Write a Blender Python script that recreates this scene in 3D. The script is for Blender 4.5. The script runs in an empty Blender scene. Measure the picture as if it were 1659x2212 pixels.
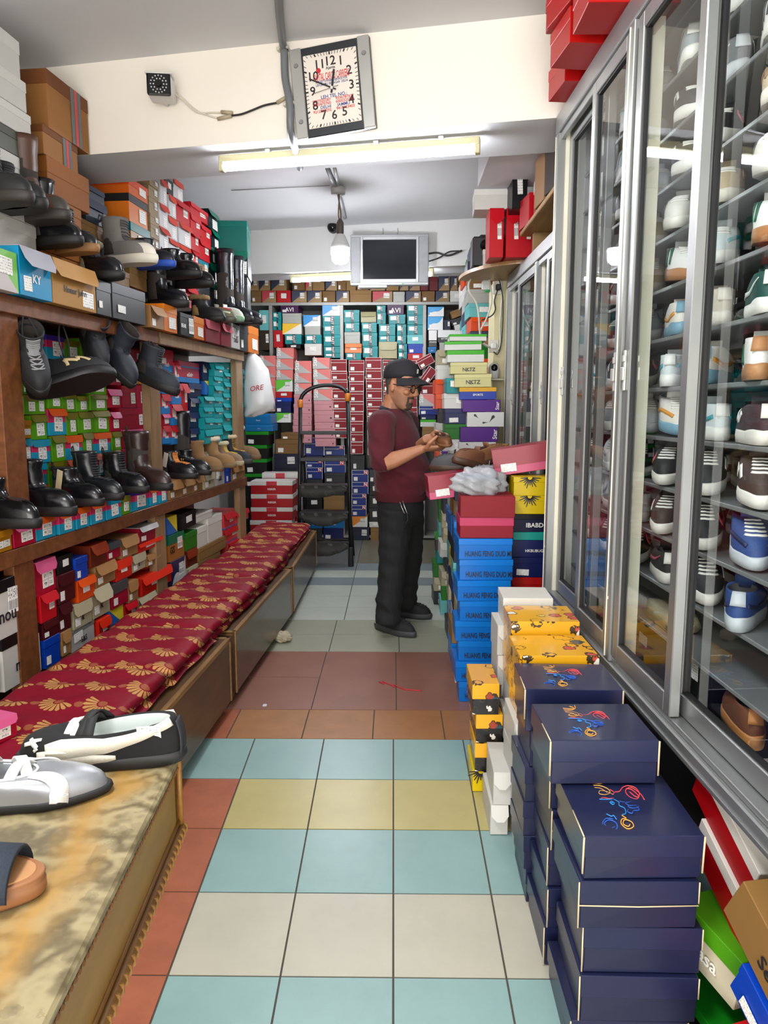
import bpy, bmesh, math, random
from mathutils import Vector, Matrix, Euler
random.seed(7)
S = bpy.context.scene
COL = S.collection
PI = math.pi
# ------------------------------------------------------------------ camera
FPX = 1620.0
PITCH = math.atan(226/FPX); YAW = math.atan(20.5/FPX*math.cos(PITCH)); EYE = 1.42
cam_d = bpy.data.cameras.new('camera'); cam = bpy.data.objects.new('camera', cam_d); COL.objects.link(cam)
cam_d.sensor_fit = 'HORIZONTAL'; cam_d.sensor_width = 36.0; cam_d.lens = FPX/1659*36.0
cam_d.clip_start = 0.02; cam_d.clip_end = 60
cam.location = (0, 0, EYE); cam.rotation_euler = (PI/2-PITCH, 0, YAW)
S.camera = cam
# ------------------------------------------------------------------ light and exposure
S.view_settings.view_transform = 'Standard'; S.view_settings.look = 'None'
S.view_settings.gamma = 1.0; S.view_settings.use_curve_mapping = False
S.view_settings.exposure = .66
TUBE_E, TUBE2_E, BULB_E = 58.0, 60.0, 150.0
DAY_W, DAY_COL = 72.0, (1.0, 0.965, 0.90)
w = bpy.data.worlds.new('world'); S.world = w; w.use_nodes = True
w.node_tree.nodes['Background'].inputs[0].default_value = (1.0, .97, .92, 1)
w.node_tree.nodes['Background'].inputs[1].default_value = 1.7
def area(name, loc, rot, sx, sy, power, col):
    l = bpy.data.lights.new(name, 'AREA'); l.shape = 'RECTANGLE'; l.size = sx; l.size_y = sy; l.energy = power; l.color = col
    o = bpy.data.objects.new(name, l); COL.objects.link(o); o.location = loc; o.rotation_euler = rot
    return o
# daylight entering through the open shop front, far behind the camera
area('shopfront_daylight', (-.2, -2.6, 1.55), (PI/2, 0, 0), 2.6, 2.4, DAY_W, DAY_COL)
# unseen upward fill light, added near the entrance to brighten the ceiling
area('ceiling_fill', (-.2, -2.2, .15), (PI/2+.75, 0, 0), 2.4, 1.2, 60, (1.0, .97, .93))
# ceiling panel of the front part of the shop, above and behind the viewer
area('front_ceiling_lamp', (-.7, .9, 2.9), (0, -.6, 0), .35, 1.3, 40, (.96, .98, 1.0))
# ------------------------------------------------------------------ geometry of the place
_cp, _sp, _cy, _sy = math.cos(PITCH), math.sin(PITCH), math.cos(YAW), math.sin(YAW)
_R = Vector((_cy, _sy, 0)); _F = Vector((-_sy*_cp, _cy*_cp, -_sp)); _U = Vector((-_sy*_sp, _cy*_sp, _cp))
def ray(px, py): return _F + _R*((px-829.5)/FPX) - _U*((py-1106)/FPX)
def at_z(px, py, z): d = ray(px, py); t = (z-EYE)/d.z; return Vector((t*d.x, t*d.y, z))
def at_y(px, py, y): d = ray(px, py); t = y/d.y; return Vector((t*d.x, y, EYE+t*d.z))
class Plane:
    """upright plane through two floor points; n points to the aisle side"""
    def __init__(s, P, Q, side):
        s.P = Vector((P[0], P[1], 0)); v = Vector((Q[0]-P[0], Q[1]-P[1], 0)).normalized()
        n = Vector((v.y, -v.x, 0))
        if n.dot(Vector(side)) < 0: n = -n
        s.n = n; s.v = Vector((-n.y, n.x, 0))     # v: to the right when looking along -n
        s.yaw = math.atan2(n.x, -n.y)             # turns local -y onto n
    def at(s, px, py):
        d = ray(px, py); t = s.n.dot(s.P-Vector((0, 0, EYE)))
        t = (s.n.x*s.P.x+s.n.y*s.P.y)/(s.n.x*d.x+s.n.y*d.y)
        return Vector((t*d.x, t*d.y, EYE+t*d.z))
    def off(s, k):
        q = Plane((0, 0), (1, 0), (0, -1, 0)); q.P = s.P+s.n*k; q.n, q.v, q.yaw = s.n, s.v, s.yaw; return q
LEFT = Plane((-1.43, 2.9), (-1.15, 5.7), (1, 0, 0))          # front of the left shelving
BACK = Plane((-1.6, 8.03), (.9, 7.97), (0, -1, 0))           # front of the rear shelving
CAB = Plane((.715, 1.4), (.665, 3.28), (-1, 0, 0))           # front of the near glazed cabinet
# ------------------------------------------------------------------ materials
def lin(c):
    if isinstance(c, str):
        c = c.lstrip('#'); c = tuple(int(c[i:i+2], 16)/255 for i in (0, 2, 4))
    return tuple(x/12.92 if x <= .04045 else ((x+.055)/1.055)**2.4 for x in c)
MATS = {}
def nodes_of(name):
    m = bpy.data.materials.new(name); m.use_nodes = True
    nt = m.node_tree; b = nt.nodes['Principled BSDF']; return m, nt, b
def mth(nt, op, a, b=None, c=None):
    n = nt.nodes.new('ShaderNodeMath'); n.operation = op
    for i, v in enumerate((a, b, c)):
        if v is None: continue
        if isinstance(v, (int, float)): n.inputs[i].default_value = v
        else: nt.links.new(v, n.inputs[i])
    return n.outputs[0]
def mixc(nt, fac, a, b):
    n = nt.nodes.new('ShaderNodeMix'); n.data_type = 'RGBA'
    for s_, v in ((n.inputs[0], fac), (n.inputs[6], a), (n.inputs[7], b)):
        if isinstance(v, (int, float)): s_.default_value = v
        elif isinstance(v, (tuple, list, str)): s_.default_value = (*lin(v), 1)
        else: nt.links.new(v, s_)
    return n.outputs[2]
def coord(nt, kind='Object'):
    t = nt.nodes.new('ShaderNodeTexCoord'); s_ = nt.nodes.new('ShaderNodeSeparateXYZ'); nt.links.new(t.outputs[kind], s_.inputs[0])
    return t.outputs[kind], s_.outputs
def noise(nt, vec, scale, detail=3, rough=.55, col=False):
    n = nt.nodes.new('ShaderNodeTexNoise'); n.inputs['Scale'].default_value = scale; n.inputs['Detail'].default_value = detail; n.inputs['Roughness'].default_value = rough
    if vec is not None: nt.links.new(vec, n.inputs['Vector'])
    return n.outputs['Color' if col else 'Fac']
def scaled(nt, vec, sc):
    n = nt.nodes.new('ShaderNodeMapping'); n.inputs['Scale'].default_value = sc; nt.links.new(vec, n.inputs[0]); return n.outputs[0]
def bump(nt, b, h, strength=.2, dist=.002):
    n = nt.nodes.new('ShaderNodeBump'); n.inputs['Strength'].default_value = strength; n.inputs['Distance'].default_value = dist
    nt.links.new(h, n.inputs['Height']); nt.links.new(n.outputs[0], b.inputs['Normal'])
def M(c, rough=.5, metal=0.0, var=.06, emit=0.0, bumpy=0.0, bscale=40, sheen=0, alpha=1, coat=0):
    """procedural colour with slight unevenness"""
    key = (c, rough, metal, var, emit, bumpy, bscale, sheen, alpha, coat)
    if key in MATS: return MATS[key]
    m, nt, b = nodes_of('m_%d' % len(MATS)); MATS[key] = m
    vec, _ = coord(nt)
    base = lin(c)
    if var:
        f = noise(nt, vec, 9, 4)
        d = tuple(max(0, x*(1-var*2.2)) for x in base); l_ = tuple(min(1, x*(1+var*1.6)) for x in base)
        n = nt.nodes.new('ShaderNodeMix'); n.data_type = 'RGBA'; nt.links.new(f, n.inputs[0])
        n.inputs[6].default_value = (*d, 1); n.inputs[7].default_value = (*l_, 1); nt.links.new(n.outputs[2], b.inputs['Base Color'])
    else: b.inputs['Base Color'].default_value = (*base, 1)
    b.inputs['Roughness'].default_value = rough; b.inputs['Metallic'].default_value = metal
    if emit:
        b.inputs['Emission Color'].default_value = (*base, 1); b.inputs['Emission Strength'].default_value = emit
    if bumpy: bump(nt, b, noise(nt, vec, bscale, 4), bumpy, .003)
    if sheen: b.inputs['Sheen Weight'].default_value = sheen
    if coat: b.inputs['Coat Weight'].default_value = coat; b.inputs['Coat Roughness'].default_value = .15
    if alpha < 1: b.inputs['Alpha'].default_value = alpha
    return m
def band(lo, hi, thr, rough=.4, axis=2):
    """two printed colours split across the box at a height (generated coordinates)"""
    key = ('band', lo, hi, thr, rough, axis)
    if key not in MATS:
        m, nt, b = nodes_of('band_%d' % len(MATS)); MATS[key] = m
        _, o = coord(nt, 'Generated'); f = mth(nt, 'GREATER_THAN', o[axis], thr)
        nt.links.new(mixc(nt, f, lo, hi), b.inputs['Base Color']); b.inputs['Roughness'].default_value = rough
    return MATS[key]
def diag(lo, hi, rough=.4, flip=False, wave=0):
    """two printed colours split along a diagonal"""
    key = ('diag', lo, hi, rough, flip, wave)
    if key not in MATS:
        m, nt, b = nodes_of('diag_%d' % len(MATS)); MATS[key] = m
        _, o = coord(nt, 'Generated'); x = mth(nt, 'SUBTRACT', 1, o[0]) if flip else o[0]
        if wave: x = mth(nt, 'ADD', x, mth(nt, 'MULTIPLY', mth(nt, 'SINE', mth(nt, 'MULTIPLY', o[0], 6.28)), wave))
        f = mth(nt, 'GREATER_THAN', o[2], x)
        nt.links.new(mixc(nt, f, lo, hi), b.inputs['Base Color']); b.inputs['Roughness'].default_value = rough
    return MATS[key]
def sticker_mat(kind):
    """white paper label: printed lines, a bar block or a two by two grid"""
    key = ('stk', kind)
    if key in MATS: return MATS[key]
    m, nt, b = nodes_of('sticker_'+kind); MATS[key] = m
    _, o = coord(nt, 'Generated')
    x, z = o[0], o[2]
    if kind == 'grid':
        fx = mth(nt, 'FRACT', mth(nt, 'MULTIPLY', x, 2)); fz = mth(nt, 'FRACT', mth(nt, 'MULTIPLY', z, 2))
        ink = mth(nt, 'MULTIPLY', mth(nt, 'LESS_THAN', mth(nt, 'ABSOLUTE', mth(nt, 'SUBTRACT', fx, .5)), .28), mth(nt, 'LESS_THAN', mth(nt, 'ABSOLUTE', mth(nt, 'SUBTRACT', fz, .5)), .2))
        ra = noise(nt, scaled(nt, nt.nodes[-1].outputs[0] if False else nt.nodes['Texture Coordinate'].outputs['Generated'], (14, 1, 9)), 1, 1)
        ink = mth(nt, 'MULTIPLY', ink, mth(nt, 'GREATER_THAN', ra, .52))
        gap = mth(nt, 'MAXIMUM', mth(nt, 'LESS_THAN', mth(nt, 'ABSOLUTE', mth(nt, 'SUBTRACT', x, .5)), .025), mth(nt, 'LESS_THAN', mth(nt, 'ABSOLUTE', mth(nt, 'SUBTRACT', z, .5)), .02))
        ink = mth(nt, 'MAXIMUM', ink, mth(nt, 'MULTIPLY', gap, .5))
    elif kind == 'bars':
        bar = mth(nt, 'GREATER_THAN', noise(nt, scaled(nt, nt.nodes['Texture Coordinate'].outputs['Generated'], (40, 1, .01)), 1, 1), .5)
        ink = mth(nt, 'MULTIPLY', bar, mth(nt, 'MULTIPLY', mth(nt, 'GREATER_THAN', z, .15), mth(nt, 'LESS_THAN', z, .5)))
        tx = mth(nt, 'MULTIPLY', mth(nt, 'GREATER_THAN', noise(nt, scaled(nt, nt.nodes['Texture Coordinate'].outputs['Generated'], (18, 1, 12)), 1, 1), .56), mth(nt, 'GREATER_THAN', z, .58))
        ink = mth(nt, 'MAXIMUM', ink, tx)
    else:
        ln = mth(nt, 'LESS_THAN', mth(nt, 'FRACT', mth(nt, 'MULTIPLY', z, 6)), .42)
        ink = mth(nt, 'MULTIPLY', ln, mth(nt, 'GREATER_THAN', noise(nt, scaled(nt, nt.nodes['Texture Coordinate'].outputs['Generated'], (22, 1, 6)), 1, 1), .54))
        ink = mth(nt, 'MULTIPLY', ink, .8)
    nt.links.new(mixc(nt, ink, '#e8e6e0', '#34343a'), b.inputs['Base Color']); b.inputs['Roughness'].default_value = .35
    return m
# ------------------------------------------------------------------ object helpers
def link(name, me, mats=None, parent=None, loc=None, rot=None):
    o = bpy.data.objects.new(name, me); COL.objects.link(o)
    if mats is not None:
        if not isinstance(mats, (list, tuple)): mats = [mats]
        if not me.materials:
            for m in mats: me.materials.append(m)
    if parent: o.parent = parent
    if loc is not None: o.location = loc
    if rot is not None: o.rotation_euler = rot
    return o
def mesh_of(bm, smooth=False, angle=None):
    bmesh.ops.recalc_face_normals(bm, faces=bm.faces[:])
    me = bpy.data.meshes.new('mesh'); bm.to_mesh(me); bm.free()
    if smooth:
        for p in me.polygons: p.use_smooth = True
        if angle: me.set_sharp_from_angle(angle=math.radians(angle))
    return me
def obj(name, bm, mats, parent=None, loc=None, rot=None, smooth=False, angle=None):
    return link(name, mesh_of(bm, smooth, angle), mats, parent, loc, rot)
def tag(o, label, cat, group=None, kind=None):
    o['label'] = label; o['category'] = cat
    if group: o['group'] = group
    if kind: o['kind'] = kind
    return o
def struct(o, label=None, cat=None):
    o['kind'] = 'structure'
    if label: o['label'] = label
    if cat: o['category'] = cat
    return o
def empty(name, loc=(0, 0, 0), rot=(0, 0, 0)):
    o = bpy.data.objects.new(name, None); COL.objects.link(o); o.location = loc; o.rotation_euler = rot; o.empty_display_size = .05
    return o
def B(): return bmesh.new()
def bx(bm, x0, x1, y0, y1, z0, z1, bev=0, mi=0, mat=None, seg=1):
    t = bmesh.new()
    vs = [t.verts.new((x, y, z)) for z in (z0, z1) for y in (y0, y1) for x in (x0, x1)]
    for f in ((0, 1, 3, 2), (4, 6, 7, 5), (0, 4, 5, 1), (2, 3, 7, 6), (0, 2, 6, 4), (1, 5, 7, 3)): t.faces.new([vs[i] for i in f])
    if bev: bmesh.ops.bevel(t, geom=t.edges[:]+t.verts[:], offset=bev, segments=seg, affect='EDGES', profile=.5)
    add(bm, t, mat, mi)
def add(bm, t, mat=None, mi=None):
    """append bmesh t to bm and free it"""
    mp = {}
    for v in t.verts: mp[v.index if False else v] = bm.verts.new(mat @ v.co if mat else v.co)
    for f in t.faces:
        try: g = bm.faces.new([mp[v] for v in f.verts])
        except ValueError: continue
        g.material_index = f.material_index if mi is None else mi
        g.smooth = f.smooth
    t.free()
def tube(bm, pts, r, n=8, mi=0, cap=True, rs=None):
    pts = [Vector(p) for p in pts]; rings = []; up = None
    for i, p in enumerate(pts):
        d = (pts[min(i+1, len(pts)-1)]-pts[max(i-1, 0)]).normalized()
        if up is None: up = Vector((0, 0, 1)) if abs(d.z) < .9 else Vector((1, 0, 0))
        a = d.cross(up).normalized(); up = a.cross(d).normalized()
        rr = rs[i] if rs else r
        rings.append([bm.verts.new(p+(a*math.cos(k*2*PI/n)+up*math.sin(k*2*PI/n))*rr) for k in range(n)])
    skin(bm, rings, mi, cap)
def skin(bm, rings, mi=0, cap=True, close=True):
    for a, b in zip(rings, rings[1:]):
        n = len(a)
        for k in range(n if close else n-1):
            f = bm.faces.new((a[k], a[(k+1) % n], b[(k+1) % n], b[k])); f.material_index = mi; f.smooth = True
    if cap:
        for r_ in (rings[0], rings[-1]):
            try: f = bm.faces.new(r_); f.material_index = mi
            except ValueError: pass
def lathe(bm, prof, n=24, mi=0, mat=None):
    t = bmesh.new(); rings = []
    for r_, z in prof: rings.append([t.verts.new((max(r_, 1e-5)*math.cos(k*2*PI/n), max(r_, 1e-5)*math.sin(k*2*PI/n), z)) for k in range(n)])
    skin(t, rings, mi, True); add(bm, t, mat)
def cyl(bm, p, q, r, n=16, mi=0): tube(bm, [p, q], r, n, mi)
def arc_pts(pts, n=6):
    """Catmull-Rom through points"""
    P = [Vector(p) for p in pts]; P = [P[0]*2-P[1]]+P+[P[-1]*2-P[-2]]; out = []
    for i in range(1, len(P)-2):
        a, b, c, d = P[i-1:i+3]
        for k in range(n):
            t = k/n; out.append(.5*((2*b)+(c-a)*t+(2*a-5*b+4*c-d)*t*t+(3*b-3*c+d-a)*t**3))
    out.append(P[-2]); return out
TXT = {}
def text_mesh(s, size, align='CENTER', extrude=.0004, shear=0.0):
    key = (s, round(size, 4), align, shear)
    if key in TXT: return TXT[key]
    c = bpy.data.curves.new('lettering', 'FONT'); c.body = s; c.size = size; c.align_x = align; c.align_y = 'CENTER'; c.extrude = extrude; c.shear = shear; c.resolution_u = 2; c.offset = size*.012
    o = bpy.data.objects.new('lettering', c); COL.objects.link(o); bpy.context.view_layer.update()
    me = bpy.data.meshes.new_from_object(o.evaluated_get(bpy.context.evaluated_depsgraph_get())); bpy.data.objects.remove(o); bpy.data.curves.remove(c)
    me.materials.clear(); TXT[key] = me; return me
def lettering(s, size, mat, parent, loc, rot, align='CENTER', name='lettering', shear=0.0, sx=1.0):
    me = text_mesh(s, size, align, shear=shear).copy(); o = link(name, me, mat, parent, loc, rot); o.scale.x = sx; return o
def remeshed(bm, voxel, smooth=4, mats=None, dec=0):
    """union of closed pieces as one smooth skin"""
    me = mesh_of(bm); o = bpy.data.objects.new('tmp', me); COL.objects.link(o)
    r = o.modifiers.new('r', 'REMESH'); r.mode = 'VOXEL'; r.voxel_size = voxel
    if smooth: s_ = o.modifiers.new('s', 'SMOOTH'); s_.factor = .5; s_.iterations = smooth
    bpy.context.view_layer.update()
    out = bpy.data.meshes.new_from_object(o.evaluated_get(bpy.context.evaluated_depsgraph_get())); bpy.data.objects.remove(o)
    for p in out.polygons: p.use_smooth = True
    out.materials.clear()
    return out
ORD = ['topmost', 'second', 'third', 'fourth', 'fifth', 'sixth', 'seventh', 'eighth', 'ninth', 'tenth', 'eleventh', 'twelfth', 'thirteenth', 'fourteenth', 'fifteenth', 'sixteenth']
# ================================================================== floor
def plaster(c, rough=.8):
    m, nt, b = nodes_of('plaster'); vec, _ = coord(nt)
    f = noise(nt, vec, 1.3, 6, .6); g = noise(nt, vec, 14, 5, .6)
    a = tuple(min(1, x*1.05) for x in lin(c)); d = tuple(x*.9 for x in lin(c))
    n = nt.nodes.new('ShaderNodeMix'); n.data_type = 'RGBA'; nt.links.new(f, n.inputs[0]); n.inputs[6].default_value = (*d, 1); n.inputs[7].default_value = (*a, 1)
    nt.links.new(n.outputs[2], b.inputs['Base Color']); b.inputs['Roughness'].default_value = rough; bump(nt, b, g, .25, .004); return m
def tile_mat(c, rough=.33, blotch=.10, sc=5):
    m, nt, b = nodes_of('glazed_tile'); vec, _ = coord(nt)
    f = noise(nt, vec, sc, 6, .65); base = lin(c)
    n = nt.nodes.new('ShaderNodeMix'); n.data_type = 'RGBA'; nt.links.new(f, n.inputs[0])
    n.inputs[6].default_value = (*[x*(1-blotch*1.8) for x in base], 1); n.inputs[7].default_value = (*[min(1, x*(1+blotch*1.4)) for x in base], 1)
    nt.links.new(n.outputs[2], b.inputs['Base Color']); b.inputs['Roughness'].default_value = rough; b.inputs['Specular IOR Level'].default_value = .4
    bump(nt, b, noise(nt, vec, 60, 3), .05, .001); return m
TM = [M('#4a443c', .9), tile_mat('#83a19e'), tile_mat('#aca16b'), tile_mat('#b0ac9c'), tile_mat('#9c5a40', .4, .22, 9), tile_mat('#8a6052', .3, .16), tile_mat('#99693f', .4, .2, 9),
      tile_mat('#989a88'), tile_mat('#b4bbb0'), tile_mat('#7f8c90'), tile_mat('#6f7472'), tile_mat('#6e6a58')]
AQ, YE, CR, TE, RB, TN, GR, LT, DK, DD, OL = range(1, 12)
RY, RS = 3.068, .0593                      # where the front floor starts to slope down to the shop door
def fz(y): return 0.0 if y >= RY else RS*(y-RY)
def tile(bm, x0, x1, y0, y1, mi, g=.0028):
    t = bmesh.new(); x0 += g; x1 -= g; y0 += g; y1 -= g; tp = .003
    v = [t.verts.new((x, y, fz(y)+z)) for z in (-.004, tp) for (x, y) in ((x0, y0), (x1, y0), (x1, y1), (x0, y1))]
    for f in ((4, 5, 6, 7), (0, 1, 5, 4), (1, 2, 6, 5), (2, 3, 7, 6), (3, 0, 4, 7)): t.faces.new([v[i] for i in f])
    add(bm, t, None, mi)
bm = B()
def slab(bm, x0, x1, y0, y1):
    vs = [bm.verts.new((x, y, z)) for (x, y, z) in ((x0, y0, fz(y0)-.0), (x1, y0, fz(y0)), (x1, y1, fz(y1)), (x0, y1, fz(y1)))]; bm.faces.new(vs)
    vs = [bm.verts.new((x, y, z)) for (x, y, z) in ((x0, y0, fz(y0)-.1), (x1, y0, fz(y0)-.1), (x1, y1, fz(y1)-.1), (x0, y1, fz(y1)-.1))]; bm.faces.new(vs)
slab(bm, -2.3, 1.6, RY, 8.6); slab(bm, -2.3, 1.6, -1.2, RY)
def yof(py): return at_z(850, py, 0).y
far = [(1165, 1217.8, DD), (1217.8, 1232.8, DK), (1232.8, 1248.5, LT), (1248.5, 1265, DK), (1265, 1288.6, LT), (1288.6, 1313.9, LT), (1313.9, 1340.4, LT)]
XF = [-1.97, -1.56, -1.15, -.74, -.33, .08, .49, .9, 1.31]
for a, b_, mi in far:
    for x0, x1 in zip(XF, XF[1:]): tile(bm, x0, x1, yof(b_), yof(a), OL if (mi == DD and x0 > -.4) else mi)
for x0, x1 in zip(XF, XF[1:]): tile(bm, x0, x1, yof(1165), 8.5, DD)
XG = [-2.03, -1.62, -1.2, -.79, -.377, .036, .449, .86, 1.27]
for a, b_ in ((1340.4, 1372), (1372, 1409)):
    for x0, x1 in zip(XG, XG[1:]):
        if x0 == -.377: continue
        tile(bm, x0, x1, yof(b_), yof(a), GR)
tile(bm, -.377, .036, yof(1372), yof(1340.4), GR); tile(bm, -.377, .036, yof(1409), yof(1372), GR)
XR = [-2.0, -1.6, -1.2, -.79, -.388, .016, .42, .82, 1.23]
for x0, x1 in zip(XR, XR[1:]):
    if x0 == -.388: tile(bm, x0, x1, yof(1535), yof(1409), RB); continue
    tile(bm, x0, x1, yof(1465), yof(1409), RB); tile(bm, x0, x1, yof(1535), yof(1465), RB)
XT = [-2.0, -1.35, -1.04, -.72, -.395, -.088, .225, .53, .84, 1.15]
for x0, x1 in zip(XT, XT[1:]): tile(bm, x0, x1, RY, yof(1535), TN if x0 > -.73 else TE)
yb = RY; k = 0
seq = [AQ, YE, AQ, CR, AQ, CR, AQ, YE, AQ, CR, AQ, CR, AQ]
while yb > -1.0:
    ya = yb-.3185
    for i in range(-6, 5):
        x0 = i*.299; mi = seq[k]
        if x0 < -.6 and k > 0: mi = TE
        tile(bm, x0+.002, x0+.301, ya, yb, mi)
    yb = ya; k += 1
struct(obj('floor', bm, TM), 'shop floor of aqua, yellow, cream, brown and grey tiles', 'floor')
# small red scribble of thread on the brown tiles
bm = B(); pts = [at_z(x, y, .006) for x, y in ((819, 1473), (830, 1477), (826, 1472), (845, 1480), (852, 1484), (850, 1479), (870, 1488), (884, 1490), (912, 1492))]
tube(bm, arc_pts(pts, 4), .0028, 6)
tag(obj('thread', bm, M('#b8202c', .6)), 'red thread lying on the brown floor tiles', 'thread')
# ================================================================== shell
WALL = plaster('#c9c6c0'); CEIL = plaster('#cfd0d2'); CREAM = plaster('#ebe4d9'); PALE = plaster('#cfcfcd')
def wall(name, pts, z0, z1, mat, th=.08, lab='plain plastered shop wall'):
    """upright slab standing on the line pts[0]-pts[1], thickness on its far side"""
    (xa, ya), (xb, yb_) = pts; v = Vector((xb-xa, yb_-ya, 0)); n = Vector((-v.y, v.x, 0)).normalized()*th
    bm = B(); q = [Vector((xa, ya, 0)), Vector((xb, yb_, 0)), Vector((xb, yb_, 0))+n, Vector((xa, ya, 0))+n]
    lo = [bm.verts.new((p.x, p.y, z0)) for p in q]; hi = [bm.verts.new((p.x, p.y, z1)) for p in q]
    bm.faces.new(lo); bm.faces.new(hi)
    for i in range(4): bm.faces.new((lo[i], lo[(i+1) % 4], hi[(i+1) % 4], hi[i]))
    return struct(obj(name, bm, mat), lab, 'wall')
wall('wall_back', ((-2.3, 8.55), (1.6, 8.45)), -.1, 3.0, WALL, -.08 if False else .08, 'plain plastered rear wall behind the shelving')
wall('wall_left', ((-2.2, -1.2), (-1.72, 8.55)), -.3, 3.0, WALL, .08, 'plain plastered wall behind the left shelving')
wall('wall_right', ((1.25, 8.5), (1.3, -1.2)), -.3, 3.0, PALE, .08, 'plain plastered wall behind the glazed cabinets')
bm = B(); bx(bm, -2.4, 1.6, -1.2, 8.6, 3.0, 3.08); struct(obj('ceiling', bm, CEIL), 'grey plastered ceiling', 'ceiling')
def beam(name, A, Bq, th, z0, z1, mats, lab):
    v = Vector((Bq[0]-A[0], Bq[1]-A[1], 0)); n = Vector((-v.y, v.x, 0)).normalized()*th
    a, b_ = Vector((*A, 0)), Vector((*Bq, 0)); bm = B()
    lo = [bm.verts.new((p.x, p.y, z0)) for p in (a, b_, b_+n, a+n)]; hi = [bm.verts.new((p.x, p.y, z1)) for p in (a, b_, b_+n, a+n)]
    f = bm.faces.new(lo); f.material_index = 1; bm.faces.new(hi)
    for i in range(4): bm.faces.new((lo[i], lo[(i+1) % 4], hi[(i+1) % 4], hi[i]))
    return struct(obj(name, bm, mats), lab, 'beam')
BA, BBq = Vector((-2.25, 3.882)), Vector((1.28, 3.164))
beam('trim_1', BA, BBq, .43, 2.6, 3.0, [CREAM, CEIL], 'cream painted ceiling beam carrying the clock and camera')
def beam_y(x): return BA.y+(x-BA.x)*(BBq.y-BA.y)/(BBq.x-BA.x)
RA, RBq = Vector((-2.0, 7.19)), Vector((1.28, 6.49))
beam('trim_2', RA, RBq, .35, 2.62, 3.0, [PALE, CEIL], 'pale rear ceiling beam carrying the television')
def rear_y(x): return RA.y+(x-RA.x)*(RBq.y-RA.y)/(RBq.x-RA.x)
# small drop of ceiling by the cabinets
bm = B(); bx(bm, .5, 1.26, 4.0, 4.7, 2.72, 3.0); struct(obj('trim_3', bm, CEIL), 'boxed ceiling step above the far glazed cabinet', 'beam')
# pale pillar between the far cabinet and the rear shelves
pA = at_y(1063, 880, 5.45); pB = at_y(1090, 880, 5.45)
bm = B(); bx(bm, pA.x, pA.x+.2, 5.45, 5.75, 0, 2.30, .004)
struct(obj('trim_4', bm, plaster('#d8cfa6')), 'cream painted pillar behind the far glazed cabinet', 'pillar')
# nail holes and hooks on the beam
# ================================================================== timber shelving on the left
def wood(c1, c2, scale=2.2, rough=.42, stretch=(1, .12, 1), coat=0.0, axis=None):
    m, nt, b = nodes_of('timber'); vec, _ = coord(nt); v = scaled(nt, vec, stretch)
    g = noise(nt, v, scale*12, 6, .65); k = noise(nt, vec, 2.5, 5, .6)
    f = mth(nt, 'ADD', mth(nt, 'MULTIPLY', g, .7), mth(nt, 'MULTIPLY', k, .45))
    r_ = nt.nodes.new('ShaderNodeValToRGB'); nt.links.new(f, r_.inputs[0]); r_.color_ramp.elements[0].position = .35; r_.color_ramp.elements[1].position = .8
    r_.color_ramp.elements[0].color = (*lin(c1), 1); r_.color_ramp.elements[1].color = (*lin(c2), 1)
    nt.links.new(r_.outputs[0], b.inputs['Base Color']); b.inputs['Roughness'].default_value = rough; bump(nt, b, g, .12, .002)
    if coat: b.inputs['Coat Weight'].default_value = coat
    return m
WD = wood('#44220f', '#85502a'); WD2 = wood('#6b5138', '#9a7c58', stretch=(1, 1, .12)); WDK = wood('#2a1a12', '#4a3020')
shelf = empty('wall_shelving', (LEFT.P.x, LEFT.P.y, 0), (0, 0, LEFT.yaw))
tag(shelf, 'long brown timber wall shelving packed with shoe boxes along the left side', 'shelving')
# local x runs towards the back of the shop, local y into the shelf
SL = Matrix.Rotation(-LEFT.yaw, 3, 'Z')
def sl(px, py, k=0): p = LEFT.off(k).at(px, py); q = SL @ (p-Vector((LEFT.P.x, LEFT.P.y, 0))); return q
LZ_MID = .5*(sl(78, 1172).z+sl(354, 1080).z); LZ_UP = sl(294, 702).z
def zavg(*pp): return sum(sl(*p).z for p in pp)/len(pp)
zm0, zm1 = zavg((78, 1207), (358, 1107)), zavg((78, 1174), (354, 1081))
zu0, zu1 = zavg((27, 690), (294, 739), (338, 734), (523, 778)), zavg((27, 640), (294, 703))
XL0, XL1 = -1.6, sl(527, 900).x
def spart(name, x0, x1, y0, y1, z0, z1, m, bev=.003):
    bm = B(); bx(bm, x0, x1, y0, y1, z0, z1, bev); return obj(name, bm, m, shelf)
spart('shelf_board', XL0, XL1, 0, .42, zm1-.03, zm1, WD); spart('rail', XL0, XL1, -.012, .016, zm0, zm1-.002, WD)
xs2 = sl(338, 740).x
spart('shelf_board', XL0, XL1, 0, .42, zu1-.03, zu1, WD); spart('rail', XL0, xs2, -.012, .016, zu0, zu1-.002, WD); spart('rail', xs2+.03, XL1, -.012, .016, zu0, zu1-.002, WD2)
spart('shelf_board', XL0, XL1, .02, .42, .04, .07, WDK)
spart('back_panel', XL0, XL1, .42, .435, 0, zu1, WDK)
for (pa, pb), m, z0 in (((8, 54), WD, .02), ((326, 349), WD2, .02), ((514, 527), WD2, .02)):
    xa, xb = sl(pa, 880).x, sl(pb, 880).x
    spart('post', xa, xb, .005, .05, z0, zu0+.004, m)
xa, xb = sl(72, 1290).x, sl(84, 1290).x
spart('post', xa, xb+.01, .02, .06, .02, zm0, WD)
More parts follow.
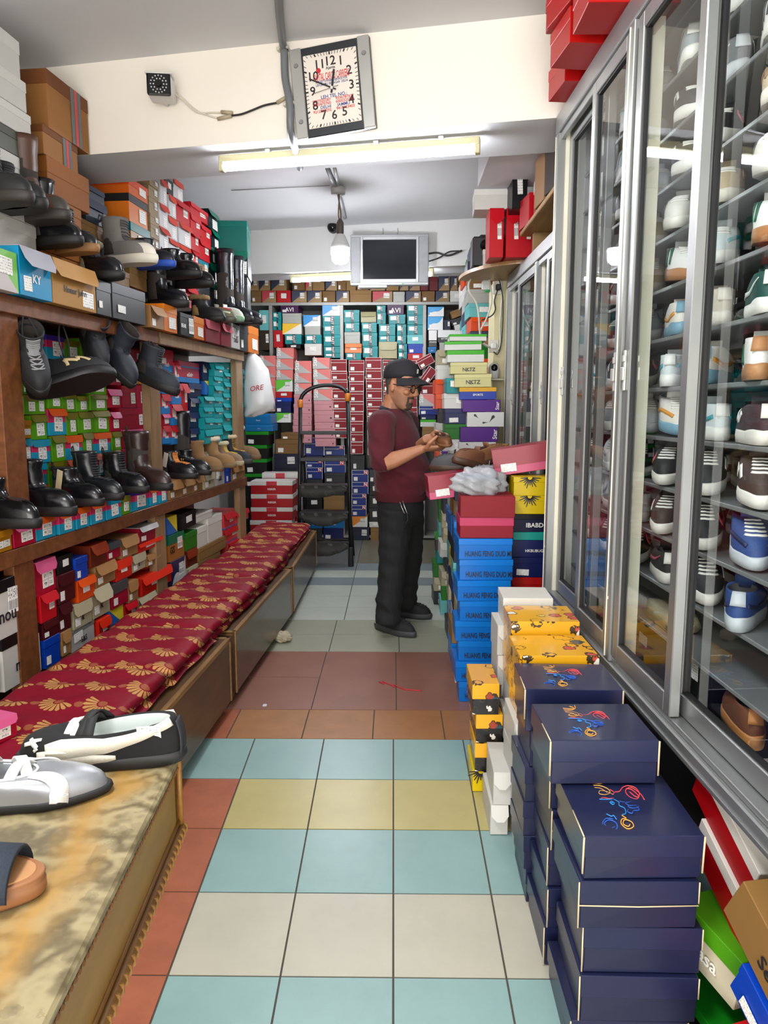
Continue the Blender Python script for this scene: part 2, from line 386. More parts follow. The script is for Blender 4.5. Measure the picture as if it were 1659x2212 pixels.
# ================================================================== rear shelving
rs = empty('rear_shelving', (BACK.P.x, BACK.P.y, 0), (0, 0, BACK.yaw)); tag(rs, 'grey rear shelving of open bays holding teal shoe boxes', 'shelving')
GM = M('#8d8c88', .45, .3)
def bl(px, py, k=0): p = BACK.off(k).at(px, py)-Vector((BACK.P.x, BACK.P.y, 0)); return Matrix.Rotation(-BACK.yaw, 3, 'Z') @ p
zt = bl(760, 653).z; xl, xr = bl(540, 653).x, bl(1018, 653).x
def rpart(name, x0, x1, y0, y1, z0, z1, m=GM): bm = B(); bx(bm, x0, x1, y0, y1, z0, z1, .002); return obj(name, bm, m, rs)
rpart('shelf_board', xl-.3, xr+.2, -.01, .42, zt-.03, zt); rpart('shelf_board', xl-.3, xr+.2, .0, .42, 1.72, 1.745); rpart('shelf_board', xl-.3, xr+.2, 0, .42, .02, .05)
rpart('back_panel', xl-.3, xr+.2, .42, .435, 0, zt, M('#6c6c66', .7))
for px in (585, 738, 917): x = bl(px, 700).x; rpart('upright', x-.018, x+.018, -.005, .42, .05, zt-.03)
# ================================================================== glazed cabinets on the right
ALU = M('#9b9d9c', .42, .85, .03); ALD = M('#6f7274', .35, .8, .03); RUB = M('#141416', .5); LINER = M('#d9d6c4', .4)
def glass():
    m = bpy.data.materials.new('pane_glass'); m.use_nodes = True; nt = m.node_tree; nt.nodes.remove(nt.nodes['Principled BSDF'])
    t = nt.nodes.new('ShaderNodeBsdfTransparent'); t.inputs[0].default_value = (.93, .96, .95, 1); g = nt.nodes.new('ShaderNodeBsdfGlossy'); g.inputs['Roughness'].default_value = .015
    fr = nt.nodes.new('ShaderNodeFresnel'); ge = nt.nodes.new('ShaderNodeNewGeometry'); nt.links.new(mth(nt, 'SUBTRACT', 1.5, mth(nt, 'MULTIPLY', ge.outputs['Backfacing'], 1.5-1/1.5)), fr.inputs[0]); mx = nt.nodes.new('ShaderNodeMixShader')
    nt.links.new(fr.outputs[0], mx.inputs[0]); nt.links.new(t.outputs[0], mx.inputs[1]); nt.links.new(g.outputs[0], mx.inputs[2]); nt.links.new(mx.outputs[0], nt.nodes['Material Output'].inputs[0]); return m
GLASS = glass()
def cabinet(name, label, P, O, L, z0, z1, bays, depth, shelves, latch_z, inner='#8a8d8c'):
    """O: far end on the plane; local x runs towards the camera, y into the cabinet"""
    c = empty(name, (O[0], O[1], 0), (0, 0, P.yaw)); tag(c, label, 'display cabinet')
    def part(nm, x0, x1, y0, y1, za, zb, m, bev=.003, parent=c): bm = B(); bx(bm, x0, x1, y0, y1, za, zb, bev); return obj(nm, bm, m, parent)
    rt, st = .075, .05
    bm = B(); bx(bm, 0, L, 0, .09, z1-rt, z1, .004); bx(bm, .05, L, .012, .03, z1-rt-.028, z1-rt, .002); obj('top_rail', bm, ALU, c)
    bm = B(); bx(bm, 0, L, 0, .09, z0, z0+.05, .004); bx(bm, 0, L, .012, .09, z0+.05, z0+.066, .002); bx(bm, 0, L, -.004, .006, z0+.012, z0+.02, .001); obj('bottom_rail', bm, ALU, c)
    part('back_panel', 0, L, depth, depth+.02, z0, z1, M(inner, .6)); part('side_panel', 0, .02, .09, depth, z0, z1, M('#9a9d9c', .5)); part('roof_panel', 0, L, .05, depth, z1-.02, z1, M('#a9aaa8', .5))
    for z in shelves: part('shelf_board', .02, L, .12, depth, z-.012, z, M('#777b7c', .4, .2), .002)
    ps = sorted({b_[0] for b_ in bays} | {b_[1] for b_ in bays})
    for x in ps:
        bm = B(); bx(bm, x, x+st, 0, .085, z0+.05, z1-rt, .003); bx(bm, x+st*.30, x+st*.36, -.003, .002, z0+.06, z1-rt-.01, 0, 1); bx(bm, x+st, x+st+.012, .03, .085, z0+.06, z1-rt, .001, 1); bx(bm, x+st*.45, x+st*.55, -.002, .001, z0+.25, z0+.26, 0, 1)
        obj('post', bm, [ALU, LINER], c)
    for (xa, xb, md, frontfirst) in bays:
        xa += st; ov = .035
        for j, (da, db) in enumerate(((xa+.012, md+ov), (md-ov, xb))):
            y = .008 if (j == 0) == frontfirst else .045
            za, zb = z0+.068, z1-rt-.004; sw = .042
            d = empty('sliding_door'); d.parent = c
            bm = B()
            for (p0, p1, q0, q1) in ((da, da+sw, za, zb), (db-sw, db, za, zb), (da+sw, db-sw, za, za+.055), (da+sw, db-sw, zb-.045, zb)): bx(bm, p0, p1, y, y+.028, q0, q1, .0025)
            for (p0, p1) in ((da+sw, da+sw+.012), (db-sw-.012, db-sw)): bx(bm, p0, p1, y+.006, y+.02, za+.05, zb-.04, 0, 1)
            bx(bm, da+sw, db-sw, y+.006, y+.02, za+.05, za+.062, 0, 1); bx(bm, da+sw, db-sw, y+.006, y+.02, zb-.052, zb-.04, 0, 1)
            obj('door_frame', bm, [ALU, RUB], d)
            bm = B(); vs = [bm.verts.new(v) for v in ((da+sw, y+.013, za+.055), (db-sw, y+.013, za+.055), (db-sw, y+.013, zb-.045), (da+sw, y+.013, zb-.045))]; bm.faces.new(vs)
            obj('glass_pane', bm, GLASS, d)
            if j == 0 or True:
                lx = da+.008 if j == 0 else db-.022
                bm = B(); bx(bm, lx, lx+.014, y-.008, y, latch_z-.06, latch_z+.06, .002); bx(bm, lx-.006, lx+.02, y-.014, y-.006, latch_z-.03, latch_z+.01, .002); bx(bm, lx+.002, lx+.018, y-.012, y-.004, latch_z+.025, latch_z+.045, .002)
                obj('latch', bm, M('#d0d0cc', .3, .6), d)
    return c
CO = Vector((.665, 3.28, 0)); CL = 2.75
def cs(px, py=880): return (CAB.at(px, py)-CO).dot(CAB.v)
ZS0, ZS1 = .56, 2.6
p1 = cs(1325); p2 = p1+1.62
NS = [.74+.148*k for k in range(13)]
cabinet('glazed_cabinet', 'tall aluminium framed sliding glass cabinet full of sneakers nearest the viewer', CAB, CO, CL, ZS0, ZS1,
        [(0, p1, cs(1252)+.03, False), (p1, p2, cs(1462), True)], .46, NS, EYE+.11, '#a3a39e')
bm = B(); bx(bm, 0, CL, .34, .36, -.14, .56); cb = obj('plinth_panel', bm, M('#3a3432', .7), bpy.data.objects['glazed_cabinet'])
bm = B(); bx(bm, 0, .03, .02, .34, 0, .56); obj('plinth_panel', bm, M('#4a4442', .7), bpy.data.objects['glazed_cabinet'])
FARC = Plane((.80, 3.45), (.765, 5.2), (-1, 0, 0)); FO = FARC.at(1089, 880); FO.z = 0
def fs(px, py=880): return (FARC.at(px, py)-FO).dot(FARC.v)
FZ1 = at_y(1090, 598, FO.y).z
fp = fs(1147)
cabinet('glazed_cabinet', 'lower aluminium framed sliding glass cabinet beyond the tall near one', FARC, FO, fs(1190)+.35, .5, FZ1,
        [(0, fp, fs(1112), False), (fp, fs(1190)+.3, fs(1172), False)], .4, [.75+.2*k for k in range(8)], EYE+.08)
# ================================================================== shoe boxes
INK = M('#16161a', .5, 0, 0); WHT = M('#e4e2dc', .45, 0, .03); PAPER = M('#d9d6cc', .6, 0, .04); KRAFT_IN = M('#a98a62', .75); EDGE = M('#c9b694', .8)
def mk(body, lid=None, lh=.3, kind='cap', st=None, desc='shoe box', txt=None, name='shoe_box', extra=None, rough=.38):
    return dict(body=body, lid=lid or body, lh=lh, kind=kind, st=st, desc=desc, txt=txt, name=name, extra=extra)
def C(c, r=.4, **k):
    q = tuple(x**1.4 for x in lin(c)); q = tuple(12.92*x if x < .0031308 else 1.055*x**(1/2.4)-.055 for x in q); m = M(q, r, 0, .04, **k)
    m.node_tree.nodes['Principled BSDF'].inputs['Specular IOR Level'].default_value = .3; return m
SL_, SR_, SC_, SBL = ('lines', -.22, .62, .34, .42), ('bars', .2, .6, .3, .45), ('lines', .0, .55, .36, .4), ('lines', -.27, .26, .24, .3)
ST = {
 'teal': mk(C('#159c9f'), C('#12a0a4'), .3, 'cap', SL_, 'teal shoe box with black band', ('FAST', .5), extra='strap', name='sports_shoe_box'),
 'tealflip': mk(C('#14a3a8'), C('#17b0b4'), .45, 'flip', SR_, 'turquoise hinged shoe box with open tab', name='hinged_shoe_box'),
 'mint': mk(C('#7fc0c0'), None, .3, 'cap', SC_, 'pale aqua shoe box'),
 'purpleS': mk(C('#5b2360'), None, .35, 'cap', SBL, 'deep purple shoe box with white letters', ('AVI', .55)),
 'greywht': mk(C('#b9bab4'), None, .3, 'cap', None, 'plain light grey shoe box'),
 'white': mk(C('#d8d7d3'), None, .35, 'cap', SC_, 'white shoe box'),
 'whitep': mk(C('#d4d2cc'), C('#dedcd6'), .3, 'cap', None, 'plain white lidded shoe box'),
 'yeldiag': mk(diag('#d8d6d0', '#e0b318'), None, .0, 'full', None, 'yellow and white shoe box'),
 'bluediag': mk(diag('#dcdcda', '#1e86c8'), None, 0, 'full', SR_, 'blue and white shoe box'),
 'bluewave': mk(diag('#dcdcda', '#2f95cf', wave=.16), None, 0, 'full', SBL, 'white shoe box with sweeping blue corner'),
 'peach': mk(C('#e0976a'), None, .45, 'flip', SC_, 'peach hinged shoe box', name='hinged_shoe_box'),
 'beige': mk(C('#b5b091'), None, .5, 'flip', None, 'olive beige hinged shoe box', name='hinged_shoe_box'),
 'blue': mk(C('#1857b4'), None, .3, 'cap', SBL, 'royal blue shoe box'),
 'red': mk(C('#c02a34'), None, .35, 'cap', SC_, 'red shoe box'),
 'redlab': mk(C('#c41f33'), C('#cc2238'), .34, 'flip', SR_, 'bright red hinged shoe box', name='hinged_shoe_box'),
 'dred': mk(C('#7d1d24'), None, .3, 'cap', None, 'dark red shoe box'),
 'tan': mk(C('#8d7047', .6), None, .32, 'cap', SBL, 'brown card shoe box'),
 'tanp': mk(C('#a08358', .6), None, .32, 'cap', None, 'plain tan card shoe box'),
 'navtan': mk(diag('#8a6c42', '#1c2440', .5), None, 0, 'full', SR_, 'navy and tan shoe box'),
 'redtan': mk(diag('#8a6c42', '#a82d35', .5), None, 0, 'full', SR_, 'red and tan shoe box'),
 'brown': mk(C('#4a3a26', .6), None, .3, 'cap', SR_, 'dark brown shoe box'),
 'navy': mk(C('#20284a'), None, .3, 'cap', SR_, 'dark navy shoe box with white label'),
 'navyK': mk(C('#1f2f6e'), None, .3, 'cap', SBL, 'navy blue shoe box'),
 'black': mk(C('#1d1d20'), None, .3, 'cap', SC_, 'black shoe box'),
 'dgrey': mk(C('#45484c'), None, .3, 'cap', SBL, 'dark grey shoe box'),
 'bgrey': mk(C('#4e5c6b'), C('#56657a'), .4, 'flip', None, 'slate blue hinged boot box', name='hinged_shoe_box'),
 'better': mk(band('#1b1b1d', '#d6d6d4', .4), None, 0, 'full', None, 'black and white sports shoe box', ('BETTER SHOE, BETTER YOU', .12, 'low')),
 'star': mk(diag('#a9a7a4', '#cf6d66', flip=True), None, 0, 'full', None, 'salmon and grey shoe box', ('Star', .42, 'left')),
 'greendiag': mk(diag('#d6d8d2', '#58b32c'), None, 0, 'full', SR_, 'green and white shoe box'),
 'palepink': mk(C('#cfa0a6', .5), None, .38, 'cap', None, 'pale pink shoe box', extra='hole', name='sports_shoe_box'),
 'rimred': mk(C('#98122a', .5), C('#9c142c', .45), .28, 'cap', SBL, 'crimson shoe box edged in white', extra='rim', name='sports_shoe_box'),
 'nblue': mk(C('#1f4590'), C('#1f4590'), .36, 'cap', SBL, 'royal blue shoe box with red corner badge', ('N', .3, 'badge'), extra='badge', name='sports_shoe_box'),
 'orangediag': mk(diag('#d6d4ce', '#d9801c'), None, 0, 'full', SR_, 'orange and white shoe box'),
 'redwht': mk(C('#b3162c'), C('#d8d6d2'), .33, 'cap', None, 'red boot box with white lid', ('RIEKER', .16), name='boot_box', extra='lidbadge'),
 'greenw': mk(C('#d4d6d2'), C('#57b92a'), .36, 'cap', None, 'white shoe box with lime green lid'),
 'nktz': mk(C('#cfcb9c'), C('#d5d1a2'), .3, 'cap', None, 'cream shoe box with black sports lettering', ('NKTZ', .34), extra='tick', name='sports_shoe_box'),
 'sport': mk(C('#1d4fae'), C('#d8ae18'), .35, 'cap', None, 'blue shoe box with yellow lid', ('SPORTS', .2)),
 'pstar': mk(C('#6e2f96'), C('#7434a0'), .0, 'full', None, 'violet shoe box with white star lettering', ('Star', .62, 'right')),
 'swirl': mk(C('#d8d8d6'), None, 0, 'full', None, 'white shoe box with black swirls', extra='swirl'),
 'green4': mk(C('#70aa20'), C('#86812b'), .3, 'flip', ('grid', .1, .42, .46, .5), 'lime green shoe box with label grid', name='hinged_shoe_box'),
 'multi': mk(band('#0f8cae', '#c01f56', .5), C('#d6702c'), .3, 'flip', ('grid', .06, .42, .44, .56), 'magenta and blue box with orange flap', name='hinged_shoe_box'),
 'multit': mk(band('#0f8cae', '#c01f56', .5), C('#139ab0'), .3, 'flip', ('grid', .06, .42, .44, .56), 'magenta and blue box with teal flap', name='hinged_shoe_box'),
 'multip': mk(band('#0f8cae', '#c01f56', .5), C('#5a3aa0'), .22, 'cap', ('grid', .06, .45, .44, .6), 'magenta and blue box with violet lid'),
 'crimson': mk(C('#b31246'), C('#b51549'), .33, 'cap', ('grid', .25, .45, .28, .5), 'crimson shoe box'),
 'pinklid': mk(C('#b51247'), C('#da78a0'), .36, 'flip', ('grid', .1, .4, .5, .45), 'crimson shoe box with pink flap', name='hinged_shoe_box'),
 'mustard': mk(C('#b98a1c'), None, .3, 'flip', ('grid', .1, .36, .6, .34), 'mustard yellow shoe box', name='hinged_shoe_box'),
 'hush': mk(band('#1a72b4', '#c0213a', .38), C('#c4223c'), .36, 'flip', SL_, 'red and blue hinged shoe box', ('hush', .2), name='hinged_shoe_box'),
 'soft': mk(band('#1a72b4', '#a01a38', .25), None, .3, 'cap', None, 'dark red long shoe box lettered in white', ('esSoft+', .22)),
 'nhinge': mk(C('#1b2c5c'), C('#20346c'), .4, 'flip', SL_, 'navy hinged shoe box', name='hinged_shoe_box'),
 'tanflap': mk(C('#a4835c', .6), C('#b49066', .6), .5, 'flip', SBL, 'tan hinged shoe box with tucked flap', name='hinged_shoe_box'),
 'cream': mk(C('#b4ae96'), C('#c0baa2'), .5, 'flip', SBL, 'cream hinged shoe box', ('k', .3), name='hinged_shoe_box'),
 'orange': mk(C('#d8611e'), C('#de6c28'), .36, 'flip', SC_, 'orange hinged shoe box', name='hinged_shoe_box'),
 'redor': mk(C('#c8331c'), C('#e04a2c'), .45, 'flip', SC_, 'vermilion hinged shoe box', name='hinged_shoe_box'),
 'maroon': mk(C('#5e1c28'), None, .4, 'flip', SBL, 'maroon hinged shoe box', name='hinged_shoe_box'),
 'rust': mk(C('#7c3a1c'), C('#9c4820'), .5, 'flip', None, 'rust brown hinged shoe box', name='hinged_shoe_box'),
 'greylid': mk(C('#a81844'), C('#5a5c60'), .4, 'flip', SBL, 'crimson shoe box with grey flap', name='hinged_shoe_box'),
 'sns': mk(C('#b8b6b4'), C('#8c8c8a'), .2, 'cap', SL_, 'light grey shoe box with script lettering', ('S&S', .3)),
 'gs': mk(C('#b07c40', .6), C('#128064'), .36, 'cap', SR_, 'tan shoe box with green lid and round mark', ('GS', .3, 'left')),
 'green': mk(C('#2c8a24'), None, .3, 'cap', None, 'bright green shoe box'),
 'bandw': mk(C('#cfcdc8'), C('#1d1d20'), .22, 'cap', SR_, 'torn white shoe box with black corner', ('nou', .26)),
 'orbig': mk(C('#d2782c'), C('#d8641e'), .45, 'cap', ('lines', .2, .5, .34, .5), 'orange boot box', name='boot_box'),
 'orblk': mk(C('#d98a34'), C('#3a3a3a'), .28, 'cap', ('lines', .2, .4, .34, .5), 'orange boot box with charcoal lid', name='boot_box'),
 'olteal': mk(C('#a8843e'), C('#148080'), .34, 'cap', ('lines', .1, .36, .5, .46), 'ochre boot box with teal lid', name='boot_box'),
 'tanbar': mk(C('#a8977a', .6), None, .3, 'cap', SR_, 'beige shoe box with bar code'),
 'whor': mk(C('#d2d3d4'), C('#d8532c'), .34, 'flip', ('lines', .15, .3, .4, .5), 'white shoe box with orange flap', name='hinged_shoe_box'),
 'tealblk': mk(C('#28343a'), C('#0e8672'), .38, 'flip', ('lines', .2, .36, .5, .5), 'charcoal shoe box with green lid', name='hinged_shoe_box'),
 'gf': mk(C('#ac8c60', .6), C('#1690a0'), .3, 'cap', SR_, 'tan shoe box with teal lid and round black mark', ('GF', .34, 'left')),
 'carton': mk(C('#a6733c', .65), C('#a8763f', .65), .42, 'cap', None, 'large brown boot carton', name='boot_box'),
 'cartonT': mk(C('#ab8150', .65), C('#8c6038', .65), .25, 'cap', None, 'large brown boot carton with taped end', name='boot_box', extra='tape'),
 'wcarton': mk(C('#c6c5c0'), C('#cccbc6'), .35, 'cap', None, 'large white boot box', name='boot_box'),
 'gcarton': mk(C('#6c7068'), C('#5c6058'), .35, 'cap', None, 'large grey green boot box', name='boot_box'),
 'gwflip': mk(diag('#b8b0b0', '#6cb046', flip=True), None, .0, 'full', ('lines', .0, .62, .55, .4), 'green and grey shoe box', name='shoe_box'),
 'cyflip': mk(C('#1f9fc4'), C('#b8b8c0'), .45, 'flip', SBL, 'cyan hinged shoe box with silver tab', ('KY', .2), name='hinged_shoe_box'),
 'kraftf': mk(C('#b8935a', .6), C('#c29c62', .6), .42, 'flip', ('lines', .3, .26, .26, .36), 'kraft hinged shoe box with script', ('Honor John', .17), name='hinged_shoe_box'),
 'dgflip': mk(C('#4a4a4c'), C('#525254'), .3, 'cap', ('lines', -.25, .3, .22, .2), 'charcoal lidded shoe box'),
 'orlab': mk(C('#d08424'), C('#d88e2c'), .3, 'cap', ('lines', .1, .34, .5, .4), 'amber shoe box with pale label'),
 'blklab': mk(C('#2c2e34'), C('#34363c'), .2, 'cap', ('bars', .28, .5, .34, .7), 'black shoe box with tall bar label', ('BEAR', .2, 'left')),
 'pinkred': mk(C('#8a2a3c'), C('#c4707c'), .4, 'flip', None, 'maroon shoe box with pink tab', name='hinged_shoe_box'),
 'hfdm': mk(C('#1d86cf', .26), C('#2390d8', .24), .3, 'cap', None, 'glossy blue shoe box lettered in black', ('HUANG FENG DUO MI', .38, 'low')),
 'pinkc': mk(C('#9c0f34', .55), None, .0, 'full', None, 'crimson shoe box'),
 'pinkl': mk(C('#a0123c', .55), C('#c84f7a', .45), .42, 'cap', None, 'crimson shoe box with rose pink lid'),
 'abc': mk(C('#d8c216', .28), None, .3, 'cap', None, 'yellow shoe box with black leaf emblem', ('ABC', .18, 'lowright'), extra='leaf'),
 'ibab': mk(C('#1a2450'), C('#14182c'), .3, 'cap', None, 'dark blue shoe box with pale capitals', ('IBABDO', .28)),
 'hkb': mk(C('#1c2a6e'), C('#1e2e78'), .0, 'full', None, 'blue shoe box lettered in white', ('HKBUBUGAO', .18)),
 'tray': mk(band('#b83c68', '#8c0426', .3), None, 0, 'full', SBL, 'crimson box tray'),
 'tealthin': mk(C('#27a59c'), None, 0, 'full', None, 'flat turquoise shoe box', ('运动鞋', .3) if False else None),
 'rednote': mk(C('#b8201c'), C('#c02622'), .36, 'cap', None, 'scarlet shoe box'),
 'navyface': mk(M('#181d3a', .32, 0, .06, coat=.3), M('#1a1f40', .3, 0, .06, coat=.3), .5, 'cap', None, 'scuffed navy shoe box', extra='worn'),
 'navyplain': mk(M('#161a36', .34, 0, .06), M('#181d3c', .32, 0, .06), .48, 'cap', None, 'scuffed navy shoe box', extra='worn'),
 'doodle': mk(None, None, .5, 'cap', None, 'yellow doodle printed shoe box'),
 'doodleblk': mk(None, None, .5, 'cap', None, 'black speckled shoe box with yellow doodle lid'),
 'wflap': mk(C('#c9c8c4'), C('#d2d1cc'), .5, 'flip', None, 'crumpled white hinged shoe box', name='hinged_shoe_box'),
 'redstripe': mk(C('#b01c28'), C('#d8d4ce'), .3, 'cap', None, 'red shoe box with white lid edge'),
 'gcream': mk(C('#cfc8b4'), C('#6aa82c'), .36, 'cap', None, 'torn cream shoe box with green lid', ('sasa', .3)),
 'seven': mk(C('#97794c', .65), None, 0, 'full', None, 'kraft shoe box lettered in black', ('Seven', .3)),
 'redshoe': mk(C('#c42a2c'), C('#d03436'), .3, 'cap', None, 'bright red shoe box'),
 'grnblk': mk(C('#191b1c'), C('#2c9a34'), .25, 'cap', SBL, 'black shoe box with green lid'),
 'cyan': mk(C('#1583b4'), C('#1789bc'), .35, 'cap', None, 'cyan shoe box', ('Shoes', .14)),
 'pattern': mk(diag('#d0cfd4', '#a8283a', wave=.3), None, 0, 'full', None, 'white shoe box with red swirls'),
 'redblue': mk(band('#2a5aa0', '#c02a34', .1), C('#c42c36'), .4, 'flip', SR_, 'red hinged shoe box with blue base', name='hinged_shoe_box'),
 'yelblue': mk(diag('#1f5aa8', '#d8c42c', flip=True), None, 0, 'full', None, 'yellow and blue shoe box'),
 'zebra': mk(C('#a01640'), M('#d8d6d2', .4, 0, .5), .34, 'flip', SBL, 'crimson shoe box with striped pale flap', name='hinged_shoe_box'),
 'navypan': mk(diag('#c8c8c8', '#20284a', wave=.2), None, 0, 'full', SR_, 'white and navy shoe box'),
}
# printed doodles: scattered blobs on yellow or black card
def doodle(base, cols, sc, nm):
    m, nt, b = nodes_of(nm); vec, _ = coord(nt); cur = (*lin(base), 1)
    col = base
    v = nt.nodes.new('ShaderNodeTexVoronoi'); v.inputs['Scale'].default_value = sc; nt.links.new(vec, v.inputs['Vector'])
    hue = nt.nodes.new('ShaderNodeSeparateColor'); nt.links.new(v.outputs['Color'], hue.inputs[0])
    r_ = nt.nodes.new('ShaderNodeValToRGB'); r_.color_ramp.interpolation = 'CONSTANT'; nt.links.new(hue.outputs[0], r_.inputs[0])
    cr = r_.color_ramp
    while len(cr.elements) < len(cols): cr.elements.new(.5)
    for i, c in enumerate(cols): cr.elements[i].position = i/len(cols); cr.elements[i].color = (*lin(c), 1)
    wob = mth(nt, 'MULTIPLY', mth(nt, 'SUBTRACT', noise(nt, vec, sc*3.2, 2), .5), .5)
    d = mth(nt, 'ADD', v.outputs['Distance'], wob)
    f = mth(nt, 'LESS_THAN', d, .33); ring = mth(nt, 'LESS_THAN', d, .41)
    c1 = mixc(nt, ring, base, '#3a2c18'); c2 = mixc(nt, f, c1, r_.outputs[0])
    nt.links.new(c2, b.inputs['Base Color']); b.inputs['Roughness'].default_value = .28; b.inputs['Coat Weight'].default_value = .3; return m
DOO = doodle('#dca018', ['#dca018', '#e8e2d0', '#9c3a28', '#dca018', '#2c4a58', '#dca018', '#c84a3c', '#e8c840'], 17, 'doodle_print')
DOB = doodle('#17171a', ['#17171a', '#e0ded8', '#17171a', '#d8d4cc', '#17171a', '#b8b8b4'], 40, 'speckle_print')
ST['doodle']['body'] = ST['doodle']['lid'] = DOO; ST['doodleblk']['body'] = DOB; ST['doodleblk']['lid'] = DOO
BMC = {}
def q5(v, s=.005): return max(s, round(v/s)*s)
def panel(w, z0, z1, y0, y1, cut=0, bev=0):
    """upright card panel, optional cut lower corners"""
    bm = B(); h = w/2
    P = [(-h, z1), (h, z1), (h, z0+cut), (h-cut*.9, z0), (-h+cut*.9, z0), (-h, z0+cut)] if cut else [(-h, z1), (h, z1), (h, z0), (-h, z0)]
    a = [bm.verts.new((x, y0, z)) for x, z in P]; b_ = [bm.verts.new((x, y1, z)) for x, z in P]
    bm.faces.new(a); bm.faces.new(b_)
    for i in range(len(P)): bm.faces.new((a[i], a[(i+1) % len(P)], b_[(i+1) % len(P)], b_[i]))
    return bm
def cached(key, fn, mat):
    if key not in BMC:
        me = mesh_of(fn()); me.materials.append(mat); BMC[key] = me
    return BMC[key]
SWIRL = M('#121214', .4, 0, 0)
def drop_shape(bm, cx, cz, r, ang, ln):
    n = 14; pts = []
    for k in range(n):
        a = k/n*2*PI; x = math.cos(a)*r*(1+ (ln if math.cos(a) > 0 else 0)*max(0, math.cos(a))**2); z = math.sin(a)*r*(.8 if math.cos(a) < 0 else .8*(1-math.cos(a)*.75)); pts.append((cx+x*math.cos(ang)-z*math.sin(ang), cz+x*math.sin(ang)+z*math.cos(ang)))
    f = [bm.verts.new((x, -.0008, z)) for x, z in pts]; g = [bm.verts.new((x, .0006, z)) for x, z in pts]; bm.faces.new(f)
    for i in range(n): bm.faces.new((f[i], f[(i+1) % n], g[(i+1) % n], g[i]))
NBOX = [0]
def box(style, w, d, h, loc, rot, label, group=None, cat='shoe box'):
    s = ST[style]; w, d, h = q5(w), q5(d), q5(h, .0025); NBOX[0] += 1
    kd = s['kind']; lh = s['lh']*h; off = .002 if kd == 'cap' else 0
    wb, db = w-2*off, d-2*off
    def body():
        bm = B(); bx(bm, -wb/2, wb/2, off, off+db, 0, h-(.003 if kd != 'full' else 0), .0018)
        if s['extra'] == 'worn':
            for v in bm.verts: v.co.x += .0022*math.sin(v.co.z*70+v.co.y*30); v.co.y += .0015*math.sin(v.co.x*60+v.co.z*40)
        return bm
    o = link(('lidded_shoe_box' if s['kind'] == 'cap' else s['name']) if s['name'] == 'shoe_box' else s['name'], cached(('b', style, w, d, h), body, s['body']), None, None, loc, rot)
    tag(o, label, cat, group)
    ti = .0012
    if kd == 'cap':
        def lid():
            bm = B(); bx(bm, -w/2, w/2, 0, d, h-lh, h, .0016)
            if s['extra'] == 'worn':
                for v in bm.verts: v.co.z += .003*math.sin(v.co.x*25+v.co.y*31)-.001; v.co.x += .002*math.sin(v.co.y*45)
            return bm
        link('lid', cached(('l', style, w, d, h), lid, s['lid']), None, o)
    elif kd == 'flip':
        def top(): bm = B(); bx(bm, -w/2, w/2, -.002, d, h-.003, h, .0008); return bm
        link('lid', cached(('t', style, w, d, h), top, s['lid']), None, o)
        e = link('flap', cached(('f', style, w, d, h), lambda: panel(w*.98, -lh, 0, -.0012, 0, lh*.35), s['lid']), None, o, (0, -.0025, h), (-random.uniform(.05, .5), 0, 0))
    fy = -.0006
    if s['extra'] == 'strap':
        link('band', cached(('strap', w, h), lambda: panel(w*.2, .004, h-.002, -.0014, .0), SWIRL), None, o, (w*.04, 0, 0))
    if s['extra'] == 'rim':
        def rim():
            bm = B(); t = .003
            for z in (0, h-lh, h-t): bx(bm, -w/2, w/2, -.0012, 0, z, z+t)
            for x in (-w/2, w/2-t): bx(bm, x, x+t, -.0012, 0, t, h-t)
            return bm
        link('edging', cached(('rim', w, h), rim, WHT), None, o)
    if s['extra'] == 'hole':
        link('finger_hole', cached(('hole', h), lambda: panel(h*.16, -h*.08, h*.08, -.0008, .001, h*.05), SWIRL), None, o, (w*.36, .0005, h*.36))
    if s['extra'] == 'badge':
        link('badge', cached(('badge', w, h), lambda: panel(w*.22, -h*.17, h*.17, -.0014, .0), M('#b4283a', .4)), None, o, (w*.33, 0, h*.8))
        def rim2():
            bm = B(); t = .0035
            bx(bm, -w/2, w/2, -.001, 0, h-lh, h-lh+t); bx(bm, -w/2, w/2, -.001, 0, h-t, h); bx(bm, -w/2, -w/2+t, -.001, 0, 0, h); bx(bm, w/2-t, w/2, -.001, 0, 0, h); return bm
        link('edging', cached(('rim2', w, h), rim2, WHT), None, o)
    if s['extra'] == 'lidbadge':
        link('badge', cached(('lb', w, h), lambda: panel(w*.25, h-lh, h-.002, -.0014, 0), M('#b3162c', .4)), None, o)
    if s['extra'] == 'swirl':
        def sw():
            bm = B()
            for (x, z, r_, a, l_) in ((-.28, .78, .1, -.7, 1.8), (-.05, .28, .08, .1, 2.6), (.2, .66, .13, -2.2, 2.2)): drop_shape(bm, x*w, z*h, r_*h*1.1, a, l_)
            return bm
        link('swirl_logo', cached(('swirl', w, h), sw, SWIRL), None, o)
    if s['extra'] == 'tick':
        def tk():
            bm = B(); pts = [(-.12, .34), (-.07, .22), (.12, .33), (-.05, .28)]
            f = [bm.verts.new((x*w, -.001, z*h)) for x, z in pts]; bm.faces.new(f); return bm
        link('printed_tick', cached(('tick', w, h), tk, SWIRL), None, o)
    if s['extra'] == 'leaf':
        def lf():
            bm = B()
            for k in range(11):
                a = PI*(.02+k/10*.96)+PI; r0, r1 = h*.12, h*(.5+.1*math.sin(k*2.1)); c = math.cos(a), math.sin(a); n = (-c[1], c[0]); t = h*.06
                f = [bm.verts.new((-w*.18+c[0]*r_+n[0]*k_*t, -.0012, h*.97+c[1]*r_+n[1]*k_*t)) for r_, k_ in ((r0, -.7), (r1, -.3), (r1*1.05, 0), (r1, .4), (r0, .7))]; bm.faces.new(f)
            return bm
        link('printed_leaf', cached(('leaf', w, h), lf, SWIRL), None, o)
